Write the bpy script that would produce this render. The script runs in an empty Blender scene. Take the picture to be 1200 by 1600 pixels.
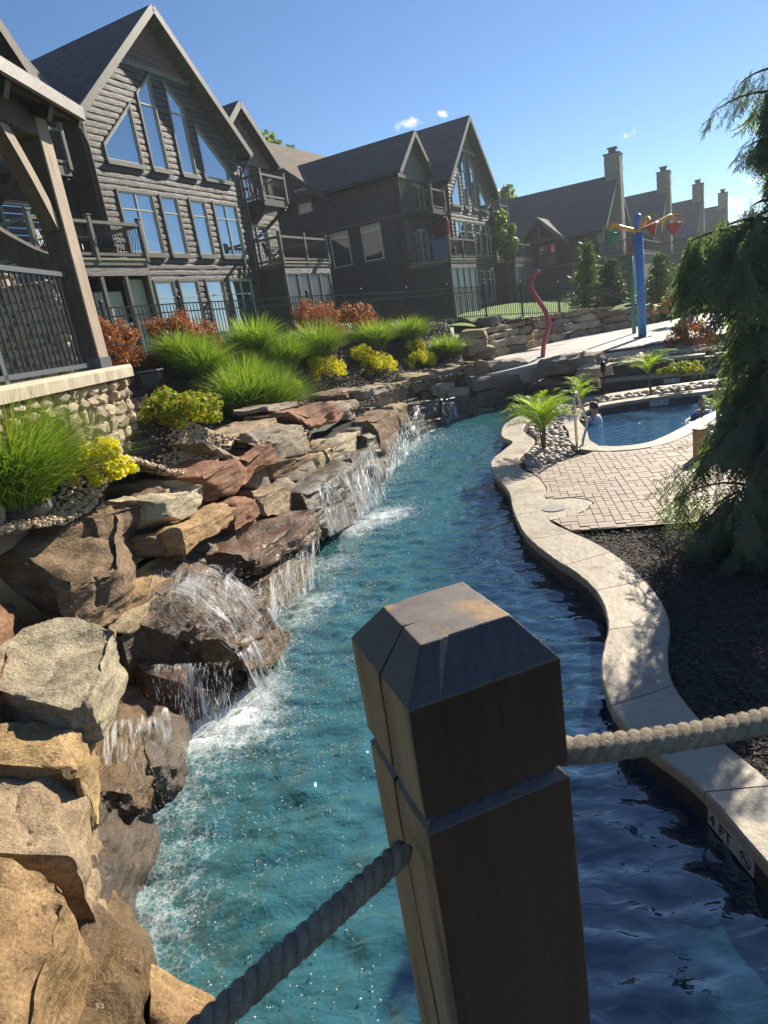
import bpy, bmesh, math, random
import numpy as np
from mathutils import Vector, Matrix

S = bpy.context.scene
COL = S.collection
R = math.radians
rng = np.random.default_rng(7)
random.seed(7)

# ------------------------------------------------------------------ camera
F, CX, CY, HC = 1024.0, 600.0, 800.0, 3.0
ROLL, PITCH = R(8.95), R(16.25)
cr, sr, cp, sp = math.cos(ROLL), math.sin(ROLL), math.cos(PITCH), math.sin(PITCH)
cam_d = bpy.data.cameras.new('camera')
cam = bpy.data.objects.new('camera', cam_d); COL.objects.link(cam)
U0, F0, R0 = Vector((0, sp, cp)), Vector((0, cp, -sp)), Vector((1, 0, 0))
cx_, cy_ = cr * R0 - sr * U0, sr * R0 + cr * U0
M = Matrix((cx_, cy_, -F0)).transposed().to_4x4()
M.translation = Vector((0, 0, HC))
cam.matrix_world = M
cam_d.sensor_fit = 'VERTICAL'
cam_d.sensor_height = 24.0
cam_d.lens = 24.0 * F / 1600.0
cam_d.clip_start, cam_d.clip_end = 0.05, 3000
cam_d.dof.use_dof = True
cam_d.dof.focus_distance = 9.0
cam_d.dof.aperture_fstop = 11.0
S.camera = cam

# ------------------------------------------------------------------ light
SUN_AZ, SUN_EL = R(40.5), R(31.0)        # azimuth from +Y towards +X
sun_dir = Vector((math.sin(SUN_AZ) * math.cos(SUN_EL), math.cos(SUN_AZ) * math.cos(SUN_EL), math.sin(SUN_EL)))
w = bpy.data.worlds.new('World'); S.world = w; w.use_nodes = True
nt = w.node_tree; nt.nodes.clear()
def wn(t, **k):
    n = nt.nodes.new(t)
    for a, b in k.items(): setattr(n, a, b)
    return n
sky = wn('ShaderNodeTexSky', sky_type='NISHITA', sun_disc=False, sun_elevation=SUN_EL, sun_rotation=SUN_AZ)
sky.air_density, sky.dust_density, sky.ozone_density, sky.altitude = 1.0, 0.0, 6.0, 200
bg = wn('ShaderNodeBackground'); bg.inputs['Strength'].default_value = 0.07
out = wn('ShaderNodeOutputWorld')
tc = wn('ShaderNodeTexCoord')
# thin white cumulus puffs low over the roofs: (direction, angular radius, flattening)
noi = wn('ShaderNodeTexNoise'); noi.inputs['Scale'].default_value = 60; noi.inputs['Detail'].default_value = 7; noi.inputs['Roughness'].default_value = .62
nt.links.new(tc.outputs['Generated'], noi.inputs['Vector'])
acc = None
def ray(px, py):
    x, y = px - CX, py - CY
    r, d = x * cr - y * sr, x * sr + y * cr
    return Vector((r, F * cp - d * sp, -F * sp - d * cp))
for px, py, rad, am in ((640, 194, .030, 1.0), (692, 178, .021, 1.0), (985, 212, .026, .62), (1100, 221, .017, .55), (1196, 268, .05, .8),(1150,318,.05,.75)):
    d = ray(px, py).normalized()
    sub = wn('ShaderNodeVectorMath', operation='SUBTRACT'); sub.inputs[1].default_value = d
    nt.links.new(tc.outputs['Generated'], sub.inputs[0])
    mul = wn('ShaderNodeVectorMath', operation='MULTIPLY'); mul.inputs[1].default_value = (1, 1, 2.0)
    nt.links.new(sub.outputs[0], mul.inputs[0])
    ln = wn('ShaderNodeVectorMath', operation='LENGTH'); nt.links.new(mul.outputs[0], ln.inputs[0])
    mr = wn('ShaderNodeMapRange'); mr.inputs['From Min'].default_value = 0; mr.inputs['From Max'].default_value = rad
    mr.inputs['To Min'].default_value = 1.0 * am; mr.inputs['To Max'].default_value = -.35
    nt.links.new(ln.outputs['Value'], mr.inputs['Value'])
    if acc is None: acc = mr.outputs[0]
    else:
        mx = wn('ShaderNodeMath', operation='MAXIMUM'); nt.links.new(acc, mx.inputs[0]); nt.links.new(mr.outputs[0], mx.inputs[1]); acc = mx.outputs[0]
nm = wn('ShaderNodeMath', operation='MULTIPLY_ADD'); nm.inputs[1].default_value = 2.6; nm.inputs[2].default_value = -.85; nt.links.new(noi.outputs['Fac'], nm.inputs[0])
ad = wn('ShaderNodeMath', operation='ADD'); nt.links.new(acc, ad.inputs[0]); nt.links.new(nm.outputs[0], ad.inputs[1])
cr_ = wn('ShaderNodeMapRange'); cr_.inputs['From Min'].default_value = .85; cr_.inputs['From Max'].default_value = 1.5; cr_.inputs['To Max'].default_value = .95
nt.links.new(ad.outputs[0], cr_.inputs['Value'])
mixc = wn('ShaderNodeMix', data_type='RGBA'); mixc.inputs['B'].default_value = (10, 10.2, 10.6, 1)
nt.links.new(cr_.outputs[0], mixc.inputs['Factor']); nt.links.new(sky.outputs[0], mixc.inputs['A'])
nt.links.new(mixc.outputs['Result'], bg.inputs['Color']); nt.links.new(bg.outputs[0], out.inputs['Surface'])

sl = bpy.data.lights.new('sun', 'SUN'); sl.energy = 5.0; sl.angle = R(0.55); sl.color = (1, .9, .74)
so = bpy.data.objects.new('sun', sl); COL.objects.link(so)
so.rotation_euler = (-sun_dir).to_track_quat('-Z', 'Y').to_euler()
so.location = sun_dir * 60
S.view_settings.view_transform = 'Standard'; S.view_settings.look = 'None'
S.view_settings.exposure = 0.85; S.view_settings.gamma = 1.0; S.view_settings.use_curve_mapping = False
S.cycles.max_bounces = 6; S.cycles.transparent_max_bounces = 12
S.cycles.caustics_reflective = False; S.cycles.caustics_refractive = False
S.cycles.sample_clamp_indirect = 4.0
S.cycles.use_denoising = True

# ------------------------------------------------------------------ helpers
def at(px, py, z=None, rr=None):
    """the point of the place seen at a photo position, on the level z or at the ground distance rr"""
    v = ray(px, py)
    t = (z - HC) / v.z if z is not None else rr / math.hypot(v.x, v.y)
    return Vector((v.x * t, v.y * t, HC + v.z * t))
def pol(az, r, z): return Vector((r * math.sin(R(az)), r * math.cos(R(az)), z))

def tag(o, label=None, cat=None, group=None, kind=None):
    if label: o['label'] = label
    if cat: o['category'] = cat
    if group: o['group'] = group
    if kind: o['kind'] = kind
    return o
def empty(name, loc=(0, 0, 0), rz=0.0, parent=None):
    o = bpy.data.objects.new(name, None); COL.objects.link(o)
    o.empty_display_size = .2
    o.location = loc; o.rotation_euler = (0, 0, rz); o.parent = parent
    return o
def link(name, me, mat=None, parent=None):
    o = bpy.data.objects.new(name, me); COL.objects.link(o); o.parent = parent
    if mat is not None and not me.materials: me.materials.append(mat)
    return o
def copy_tree(o, parent=None):
    c = o.copy(); COL.objects.link(c)
    c.parent = parent
    for ch in o.children: copy_tree(ch, c)
    return c

class MB:
    """collects simple solids and links them as one mesh object"""
    def __init__(s): s.v, s.f, s.sm = [], [], []
    def add(s, vs, fs, smooth=False):
        b = len(s.v); s.v += [tuple(p) for p in vs]
        s.f += [tuple(b + i for i in f) for f in fs]; s.sm += [smooth] * len(fs); return s
    def box(s, c, size, rot=None, bev=0.0):
        hx, hy, hz = size[0] / 2, size[1] / 2, size[2] / 2
        vs = []
        if bev:
            b = min(bev, hx * .6, hy * .6, hz * .6)
            for sx in (-1, 1):
                for sy in (-1, 1):
                    for sz in (-1, 1):
                        vs += [(sx * hx, sy * (hy - b), sz * (hz - b)), (sx * (hx - b), sy * hy, sz * (hz - b)), (sx * (hx - b), sy * (hy - b), sz * hz)]
            bm = bmesh.new()
            for p in vs: bm.verts.new(p)
            bmesh.ops.convex_hull(bm, input=bm.verts[:])
            bmesh.ops.dissolve_limit(bm, angle_limit=.02, verts=bm.verts[:], edges=bm.edges[:])
            bm.verts.index_update()
            vs = [v.co.copy() for v in bm.verts]; fs = [[v.index for v in f.verts] for f in bm.faces]; bm.free()
        else:
            vs = [Vector((x, y, z)) for x in (-hx, hx) for y in (-hy, hy) for z in (-hz, hz)]
            fs = [(0, 1, 3, 2), (4, 6, 7, 5), (0, 4, 5, 1), (2, 3, 7, 6), (0, 2, 6, 4), (1, 5, 7, 3)]
        c = Vector(c)
        if rot is not None: vs = [rot @ Vector(p) for p in vs]
        return s.add([Vector(p) + c for p in vs], fs)
    def bb(s, x0, x1, y0, y1, z0, z1, bev=0.0):
        return s.box(((x0 + x1) / 2, (y0 + y1) / 2, (z0 + z1) / 2), (abs(x1 - x0), abs(y1 - y0), abs(z1 - z0)), None, bev)
    def beam(s, a, b, w_, h, up=(0, 0, 1), bev=0.0):
        a, b = Vector(a), Vector(b); d = b - a; L = d.length; d.normalize()
        upv = Vector(up); x = d.cross(upv)
        if x.length < 1e-5: x = d.cross(Vector((0, 1, 0)))
        x.normalize(); z = x.cross(d)
        rot = Matrix((x, d, z)).transposed()
        return s.box((a + b) / 2, (w_, L, h), rot, bev)
    def tube(s, pts, rad, n=8, cap=True, smooth=True):
        pts = [Vector(p) for p in pts]; m = len(pts)
        if not hasattr(rad, '__len__'): rad = [rad] * m
        vs, fs = [], []
        t0 = (pts[1] - pts[0]).normalized()
        a = t0.cross(Vector((0, 0, 1)))
        if a.length < 1e-3: a = t0.cross(Vector((0, 1, 0)))
        a.normalize()
        for i, p in enumerate(pts):
            t = (pts[min(i + 1, m - 1)] - pts[max(i - 1, 0)]).normalized()
            a = (a - t * a.dot(t)).normalized(); b = t.cross(a)
            for k in range(n):
                q = 2 * math.pi * k / n
                vs.append(p + (a * math.cos(q) + b * math.sin(q)) * rad[i])
        for i in range(m - 1):
            for k in range(n):
                k2 = (k + 1) % n
                fs.append((i * n + k, i * n + k2, (i + 1) * n + k2, (i + 1) * n + k))
        if cap: fs += [tuple(range(n))[::-1], tuple((m - 1) * n + k for k in range(n))]
        return s.add(vs, fs, smooth)
    def prism(s, poly, z0, z1):
        n = len(poly); vs = [(p[0], p[1], z0) for p in poly] + [(p[0], p[1], z1) for p in poly]
        ar = sum(poly[i][0] * poly[(i + 1) % n][1] - poly[(i + 1) % n][0] * poly[i][1] for i in range(n))
        fs = [tuple(range(n)), tuple(range(n, 2 * n))] + [(i, (i + 1) % n, n + (i + 1) % n, n + i) for i in range(n)]
        if ar > 0: fs[0] = fs[0][::-1]
        else: fs = [fs[0], fs[1][::-1]] + [f[::-1] for f in fs[2:]]
        return s.add(vs, fs)
    def prism_xz(s, poly, y0, y1):
        """outline in x,z thickened along y"""
        n = len(poly); vs = [(p[0], y0, p[1]) for p in poly] + [(p[0], y1, p[1]) for p in poly]
        ar = sum(poly[i][0] * poly[(i + 1) % n][1] - poly[(i + 1) % n][0] * poly[i][1] for i in range(n))
        fs = [tuple(range(n)), tuple(range(n, 2 * n))[::-1]] + [(i, n + i, n + (i + 1) % n, (i + 1) % n) for i in range(n)]
        if (ar < 0) != (y1 < y0): fs = [f[::-1] for f in fs]
        return s.add(vs, fs)
    def sphere(s, c, r, n=10, m=7, sc=(1, 1, 1)):
        c = Vector(c); vs, fs = [], []
        for i in range(1, m):
            th = math.pi * i / m
            for k in range(n):
                q = 2 * math.pi * k / n
                vs.append((c.x + r * sc[0] * math.sin(th) * math.cos(q), c.y + r * sc[1] * math.sin(th) * math.sin(q), c.z + r * sc[2] * math.cos(th)))
        top, bot = len(vs), len(vs) + 1
        vs += [(c.x, c.y, c.z + r * sc[2]), (c.x, c.y, c.z - r * sc[2])]
        for i in range(m - 2):
            for k in range(n):
                k2 = (k + 1) % n
                fs.append((i * n + k, (i + 1) * n + k, (i + 1) * n + k2, i * n + k2))
        for k in range(n):
            k2 = (k + 1) % n
            fs.append((top, k, k2)); fs.append((bot, (m - 2) * n + k2, (m - 2) * n + k))
        return s.add(vs, fs, True)
    def mesh(s, name):
        me = bpy.data.meshes.new(name); me.from_pydata(s.v, [], s.f)
        me.polygons.foreach_set('use_smooth', s.sm)
        me.update(); return me
    def build(s, name, mat, parent=None):
        return link(name, s.mesh(name), mat, parent)

def np_mesh(name, V, Fc, smooth=False):
    """V (n,3), Fc (m,k) arrays"""
    me = bpy.data.meshes.new(name)
    V = np.asarray(V, np.float32); Fc = np.asarray(Fc, np.int32)
    me.vertices.add(len(V)); me.vertices.foreach_set('co', V.ravel())
    k = Fc.shape[1]
    me.loops.add(Fc.size); me.loops.foreach_set('vertex_index', Fc.ravel())
    me.polygons.add(len(Fc))
    me.polygons.foreach_set('loop_start', np.arange(0, Fc.size, k, dtype=np.int32))
    me.polygons.foreach_set('loop_total', np.full(len(Fc), k, np.int32))
    me.update(calc_edges=True); me.validate()
    if smooth: me.polygons.foreach_set('use_smooth', np.ones(len(me.polygons), bool))
    return me

# vectorised gradient noise
_perm = np.random.default_rng(3).permutation(256); _perm = np.concatenate([_perm, _perm, _perm])
_grad = np.random.default_rng(4).normal(size=(256, 3)); _grad /= np.linalg.norm(_grad, axis=1)[:, None]
def gnoise(P):
    P = np.asarray(P, float); i = np.floor(P).astype(int); f = P - i; u = f * f * f * (f * (f * 6 - 15) + 10)
    o = 0
    for dx in (0, 1):
        for dy in (0, 1):
            for dz in (0, 1):
                h = _perm[_perm[_perm[(i[:, 0] + dx) & 255] + ((i[:, 1] + dy) & 255)] + ((i[:, 2] + dz) & 255)]
                g = _grad[h]
                d = g[:, 0] * (f[:, 0] - dx) + g[:, 1] * (f[:, 1] - dy) + g[:, 2] * (f[:, 2] - dz)
                wt = (u[:, 0] if dx else 1 - u[:, 0]) * (u[:, 1] if dy else 1 - u[:, 1]) * (u[:, 2] if dz else 1 - u[:, 2])
                o = o + d * wt
    return o * 1.6
def fbm(P, octv=4, gain=.5):
    P = np.asarray(P, float); a, s = 1.0, 0
    for _ in range(octv):
        s = s + a * gnoise(P); P = P * 2.03 + 11.7; a *= gain
    return s
def catmull(pts, n):
    P = [np.array(p, float) for p in pts]; P = [2 * P[0] - P[1]] + P + [2 * P[-1] - P[-2]]; o = []
    for i in range(1, len(P) - 2):
        for k in range(n):
            t = k / n
            o.append(.5 * (2 * P[i] + (P[i + 1] - P[i - 1]) * t + (2 * P[i - 1] - 5 * P[i] + 4 * P[i + 1] - P[i + 2]) * t * t + (3 * P[i] - P[i - 1] - 3 * P[i + 1] + P[i + 2]) * t ** 3))
    o.append(P[-2]); return np.array(o)
def inpoly(X, Y, poly):
    X, Y = np.asarray(X, float), np.asarray(Y, float); c = np.zeros(X.shape, bool); n = len(poly)
    for i in range(n):
        x0, y0 = poly[i][:2]; x1, y1 = poly[(i + 1) % n][:2]
        if y0 == y1: continue
        k = ((y0 > Y) != (y1 > Y)) & (X < (x1 - x0) * (Y - y0) / (y1 - y0) + x0); c ^= k
    return c
def poly_sheet(name, poly, z, mat, kind=None, parent=None):
    bm = bmesh.new(); vs = [bm.verts.new((p[0], p[1], z)) for p in poly]
    f = bm.faces.new(vs); bm.normal_update()
    if f.normal.z < 0: f.normal_flip()
    bmesh.ops.triangulate(bm, faces=[f])
    me = bpy.data.meshes.new(name); bm.to_mesh(me); bm.free()
    o = link(name, me, mat, parent)
    if kind: o['kind'] = kind
    return o

# ------------------------------------------------------------------ materials
MATS = {}
def pmat(name, c1, c2=None, scale=4.0, rough=.7, bump=0.0, bscale=20.0, detail=6.0, spec=.5, metal=0.0, stretch=(1, 1, 1), rnd=0.0, bdist=.02,
         c3=None, c3scale=1.0, c3lim=(.55, .7), transl=0.0, rough2=None, thin=None, contrast=(.35, .65)):
    m = bpy.data.materials.new(name); m.use_nodes = True; t = m.node_tree; n = t.nodes; L = t.links
    b = n['Principled BSDF']; o = n['Material Output']
    def N(ty, **k):
        q = n.new(ty)
        for a, v in k.items(): setattr(q, a, v)
        return q
    co = N('ShaderNodeTexCoord'); mp = N('ShaderNodeMapping'); mp.inputs['Scale'].default_value = stretch
    L.new(co.outputs['Object'], mp.inputs['Vector'])
    oi = N('ShaderNodeObjectInfo')
    off = N('ShaderNodeVectorMath', operation='ADD'); L.new(mp.outputs[0], off.inputs[0])
    sc = N('ShaderNodeVectorMath', operation='SCALE'); sc.inputs[0].default_value = (37, 17, 51); L.new(oi.outputs['Random'], sc.inputs['Scale'])
    L.new(sc.outputs[0], off.inputs[1]); vec = off.outputs[0]
    c2 = c2 or c1
    nz = N('ShaderNodeTexNoise'); nz.inputs['Scale'].default_value = scale; nz.inputs['Detail'].default_value = detail; nz.inputs['Roughness'].default_value = .6
    L.new(vec, nz.inputs['Vector'])
    rp = N('ShaderNodeMapRange'); rp.inputs['From Min'].default_value, rp.inputs['From Max'].default_value = contrast
    L.new(nz.outputs['Fac'], rp.inputs['Value'])
    mx = N('ShaderNodeMix', data_type='RGBA'); mx.inputs['A'].default_value = (*c1, 1); mx.inputs['B'].default_value = (*c2, 1)
    L.new(rp.outputs[0], mx.inputs['Factor']); colr = mx.outputs['Result']
    if c3:
        n3 = N('ShaderNodeTexNoise'); n3.inputs['Scale'].default_value = c3scale; n3.inputs['Detail'].default_value = 8; n3.inputs['Roughness'].default_value = .65
        L.new(vec, n3.inputs['Vector'])
        r3 = N('ShaderNodeMapRange'); r3.inputs['From Min'].default_value, r3.inputs['From Max'].default_value = c3lim
        L.new(n3.outputs['Fac'], r3.inputs['Value'])
        m3 = N('ShaderNodeMix', data_type='RGBA'); m3.inputs['B'].default_value = (*c3, 1)
        L.new(r3.outputs[0], m3.inputs['Factor']); L.new(colr, m3.inputs['A']); colr = m3.outputs['Result']
    if rnd:
        hs = N('ShaderNodeHueSaturation')
        mr = N('ShaderNodeMapRange'); mr.inputs['To Min'].default_value, mr.inputs['To Max'].default_value = 1 - rnd, 1 + rnd
        L.new(oi.outputs['Random'], mr.inputs['Value']); L.new(mr.outputs[0], hs.inputs['Value'])
        wh = N('ShaderNodeMath', operation='MULTIPLY_ADD'); wh.inputs[1].default_value = 7.31; wh.inputs[2].default_value = 0
        L.new(oi.outputs['Random'], wh.inputs[0]); fr = N('ShaderNodeMath', operation='FRACT'); L.new(wh.outputs[0], fr.inputs[0])
        m2 = N('ShaderNodeMapRange'); m2.inputs['To Min'].default_value, m2.inputs['To Max'].default_value = .5 - rnd * .045, .5 + rnd * .045
        L.new(fr.outputs[0], m2.inputs['Value']); L.new(m2.outputs[0], hs.inputs['Hue'])
        L.new(colr, hs.inputs['Color']); colr = hs.outputs['Color']
    L.new(colr, b.inputs['Base Color'])
    b.inputs['Roughness'].default_value = rough; b.inputs['Metallic'].default_value = metal; b.inputs['Specular IOR Level'].default_value = spec
    if rough2 is not None:
        rr = N('ShaderNodeMapRange'); rr.inputs['From Min'].default_value, rr.inputs['From Max'].default_value = .35, .65
        rr.inputs['To Min'].default_value, rr.inputs['To Max'].default_value = rough, rough2
        L.new(nz.outputs['Fac'], rr.inputs['Value']); L.new(rr.outputs[0], b.inputs['Roughness'])
    if bump:
        nb = N('ShaderNodeTexNoise'); nb.inputs['Scale'].default_value = bscale; nb.inputs['Detail'].default_value = 8; nb.inputs['Roughness'].default_value = .65
        L.new(vec, nb.inputs['Vector'])
        bp = N('ShaderNodeBump'); bp.inputs['Strength'].default_value = bump; bp.inputs['Distance'].default_value = bdist
        L.new(nb.outputs['Fac'], bp.inputs['Height']); L.new(bp.outputs[0], b.inputs['Normal'])
    if transl:
        tr = N('ShaderNodeBsdfTranslucent'); L.new(colr, tr.inputs['Color'])
        br = N('ShaderNodeMix', data_type='RGBA', blend_type='MULTIPLY'); br.inputs['Factor'].default_value = 1; br.inputs['B'].default_value = (1.6, 1.5, .7, 1)
        L.new(colr, br.inputs['A']); L.new(br.outputs['Result'], tr.inputs['Color'])
        ms = N('ShaderNodeMixShader'); ms.inputs['Fac'].default_value = transl
        L.new(b.outputs[0], ms.inputs[1]); L.new(tr.outputs[0], ms.inputs[2]); L.new(ms.outputs[0], o.inputs['Surface'])
    m.diffuse_color = (*c1, 1)
    MATS[name] = m; return m
def rockmat(name, base, alt, dark, rough=.85, wet=False):
    """sandstone: soft beds, blotchy iron stain, pitted surface"""
    m = pmat(name, base, alt, scale=2.2, rough=rough, rough2=None if not wet else .35, bump=.9, bscale=9, bdist=.05, rnd=.16, c3=dark, c3scale=3.1, c3lim=(.56, .74), spec=.5 if wet else .25)
    t = m.node_tree; n = t.nodes; L = t.links; b = n['Principled BSDF']
    bp = [q for q in n if q.type == 'BUMP'][0]; vec = bp.inputs['Height'].links[0].from_node.inputs['Vector'].links[0].from_socket
    mp = n.new('ShaderNodeMapping'); mp.inputs['Scale'].default_value = (1.2, 1.2, 9); mp.inputs['Rotation'].default_value = (.12, .08, 0); L.new(vec, mp.inputs['Vector'])
    st = n.new('ShaderNodeTexNoise'); st.inputs['Scale'].default_value = 2.6; st.inputs['Detail'].default_value = 9; st.inputs['Roughness'].default_value = .68
    L.new(mp.outputs[0], st.inputs['Vector'])
    b2 = n.new('ShaderNodeBump'); b2.inputs['Strength'].default_value = .75; b2.inputs['Distance'].default_value = .05
    L.new(st.outputs['Fac'], b2.inputs['Height']); L.new(bp.outputs[0], b2.inputs['Normal'])
    vo = n.new('ShaderNodeTexNoise'); vo.inputs['Scale'].default_value = 55; vo.inputs['Detail'].default_value = 4; L.new(vec, vo.inputs['Vector'])
    b3 = n.new('ShaderNodeBump'); b3.inputs['Strength'].default_value = .45; b3.inputs['Distance'].default_value = .012
    L.new(vo.outputs['Fac'], b3.inputs['Height']); L.new(b2.outputs[0], b3.inputs['Normal']); L.new(b3.outputs[0], b.inputs['Normal'])
    # fine speckle and bedding streak in the colour
    src = b.inputs['Base Color'].links[0].from_socket
    r1 = n.new('ShaderNodeMapRange'); r1.inputs['From Min'].default_value, r1.inputs['From Max'].default_value = .3, .7; r1.inputs['To Min'].default_value, r1.inputs['To Max'].default_value = .62, 1.3
    L.new(st.outputs['Fac'], r1.inputs['Value'])
    r2 = n.new('ShaderNodeMapRange'); r2.inputs['From Min'].default_value, r2.inputs['From Max'].default_value = .3, .7; r2.inputs['To Min'].default_value, r2.inputs['To Max'].default_value = .72, 1.25
    L.new(vo.outputs['Fac'], r2.inputs['Value'])
    mu = n.new('ShaderNodeMath'); mu.operation = 'MULTIPLY'; L.new(r1.outputs[0], mu.inputs[0]); L.new(r2.outputs[0], mu.inputs[1])
    vm = n.new('ShaderNodeVectorMath'); vm.operation = 'SCALE'; L.new(src, vm.inputs[0]); L.new(mu.outputs[0], vm.inputs['Scale'])
    L.new(vm.outputs[0], b.inputs['Base Color'])
    return m
ROCK = dict(
    tan=rockmat('sandstone tan', (.42, .33, .21), (.34, .25, .15), (.16, .11, .07)),
    pale=rockmat('sandstone pale', (.48, .405, .28), (.39, .33, .235), (.2, .15, .1)),
    rust=rockmat('sandstone rust', (.33, .19, .11), (.25, .13, .08), (.12, .07, .05)),
    brown=rockmat('sandstone brown', (.29, .2, .12), (.22, .15, .1), (.1, .075, .055)),
    grey=rockmat('sandstone grey', (.33, .28, .215), (.25, .205, .155), (.12, .095, .07)),
    gold=rockmat('sandstone gold', (.46, .32, .16), (.36, .23, .11), (.16, .1, .055)),
    wet=rockmat('wet brown rock', (.2, .105, .055), (.11, .065, .04), (.035, .026, .02), rough=.12, wet=True),
    wetgrey=rockmat('wet grey rock', (.16, .12, .08), (.09, .07, .052), (.03, .025, .02), rough=.15, wet=True),
    wetgold=rockmat('wet gold rock', (.24, .15, .065), (.15, .09, .04), (.05, .035, .022), rough=.15, wet=True))
pmat('mulch', (.042, .034, .028), (.07, .056, .046), scale=30, rough=.9, bump=.8, bscale=40, bdist=.04)
pmat('mulch chip', (.045, .037, .031), (.12, .096, .078), scale=25, rough=.7)
pmat('lawn', (.10, .2, .025), (.14, .25, .035), scale=3, rough=.9, bump=.6, bscale=60, c3=(.17, .24, .05), c3scale=.5)
pmat('coping stone', (.36, .3, .215), (.44, .38, .29), scale=2.5, rough=.42, rough2=.7, bump=.55, bscale=9, bdist=.03, c3=(.26, .21, .15), c3scale=6, rnd=.07)
pmat('paver', (.34, .27, .205), (.4, .325, .255), scale=6, rough=.6, rough2=.8, bump=.3, bscale=22, rnd=.07, bdist=.01)
pmat('paver joint', (.2, .16, .13), (.25, .2, .165), scale=8, rough=.9)
pmat('pool wall', (.035, .032, .03), (.07, .062, .055), scale=5, rough=.5, bump=.5, bscale=8)
pmat('concrete', (.42, .39, .34), (.5, .47, .42), scale=.8, rough=.5, rough2=.75, bump=.1, bscale=30, c3=(.24, .22, .2), c3scale=.35, c3lim=(.5, .6))
pmat('black edge', (.012, .012, .013), rough=.6)
pmat('cobble', (.3, .24, .2), (.42, .36, .31), scale=2, rough=.6, rnd=.35, bump=.2, bscale=20)
pmat('pebble', (.44, .33, .21), (.58, .46, .32), scale=9, rough=.8, c3=(.25, .18, .12), c3scale=14)
pmat('dark log', (.052, .044, .056), (.088, .076, .094), scale=3, rough=.44, rough2=.56, bump=.7, bscale=3.2, stretch=(1.6, 6, 14), bdist=.06, rnd=.2, spec=.45)
pmat('dark wood', (.035, .028, .025), (.06, .05, .046), scale=4, rough=.45, bump=.4, bscale=10, stretch=(1, 1, 6))
pmat('grey timber', (.1, .085, .075), (.16, .14, .122), scale=6, rough=.6, bump=.4, bscale=14, stretch=(3, 3, 1))
pmat('dark siding', (.046, .041, .042), (.066, .06, .06), scale=3, rough=.7)
pmat('purple shake', (.15, .075, .082), (.2, .105, .11), scale=5, rough=.6, rnd=.1)
pmat('olive shake', (.1, .1, .085), (.14, .14, .12), scale=5, rough=.6, rnd=.1)
pmat('trim', (.13, .115, .105), (.195, .172, .155), scale=6, rough=.55, bump=.2, bscale=20)
pmat('window frame', (.5, .49, .45), (.58, .56, .52), scale=5, rough=.4)
pmat('deck edge', (.3, .25, .17), (.38, .32, .22), scale=5, rough=.7, bump=.2, bscale=15)
pmat('black metal', (.012, .012, .013), rough=.35, spec=.5)
pmat('grey metal', (.09, .1, .11), rough=.4, spec=.5)
pmat('chimney stone', (.2, .185, .165), (.27, .25, .22), scale=3, rough=.9, bump=.6, bscale=6, rnd=.2)
def shingle(name, c1, c2):
    m = pmat(name, c1, c2, scale=14, rough=.85, spec=.2); t = m.node_tree; n = t.nodes; L = t.links; b = n['Principled BSDF']
    co = [q for q in n if q.type == 'TEX_COORD'][0]
    br = n.new('ShaderNodeTexBrick'); br.inputs['Scale'].default_value = 1.0; br.inputs['Brick Width'].default_value = .33; br.inputs['Row Height'].default_value = .14
    br.inputs['Mortar Size'].default_value = .012; br.inputs['Color1'].default_value = (.8, .8, .8, 1); br.inputs['Color2'].default_value = (1.25, 1.2, 1.2, 1); br.inputs['Mortar'].default_value = (.4, .4, .4, 1)
    L.new(co.outputs['UV'], br.inputs['Vector'])
    src = b.inputs['Base Color'].links[0].from_socket
    mu = n.new('ShaderNodeMix'); mu.data_type = 'RGBA'; mu.blend_type = 'MULTIPLY'; mu.inputs['Factor'].default_value = 1
    L.new(src, mu.inputs['A']); L.new(br.outputs['Color'], mu.inputs['B']); L.new(mu.outputs['Result'], b.inputs['Base Color'])
    bp = n.new('ShaderNodeBump'); bp.inputs['Strength'].default_value = .6; bp.inputs['Distance'].default_value = .02
    L.new(br.outputs['Fac'], bp.inputs['Height']); bp.invert = True; L.new(bp.outputs[0], b.inputs['Normal'])
    return m
shingle('shingle dark', (.085, .082, .092), (.12, .115, .125))
shingle('shingle brown', (.15, .12, .095), (.2, .165, .13))
def glassmat(name, base, rough=.03, fac=.4):
    m = bpy.data.materials.new(name); m.use_nodes = True; t = m.node_tree; n = t.nodes; L = t.links; n.remove(n['Principled BSDF'])
    d = n.new('ShaderNodeBsdfDiffuse'); d.inputs['Color'].default_value = (*base, 1)
    g = n.new('ShaderNodeBsdfGlossy'); g.inputs['Roughness'].default_value = rough; g.inputs['Color'].default_value = (.8, .88, .95, 1)
    fr = n.new('ShaderNodeFresnel'); fr.inputs['IOR'].default_value = 1.6
    mr = n.new('ShaderNodeMapRange'); mr.inputs['To Min'].default_value = fac; mr.inputs['To Max'].default_value = 1.0; L.new(fr.outputs[0], mr.inputs['Value'])
    co = n.new('ShaderNodeTexCoord'); nz = n.new('ShaderNodeTexNoise'); nz.inputs['Scale'].default_value = .7; L.new(co.outputs['Object'], nz.inputs['Vector'])
    bp = n.new('ShaderNodeBump'); bp.inputs['Strength'].default_value = .05; bp.inputs['Distance'].default_value = .2; L.new(nz.outputs['Fac'], bp.inputs['Height'])
    L.new(bp.outputs[0], g.inputs['Normal'])
    ms = n.new('ShaderNodeMixShader'); L.new(mr.outputs[0], ms.inputs['Fac']); L.new(d.outputs[0], ms.inputs[1]); L.new(g.outputs[0], ms.inputs[2])
    L.new(ms.outputs[0], n['Material Output'].inputs['Surface']); MATS[name] = m; return m
glassmat('window glass', (.03, .05, .065), fac=.45)
glassmat('screen mesh', (.03, .03, .03), rough=.4, fac=.06)
m = MATS
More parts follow.
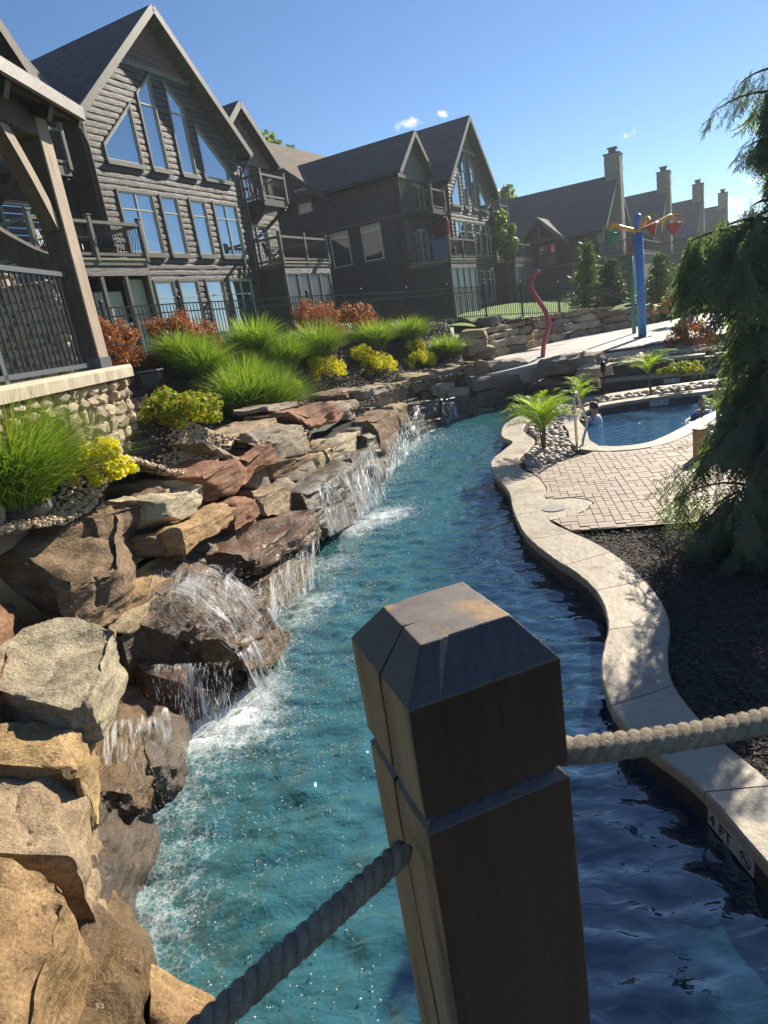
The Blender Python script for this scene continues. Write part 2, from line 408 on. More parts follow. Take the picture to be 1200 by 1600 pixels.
def leafmat(name, c1, c2, tr=.35, scale=2.0, rough=.5, c3=None, c3lim=(.55, .65), c3scale=6):
    return pmat(name, c1, c2, scale=scale, rough=rough, transl=tr, rnd=.05, c3=c3, c3lim=c3lim, c3scale=c3scale, spec=.35)
leafmat('grass blade', (.14, .265, .035), (.31, .42, .085), tr=.4, scale=26, c3=(.36, .38, .12), c3scale=31, c3lim=(.6, .72))
leafmat('yellow leaf', (.68, .62, .04), (.5, .54, .04), tr=.5, scale=8, c3=(.22, .34, .02), c3scale=10, c3lim=(.64, .76))
leafmat('yellow tip leaf', (.16, .26, .02), (.26, .34, .025), tr=.4, scale=8, c3=(.5, .38, .05), c3scale=11, c3lim=(.5, .6))
leafmat('rust leaf', (.26, .075, .03), (.34, .13, .045), tr=.4, scale=9, c3=(.09, .11, .02), c3scale=7)
leafmat('conifer spray', (.085, .135, .095), (.15, .215, .13), tr=.45, scale=2.5)
leafmat('spruce needle', (.05, .085, .055), (.09, .13, .08), tr=.25, scale=2)
leafmat('pine needle', (.07, .13, .03), (.13, .2, .05), tr=.3, scale=2)
leafmat('palm leaf', (.24, .4, .03), (.42, .54, .06), tr=.5, scale=4)
leafmat('flower leaf', (.45, .12, .16), (.5, .3, .3), tr=.35, scale=6, c3=(.08, .16, .03), c3scale=5, c3lim=(.45, .55))
leafmat('tree leaf', (.11, .2, .025), (.2, .3, .04), tr=.4, scale=1)
pmat('bark', (.09, .065, .045), (.14, .1, .07), scale=8, rough=.95, bump=.6, bscale=20, stretch=(2, 2, .4))

# ------------------------------------------------------------------ the lie of the land
WALL = np.array([(-0.6, 0.3), (-0.9, 1.2), (-1.2, 2.4), (-1.75, 3.1), (-1.85, 4.0), (-1.5, 5.75), (-1.0, 7.9), (-.4, 10.2), (.15, 12.8), (.95, 16.1), (1.9, 17.7), (3.2, 18.3), (4.3, 18.9), (6.2, 20.2)])
def offs(d, W=WALL):
    n = []
    for i in range(len(W)):
        t = W[min(i + 1, len(W) - 1)] - W[max(i - 1, 0)]; t = t / np.linalg.norm(t); n.append((-t[1], t[0]))
    return W + d * np.array(n)
def wpt(px, py, d):
    """where the line of sight through a photo position meets the wall face standing d behind the water line"""
    v = ray(px, py); best = None; Q = offs(d)
    for i in range(len(Q) - 1):
        a, e = Q[i], Q[i + 1] - Q[i]
        det = v.x * -e[1] + e[0] * v.y
        if abs(det) < 1e-9: continue
        t = (a[0] * -e[1] + e[0] * a[1]) / det
        s = (v.x * a[1] - v.y * a[0]) / det
        if t > 0 and -.001 <= s <= 1.001 and (best is None or t < best): best = t
    if best is None: return None
    return Vector((v.x * best, v.y * best, HC + v.z * best))
CHAN = [at(px, py, z=0) for px, py in ((905, 613), (945, 609.5), (980, 606), (1040, 601), (1100, 596), (1200, 588))]
CHAN = [(p.x, p.y) for p in CHAN] + [(20.0, 21.5)]
PADEDGE = [at(px, py, z=1.0) for px, py in ((868, 566), (905, 556), (960, 547), (1010, 540), (1060, 532), (1130, 522))]
PADEDGE = [(p.x, p.y) for p in PADEDGE]
PADBACK = [at(px, py, z=1.0) for px, py in ((776, 558), (830, 545), (874, 532), (932, 521), (985, 512), (1030, 503))]
PADBACK = [(p.x, p.y) for p in PADBACK]
WB = [tuple(p) for p in offs(1.12)[:9]] + [tuple(p) for p in offs(.8)[9:-1]]
LOW = WB + [(6.0, 20.6)] + CHAN[1:] + [(20, -4), (-.3, -4)]
PAD = PADBACK + [(PADBACK[-1][0] + 3, PADBACK[-1][1] + 1.5), (PADEDGE[-1][0] + 4, PADEDGE[-1][1] + 1), PADEDGE[-1]] + PADEDGE[::-1] + [(6.1, 20.95), (5.0, 20.05), (3.9, 19.45), (3.0, 19.3)]

def offl0(P, d):
    P = np.array(P); o = []
    for i in range(len(P)):
        t = P[min(i + 1, len(P) - 1)] - P[max(i - 1, 0)]; t = t / np.linalg.norm(t); o.append(tuple(P[i] + d * np.array((-t[1], t[0]))))
    return o
BEDX = [(-1.2, -2.2)] + [tuple(p) for p in offs(.4)[0:9]] + [tuple(p) for p in offs(.4)[9:12]] + [(3.9, 19.9), (3.9, 21.4), (4.4, 23.4), (6.2, 25.4), (7.6, 25.7), (4.9, 25.4), (3.4, 25.4), (1.6, 23.8), (.2, 22.2), (-1.4, 20.4), (-3.0, 18.6), (-4.4, 17.2), (-5.3, 15.2), (-6.0, 13.8), (-6.0, 8), (-5.6, 3.4), (-5.6, -2.2)]
PADX = offl0(PADBACK, .75) + PADEDGE[::-1] + [(4.6, 20.2), (3.6, 20.0)]
GRX = CHAN + PADEDGE[::-1]
ctl = []
for d, lst in ((1.2, ((2.5, 1.8), (4.0, 1.75), (6, 1.6), (8, 1.52), (10, 1.42), (12, 1.2), (14, 1.12), (16, 1.03))),):
    for y, z in lst:
        Q = offs(d); x = np.interp(y, Q[:10, 1], Q[:10, 0]); ctl.append((x, y, z))
ctl += [(-2.6, 1.5, 1.5), (-2.4, 0, 1.5), (.3, 17.6, 1.1), (1.8, 18.9, 1.1), (3.0, 19.6, 1.08), (4.5, 20.3, 1.04),
        (-2.9, 8.6, 2.12), (-3.1, 6.5, 2.1), (-4, 4, 2.1), (-5, 8.6, 2.2)]
FENCE = [(-27, 16.6, 2.95), (-19.5, 17.2, 2.95), (-13.7, 18.6, 2.92), (-8.2, 20.2, 2.84), (-3.5, 21.8, 2.78), (.93, 23.4, 2.66), (4.66, 25.2, 2.56), (8.0, 26.9, 2.5), (11.0, 28.2, 2.36), (13.9, 29.2, 2.2), (16.8, 30.6, 1.98), (20.1, 33.2, 1.62)]
FENCE = [tuple(pol(*f)) for f in FENCE]
FENCE += [tuple(at(985, 465, rr=36.0) - Vector((0, 0, 1.25))), tuple(at(1030, 465, rr=38.5) - Vector((0, 0, 1.25))), tuple(at(1075, 465.5, rr=41.0) - Vector((0, 0, 1.25))), tuple(at(1130, 461, rr=43.0) - Vector((0, 0, 1.25)))]
ctl += FENCE
for a, r, z in ((-30, 22, 3.0), (-22, 27, 3.15), (-12, 28, 3.2), (-3, 32, 3.1), (6, 42, 2.8), (12, 48, 2.7), (16, 54, 2.5), (20, 60, 2.3), (25, 66, 2.0), (30, 74, 1.9), (34, 80, 1.9), (40, 90, 2.0),
                (29, 52, 1.05), (33, 52, 1.5), (38, 55, 2.1), (26, 48, .6), (31, 44, .35), (36, 40, .6), (-40, 30, 3.1), (-60, 40, 3.0), (-90, 20, 2.4), (60, 40, 1.0), (90, 40, .6), (-20, 80, 3.5), (10, 100, 3.0), (30, 150, 3.0), (50, 110, 3.0), (180, 40, .8)):
    ctl.append(tuple(pol(a, r, z)))
for p in PADBACK: ctl.append((p[0] + .3, p[1] + 1.6, 2.0 if p[0] < 12 else 1.75))
# top of the stone wall behind the pad falls away to the right
ctl += [(9.5, 26.9, 2.05), (6.2, 24.8, 2.1), (14.8, 29.6, 1.75), (17.5, 31.5, 1.4), (4.2, 23.0, 1.75), (3.2, 21.6, 1.35), (2.4, 20.6, 1.2)]
CTL = np.array(ctl, float)
def height(X, Y):
    X, Y = np.asarray(X, float), np.asarray(Y, float); sh = X.shape; X, Y = X.ravel(), Y.ravel()
    d2 = (X[:, None] - CTL[None, :, 0]) ** 2 + (Y[:, None] - CTL[None, :, 1]) ** 2 + .05
    wt = d2 ** -1.7
    z = (wt * CTL[None, :, 2]).sum(1) / wt.sum(1)
    return z.reshape(sh)
def hz(x, y): return float(height(np.array([x]), np.array([y]))[0])
def onground(px, py, r0=3.0, r1=90.0):
    v = ray(px, py); h = math.hypot(v.x, v.y); rs = np.arange(r0, r1, .05)
    x, y, z = v.x / h * rs, v.y / h * rs, HC + v.z / h * rs
    g = height(x, y); k = np.argmax(z <= g)
    return Vector((x[k], y[k], g[k]))

def grid_terrain():
    gx = np.concatenate([-np.geomspace(340, 12, 26), np.arange(-11.5, 20, .4), np.geomspace(20.5, 340, 40)])
    gy = np.concatenate([-np.geomspace(340, 5, 16), np.arange(-4.6, 36, .4), np.geomspace(36.5, 340, 50)])
    X, Y = np.meshgrid(gx, gy); Z = height(X, Y)
    inp = inpoly(X, Y, PAD); Z = np.where(inp, np.minimum(Z, .8), Z)
    n, mcol = X.shape
    idx = np.arange(n * mcol).reshape(n, mcol)
    Fq = np.stack([idx[:-1, :-1], idx[:-1, 1:], idx[1:, 1:], idx[1:, :-1]], -1).reshape(-1, 4)
    cxm = X.ravel()[Fq].mean(1); cym = Y.ravel()[Fq].mean(1)
    keep = ~(inpoly(cxm, cym, LOW) | inpoly(cxm, cym, PADX) | inpoly(cxm, cym, GRX) | inpoly(cxm, cym, PAD) | inpoly(cxm, cym, BEDX))
    me = np_mesh('lawn', np.stack([X.ravel(), Y.ravel(), Z.ravel()], 1), Fq[keep], True)
    o = link('lawn', me, m['lawn']); o['kind'] = 'structure'; o['label'] = 'mown green lawn rising from the garden fence to the lodges'
grid_terrain()
def draped(name, poly, step, dz, mat, label):
    P = np.array(poly)[:, :2]; x0, y0 = P.min(0); x1, y1 = P.max(0)
    gx, gy = np.arange(x0, x1 + step, step), np.arange(y0, y1 + step, step)
    X, Y = np.meshgrid(gx, gy); Z = height(X, Y) + dz + .02 * gnoise(np.stack([X.ravel() * 3, Y.ravel() * 3, 0 * X.ravel()], 1)).reshape(X.shape)
    n, k = X.shape; idx = np.arange(n * k).reshape(n, k)
    Fq = np.stack([idx[:-1, :-1], idx[:-1, 1:], idx[1:, 1:], idx[1:, :-1]], -1).reshape(-1, 4)
    keep = inpoly(X.ravel()[Fq].mean(1), Y.ravel()[Fq].mean(1), poly)
    o = link(name, np_mesh(name, np.stack([X.ravel(), Y.ravel(), Z.ravel()], 1), Fq[keep], True), mat); o['kind'] = 'structure'; o['label'] = label
    return o
fr = [f[:2] for f in FENCE[1:10]]
BED = [(-1.7, -2.5)] + [tuple(p) for p in offs(1.3)[0:2]] + [tuple(p) for p in offs(1.55)[2:5]] + [tuple(p) for p in offs(1.3)[5:6]] + [tuple(p) for p in offs(1.08)[6:9]] + [tuple(p) for p in offs(.8)[9:12]] + [tuple(at(px, py, z=z))[:2] for px, py, z in ((722, 570, 1.1), (700, 553, 1.35), (694, 538, 1.6), (706, 520, 1.95), (742, 505, 2.2))] + [(8.4, 26.7)] + [(f[0] * .965, f[1] * .965) for f in fr[::-1][1:]] + [(-6.2, 14.5), (-6.5, 8), (-6.0, 3), (-6.0, -2.5)]
draped('mulch_bed', BED, .16, .05, m['mulch'], 'dark mulch bed between the boulder wall and the black fence')

# ------------------------------------------------------------------ water
def water():
    parts = []
    def grid(x0, x1, y0, y1, st, lim=None):
        gx, gy = np.arange(x0, x1 + st / 2, st), np.arange(y0, y1 + st / 2, st)
        X, Y = np.meshgrid(gx, gy); n, k = X.shape; idx = np.arange(n * k).reshape(n, k)
        Fq = np.stack([idx[:-1, :-1], idx[:-1, 1:], idx[1:, 1:], idx[1:, :-1]], -1).reshape(-1, 4)
        return X.ravel(), Y.ravel(), Fq
    x1, y1, f1 = grid(-2.6, 2.92, .6, 20.2, .04)
    poly = [(-3, 0)] + [tuple(p) for p in offs(.5)[1:]] + [(6.2, 20.6), (3, 21), (3, 0)]
    k = inpoly(x1[f1].mean(1), y1[f1].mean(1), [(-.4, .3)] + [tuple(p) for p in offs(.55)[1:-1]] + [(5.8, 20.4), (5.8, .3)])
    f1 = f1[k]
    x2, y2, f2 = grid(2.92, 20, 12.6, 21.4, .17)
    k = inpoly(x2[f2].mean(1), y2[f2].mean(1), LOW); f2 = f2[k]
    X = np.concatenate([x1, x2]); Y = np.concatenate([y1, y2]); Fq = np.concatenate([f1, f2 + len(x1)])
    P = np.stack([X, Y, 0 * X], 1)
    warp = .35 * gnoise(P * .7)
    a = fbm(np.stack([X * 1.8 + warp - Y * .5, Y * 4.2 + X * 1.3 + warp * 2, 0 * X], 1), 3) * .034
    b = gnoise(np.stack([X * 7 - Y * 1.5, Y * 11 + warp * 4, 0 * X + 3], 1)) * .011
    foam = np.zeros_like(X); agit = np.zeros_like(X)
    for px, py, sg, am in FALLS_AT:
        c = at(px, py, z=0); d2 = (X - c.x) ** 2 + (Y - c.y) ** 2
        foam += .48 * am * np.exp(-d2 / (2 * sg * sg)); agit += am * np.exp(-d2 / (2 * (sg * 2.2) ** 2))
    bl = [at(px, py, z=0) for px, py in ((640, 2400), (690, 1600), (690, 1000), (690, 880), (735, 790), (765, 720), (770, 680), (800, 655))]
    by_, bx_ = np.array([p.y for p in bl]), np.array([p.x for p in bl]); o_ = np.argsort(by_)
    aer = np.clip(.5 - (X - np.interp(Y, by_[o_], bx_[o_]) + .25 * gnoise(P * .9)) / 1.1, 0, 1); aer = aer * aer * (3 - 2 * aer); aer[X > 4] = 0
    foam = np.clip(foam, 0, 1.3)
    ag = np.clip(agit, 0, 1)
    Z = a + b + ag * .022 * gnoise(P * 16) + foam * .03 * np.abs(gnoise(P * 9))
    me = np_mesh('river_water', np.stack([X, Y, Z], 1), Fq, True)
    at_ = me.attributes.new('foam', 'FLOAT', 'POINT'); at_.data.foreach_set('value', foam.astype(np.float32))
    a4 = me.attributes.new('aeration', 'FLOAT', 'POINT'); a4.data.foreach_set('value', aer.astype(np.float32))
    a2 = me.attributes.new('agit', 'FLOAT', 'POINT'); a2.data.foreach_set('value', ag.astype(np.float32))
    mt = bpy.data.materials.new('river water'); mt.use_nodes = True; t = mt.node_tree; n = t.nodes; L = t.links; b_ = n['Principled BSDF']
    b_.inputs['IOR'].default_value = 2.1; b_.inputs['Specular IOR Level'].default_value = .6
    co = n.new('ShaderNodeTexCoord')
    af = n.new('ShaderNodeAttribute'); af.attribute_name = 'foam'
    n1 = n.new('ShaderNodeTexNoise'); n1.inputs['Scale'].default_value = 11; n1.inputs['Detail'].default_value = 9; n1.inputs['Roughness'].default_value = .72
    L.new(co.outputs['Object'], n1.inputs['Vector'])
    vr = n.new('ShaderNodeTexVoronoi'); vr.inputs['Scale'].default_value = 26; vr.feature = 'DISTANCE_TO_EDGE'
    ds = n.new('ShaderNodeVectorMath'); ds.operation = 'MULTIPLY_ADD'; ds.inputs[1].default_value = (.12, .12, .12); L.new(n1.outputs['Color'], ds.inputs[0]); L.new(co.outputs['Object'], ds.inputs[2]); L.new(ds.outputs[0], vr.inputs['Vector'])
    vm = n.new('ShaderNodeMapRange'); vm.inputs['From Max'].default_value = .25; vm.inputs['To Min'].default_value = .12; vm.inputs['To Max'].default_value = -.05; L.new(vr.outputs['Distance'], vm.inputs['Value'])
    s1 = n.new('ShaderNodeMath'); s1.operation = 'ADD'; L.new(af.outputs['Fac'], s1.inputs[0]); L.new(n1.outputs['Fac'], s1.inputs[1])
    s2 = n.new('ShaderNodeMath'); s2.operation = 'ADD'; L.new(s1.outputs[0], s2.inputs[0]); L.new(vm.outputs[0], s2.inputs[1])
    fm = n.new('ShaderNodeMapRange'); fm.inputs['From Min'].default_value = .86; fm.inputs['From Max'].default_value = 1.36; L.new(s2.outputs[0], fm.inputs['Value'])
    ca = n.new('ShaderNodeTexNoise'); ca.inputs['Scale'].default_value = .55; ca.inputs['Detail'].default_value = 3; L.new(co.outputs['Object'], ca.inputs['Vector'])
    base = n.new('ShaderNodeMix'); base.data_type = 'RGBA'; base.inputs['A'].default_value = (.024, .108, .122, 1); base.inputs['B'].default_value = (.04, .148, .158, 1)
    L.new(ca.outputs['Fac'], base.inputs['Factor'])
    mx = n.new('ShaderNodeMix'); mx.data_type = 'RGBA'; mx.inputs['B'].default_value = (.72, .78, .78, 1); L.new(fm.outputs[0], mx.inputs['Factor']); aa = n.new('ShaderNodeAttribute'); aa.attribute_name = 'aeration'; dk = n.new('ShaderNodeMix'); dk.data_type = 'RGBA'; dk.inputs['A'].default_value = (.008, .034, .062, 1); L.new(aa.outputs['Fac'], dk.inputs['Factor']); L.new(base.outputs['Result'], dk.inputs['B']); L.new(dk.outputs['Result'], mx.inputs['A'])
    L.new(mx.outputs['Result'], b_.inputs['Base Color'])
    rg = n.new('ShaderNodeMapRange'); rg.inputs['To Min'].default_value = .03; rg.inputs['To Max'].default_value = .6; L.new(fm.outputs[0], rg.inputs['Value']); L.new(rg.outputs[0], b_.inputs['Roughness'])
    w1 = n.new('ShaderNodeMapping'); w1.inputs['Scale'].default_value = (1, 1.7, 1); w1.inputs['Rotation'].default_value = (0, 0, .35); L.new(co.outputs['Object'], w1.inputs['Vector'])
    n2 = n.new('ShaderNodeTexNoise'); n2.inputs['Scale'].default_value = 6; n2.inputs['Detail'].default_value = 2; n2.inputs['Distortion'].default_value = .6; L.new(w1.outputs[0], n2.inputs['Vector'])
    bp = n.new('ShaderNodeBump'); bp.inputs['Distance'].default_value = .03; bp.inputs['Strength'].default_value = .5; L.new(n2.outputs['Fac'], bp.inputs['Height'])
    a3 = n.new('ShaderNodeAttribute'); a3.attribute_name = 'agit'
    n3 = n.new('ShaderNodeTexNoise'); n3.inputs['Scale'].default_value = 40; n3.inputs['Detail'].default_value = 5; L.new(co.outputs['Object'], n3.inputs['Vector'])
    bp2 = n.new('ShaderNodeBump'); bp2.inputs['Distance'].default_value = .02; am_ = n.new('ShaderNodeMath'); am_.operation = 'MULTIPLY'; am_.inputs[1].default_value = .35; L.new(a3.outputs['Fac'], am_.inputs[0]); L.new(am_.outputs[0], bp2.inputs['Strength']); L.new(n3.outputs['Fac'], bp2.inputs['Height']); L.new(bp.outputs[0], bp2.inputs['Normal'])
    L.new(bp2.outputs[0], b_.inputs['Normal'])
    MATS['river water'] = mt
    o = link('river_water', me, mt); o['kind'] = 'structure'; o['label'] = 'teal rippled water of the lazy river, white below the waterfalls'
FALLS_AT = [(262, 1150, .26, .9), (330, 1120, .3, 1.3), (395, 1075, .28, .7), (240, 1250, .24, .45), (230, 1380, .26, .4), (280, 1330, .24, .3), (215, 1470, .22, .3), (300, 1240, .3, .5), (385, 1140, .32, .6), (455, 985, .3, .55),
            (470, 950, .3, .8), (500, 885, .34, .8), (520, 930, .3, .55), (545, 830, .36, 1.0), (590, 806, .42, .95), (625, 800, .35, .6), (560, 870, .45, .4), (598, 752, .35, .8), (612, 726, .4, .9), (640, 703, .4, .9), (665, 688, .4, .6), (430, 1030, .35, .4), (330, 1440, .5, .34), (470, 1120, .5, .3), (250, 1540, .4, .3)]
water()
# basin
poly_sheet('river_bed', [(-4, -3), (21, -3), (21, 25), (-4, 25)], -1.4, m['pool wall'], 'structure')

# ------------------------------------------------------------------ rocks
def cube_grid(n):
    key, V, Fq = {}, [], []
    g = np.linspace(-1, 1, n + 1)
    for ax in range(3):
        for sg in (-1, 1):
            ids = []
            for i in range(n + 1):
                row = []
                for j in range(n + 1):
                    p = [0, 0, 0]; p[ax] = sg; p[(ax + 1) % 3] = g[i]; p[(ax + 2) % 3] = g[j]
                    kk = tuple(round(q, 5) for q in p)
                    if kk not in key: key[kk] = len(V); V.append(p)
                    row.append(key[kk])
                ids.append(row)
            for i in range(n):
                for j in range(n):
                    q = (ids[i][j], ids[i + 1][j], ids[i + 1][j + 1], ids[i][j + 1])
                    Fq.append(q if sg > 0 else q[::-1])
    return np.array(V, float), np.array(Fq)
_cg = {}
def rock(C, mat, parent, n=14, rough=1.0, roundness=0.04, name='boulder', label=None, cuts=7, seed=None):
    """C[a][b][c]: corners along, depth, up -> one broken block of stone"""
    if n not in _cg: _cg[n] = cube_grid(n)
    P, Fq = _cg[n]; P = P.copy()
    rg = np.random.default_rng(seed if seed is not None else int(abs(C[0][0][0].x * 7919 + C[1][0][1].y * 104729 + C[0][0][1].z * 3571) * 10) % 10 ** 8)
    sph = P / np.linalg.norm(P, axis=1)[:, None]
    P = P * (1 - roundness) + sph * roundness * 1.25
    for _ in range(cuts):
        ty = rg.random()
        d = rg.choice([-1.0, 1.0], 3)
        if ty < .6: d[rg.integers(3)] *= rg.uniform(0, .25); lim = 1.41 * rg.uniform(.8, .98)
        elif ty < .85: lim = 1.73 * rg.uniform(.68, .92)
        else:
            kx = rg.integers(3); q = d[kx]; d = d * rg.uniform(.1, .35, 3); d[kx] = q; lim = rg.uniform(.86, 1.0) * np.linalg.norm(d) * .98
        d = d / np.linalg.norm(d) if ty < .85 else d / np.linalg.norm(d)
        ov = np.maximum(0, P @ d - lim); P = P - ov[:, None] * d
    P = P / np.abs(P).max(0)[None] * 1.04
    A, B, Cc = [(P[:, i:i + 1] + 1) / 2 for i in range(3)]
    K = [[[np.array(C[a][b][c]) for c in (0, 1)] for b in (0, 1)] for a in (0, 1)]
    V = 0
    for a in (0, 1):
        for b in (0, 1):
            for c in (0, 1):
                V = V + K[a][b][c][None, :] * (A if a else 1 - A) * (B if b else 1 - B) * (Cc if c else 1 - Cc)
    cen = V.mean(0)
    size = np.ptp(V, axis=0).mean()
    nrm = np.zeros_like(V)
    fn = np.cross(V[Fq[:, 2]] - V[Fq[:, 0]], V[Fq[:, 3]] - V[Fq[:, 1]])
    if ((V[Fq].mean(1) - cen) * fn).sum() < 0: Fq = Fq[:, ::-1]; fn = -fn
    for k in range(4): np.add.at(nrm, Fq[:, k], fn)
    nrm /= np.linalg.norm(nrm, axis=1)[:, None] + 1e-9
    o = rg.uniform(0, 50, 3)
    cr1 = np.exp(-np.abs(gnoise(V * (2.3 / size) + o + 4)) / .05)
    dsp = .034 * size * fbm(V * (1.7 / size) + o, 3) + .03 * min(size, .8) * fbm(V * 3.4 + o, 4, .55)
    bed = V[:, 2] * 11 + .8 * fbm(V * 1.5 + o, 2)
    dsp = dsp + .026 * min(1, size) * np.abs(gnoise(np.stack([bed * 0 + o[0], V[:, 0] * .7 + V[:, 1] * .7, bed], 1))) * -1.6
    dsp = dsp - .03 * size * cr1 + .03 * size * (.35 - np.abs(gnoise(V * (1.5 / size) + o + 21)))
    # a broken lower ledge here and there
    st = gnoise(V * (1.1 / size) + o + 9); dsp = dsp - .05 * size * np.clip((st - .12) * 6, 0, 1)
    V = V + nrm * (dsp * rough)[:, None]
    me = np_mesh(name, V - cen, Fq, True)
    try: me.set_sharp_from_angle(angle=R(38))
    except Exception: pass
    ob = link(name, me, mat, parent); ob.location = Vector(cen) - (parent.location if parent else Vector())
    if label: ob['label'] = label
    return ob
def jit(C, rg, s):
    return [[[Vector(C[a][b][c]) + Vector(rg.uniform(-s, s, 3)) for c in (0, 1)] for b in (0, 1)] for a in (0, 1)]
def wall_rock(parent, TN, TF, BN, BF, d, D, mat, raise_=0.03, batter=.04, n=14, label=None, **k):
    """a block known by the four corners of its river face, D deep into the bank"""
    tn, tf = wpt(*TN, d), wpt(*TF, d); bn, bf = wpt(*BN, d - batter), wpt(*BF, d - batter)
    if None in (tn, tf, bn, bf): return None
    e = (tf - tn); nx = Vector((-e.y, e.x, 0)).normalized()
    up = Vector((0, 0, raise_))
    C = [[[bn, tn], [bn + nx * D, tn + nx * D + up]], [[bf, tf], [bf + nx * D, tf + nx * D + up]]]
    return rock(C, ROCK[mat], parent, n=n, label=label, **k)
def slab_rock(parent, px4, z4, h, mat, flare=.06, n=16, label=None, bot=None, **k):
    """a block known by its top: photo corners near-bank, near-river, far-river, far-bank and their levels"""
    T = [at(p[0], p[1], z=z) for p, z in zip(px4, z4)]
    c = sum(T, Vector()) / 4
    Bt = []
    for p in T:
        q = p - c; q.z = 0
        b = p + q * flare; b.z = p.z - h
        Bt.append(b)
    C = [[[Bt[1], T[1]], [Bt[0], T[0]]], [[Bt[2], T[2]], [Bt[3], T[3]]]]
    return rock(C, ROCK[mat], parent, n=n, label=label, **k)

rw = empty('rock_wall', (0, 0, 0)); tag(rw, 'long wall of stacked sandstone boulders with waterfalls along the left river bank', 'rock wall')
# -- top course
slab_rock(rw, [(-60, 850), (112, 934), (192, 884), (198, 780)], [1.69, 1.34, 1.34, 1.68], .44, 'brown', flare=.02, n=26, roundness=0.10, rough=1.1, label='largest brown boulder of the wall, flat lit top')
wall_rock(rw, (165, 792), (256, 762), (172, 850), (264, 822), 1.05, .8, 'brown', n=14, raise_=.05)
wall_rock(rw, (256, 752), (330, 722), (262, 790), (338, 760), 1.15, .7, 'tan', n=14)
wall_rock(rw, (252, 778), (314, 748), (262, 822), (318, 797), 0.8, 1.3, 'pale', n=20, roundness=0.04)
wall_rock(rw, (320, 742), (427, 690), (338, 786), (434, 722), 0.8, 0.95, 'rust', n=22, roundness=0.05, raise_=.06)
wall_rock(rw, (424, 676), (500, 658), (426, 738), (498, 714), 0.92, 0.83, 'grey', n=20, roundness=0.24, raise_=.12, label='rounded grey boulder standing above its neighbours')
wall_rock(rw, (428, 722), (507, 703), (446, 751), (508, 726), 0.8, 0.95, 'brown', n=14)
wall_rock(rw, (508, 702), (567, 664), (517, 731), (568, 693), 0.68, 0.95, 'pale', n=20, roundness=0.05, raise_=.05)
wall_rock(rw, (476, 643), (533, 627), (498, 674), (539, 652), 0.98, 1.2, 'rust', n=18, roundness=0.06)
wall_rock(rw, (534, 628), (575, 620), (540, 657), (581, 647), 1.0, 0.9, 'grey', n=16, roundness=0.05)
wall_rock(rw, (540, 612), (566, 604), (543, 626), (568, 619), 1.5, 1.1, 'brown', n=14, roundness=0.05)
wall_rock(rw, (571, 608), (613, 601), (578, 638), (615, 630), 1.0, 1.1, 'pale', n=16, roundness=0.07)
wall_rock(rw, (611, 600), (640, 594), (616, 632), (642, 623), 1.0, 0.9, 'tan', n=14)
wall_rock(rw, (638, 589), (681, 581), (643, 626), (678, 618), 1.0, 1.1, 'tan', n=16, roundness=0.06)
wall_rock(rw, (682, 578), (724, 571), (684, 600), (724, 598), 1.0, 1.0, 'grey', n=14)
wall_rock(rw, (724, 571), (744, 567), (726, 596), (745, 592), 0.98, 1.0, 'brown', n=12)
wall_rock(rw, (744, 563), (768, 563), (744, 590), (768, 586), 1.0, 1.0, 'brown', n=14, roundness=0.28)
wall_rock(rw, (768, 562), (828, 560), (769, 590), (827, 584), 1.0, 1.1, 'grey', n=18, roundness=0.09)
wall_rock(rw, (737, 590), (833, 582), (741, 612), (832, 598), 0.55, 0.9, 'grey', n=16, roundness=0.11)
wall_rock(rw, (676, 601), (711, 597), (678, 619), (711, 613), 0.7, 0.7, 'pale', n=12)
wall_rock(rw, (698, 609), (740, 602), (702, 625), (739, 617), 0.6, 0.7, 'tan', n=12)
# long flat cap stones between gravel and top course
wall_rock(rw, (265, 722), (338, 690), (272, 734), (344, 700), 1.7, 0.8, 'tan', n=14, rough=.8)
wall_rock(rw, (340, 690), (432, 652), (345, 706), (434, 668), 1.45, 0.8, 'tan', n=14, rough=.8, roundness=0.12)
wall_rock(rw, (418, 634), (476, 624), (420, 644), (478, 634), 1.75, 0.8, 'grey', n=12, rough=.7)
# -- second course
wall_rock(rw, (280, 830), (367, 787), (290, 864), (366, 818), 0.58, 0.6, 'gold', n=18, roundness=0.06)
wall_rock(rw, (252, 838), (281, 828), (256, 868), (290, 860), 0.75, 1.0, 'brown', n=10)
wall_rock(rw, (366, 782), (409, 766), (370, 833), (409, 804), 0.58, 0.6, 'rust', n=16, roundness=0.12)
wall_rock(rw, (410, 774), (454, 757), (418, 806), (457, 799), 0.58, 0.6, 'tan', n=14)
wall_rock(rw, (330, 690), (420, 730), (395, 760), (420, 765), 1.0, 0.75, 'grey', n=10)
slab_rock(rw, [(150, 925), (158, 962), (292, 880), (278, 850)], [1.14, 1.06, 1.0, 1.06], .14, 'gold', n=18, roundness=.06, flare=.03)
slab_rock(rw, [(165, 955), (172, 984), (288, 900), (284, 880)], [1.0, .95, .9, .94], .16, 'tan', n=14, flare=.03)
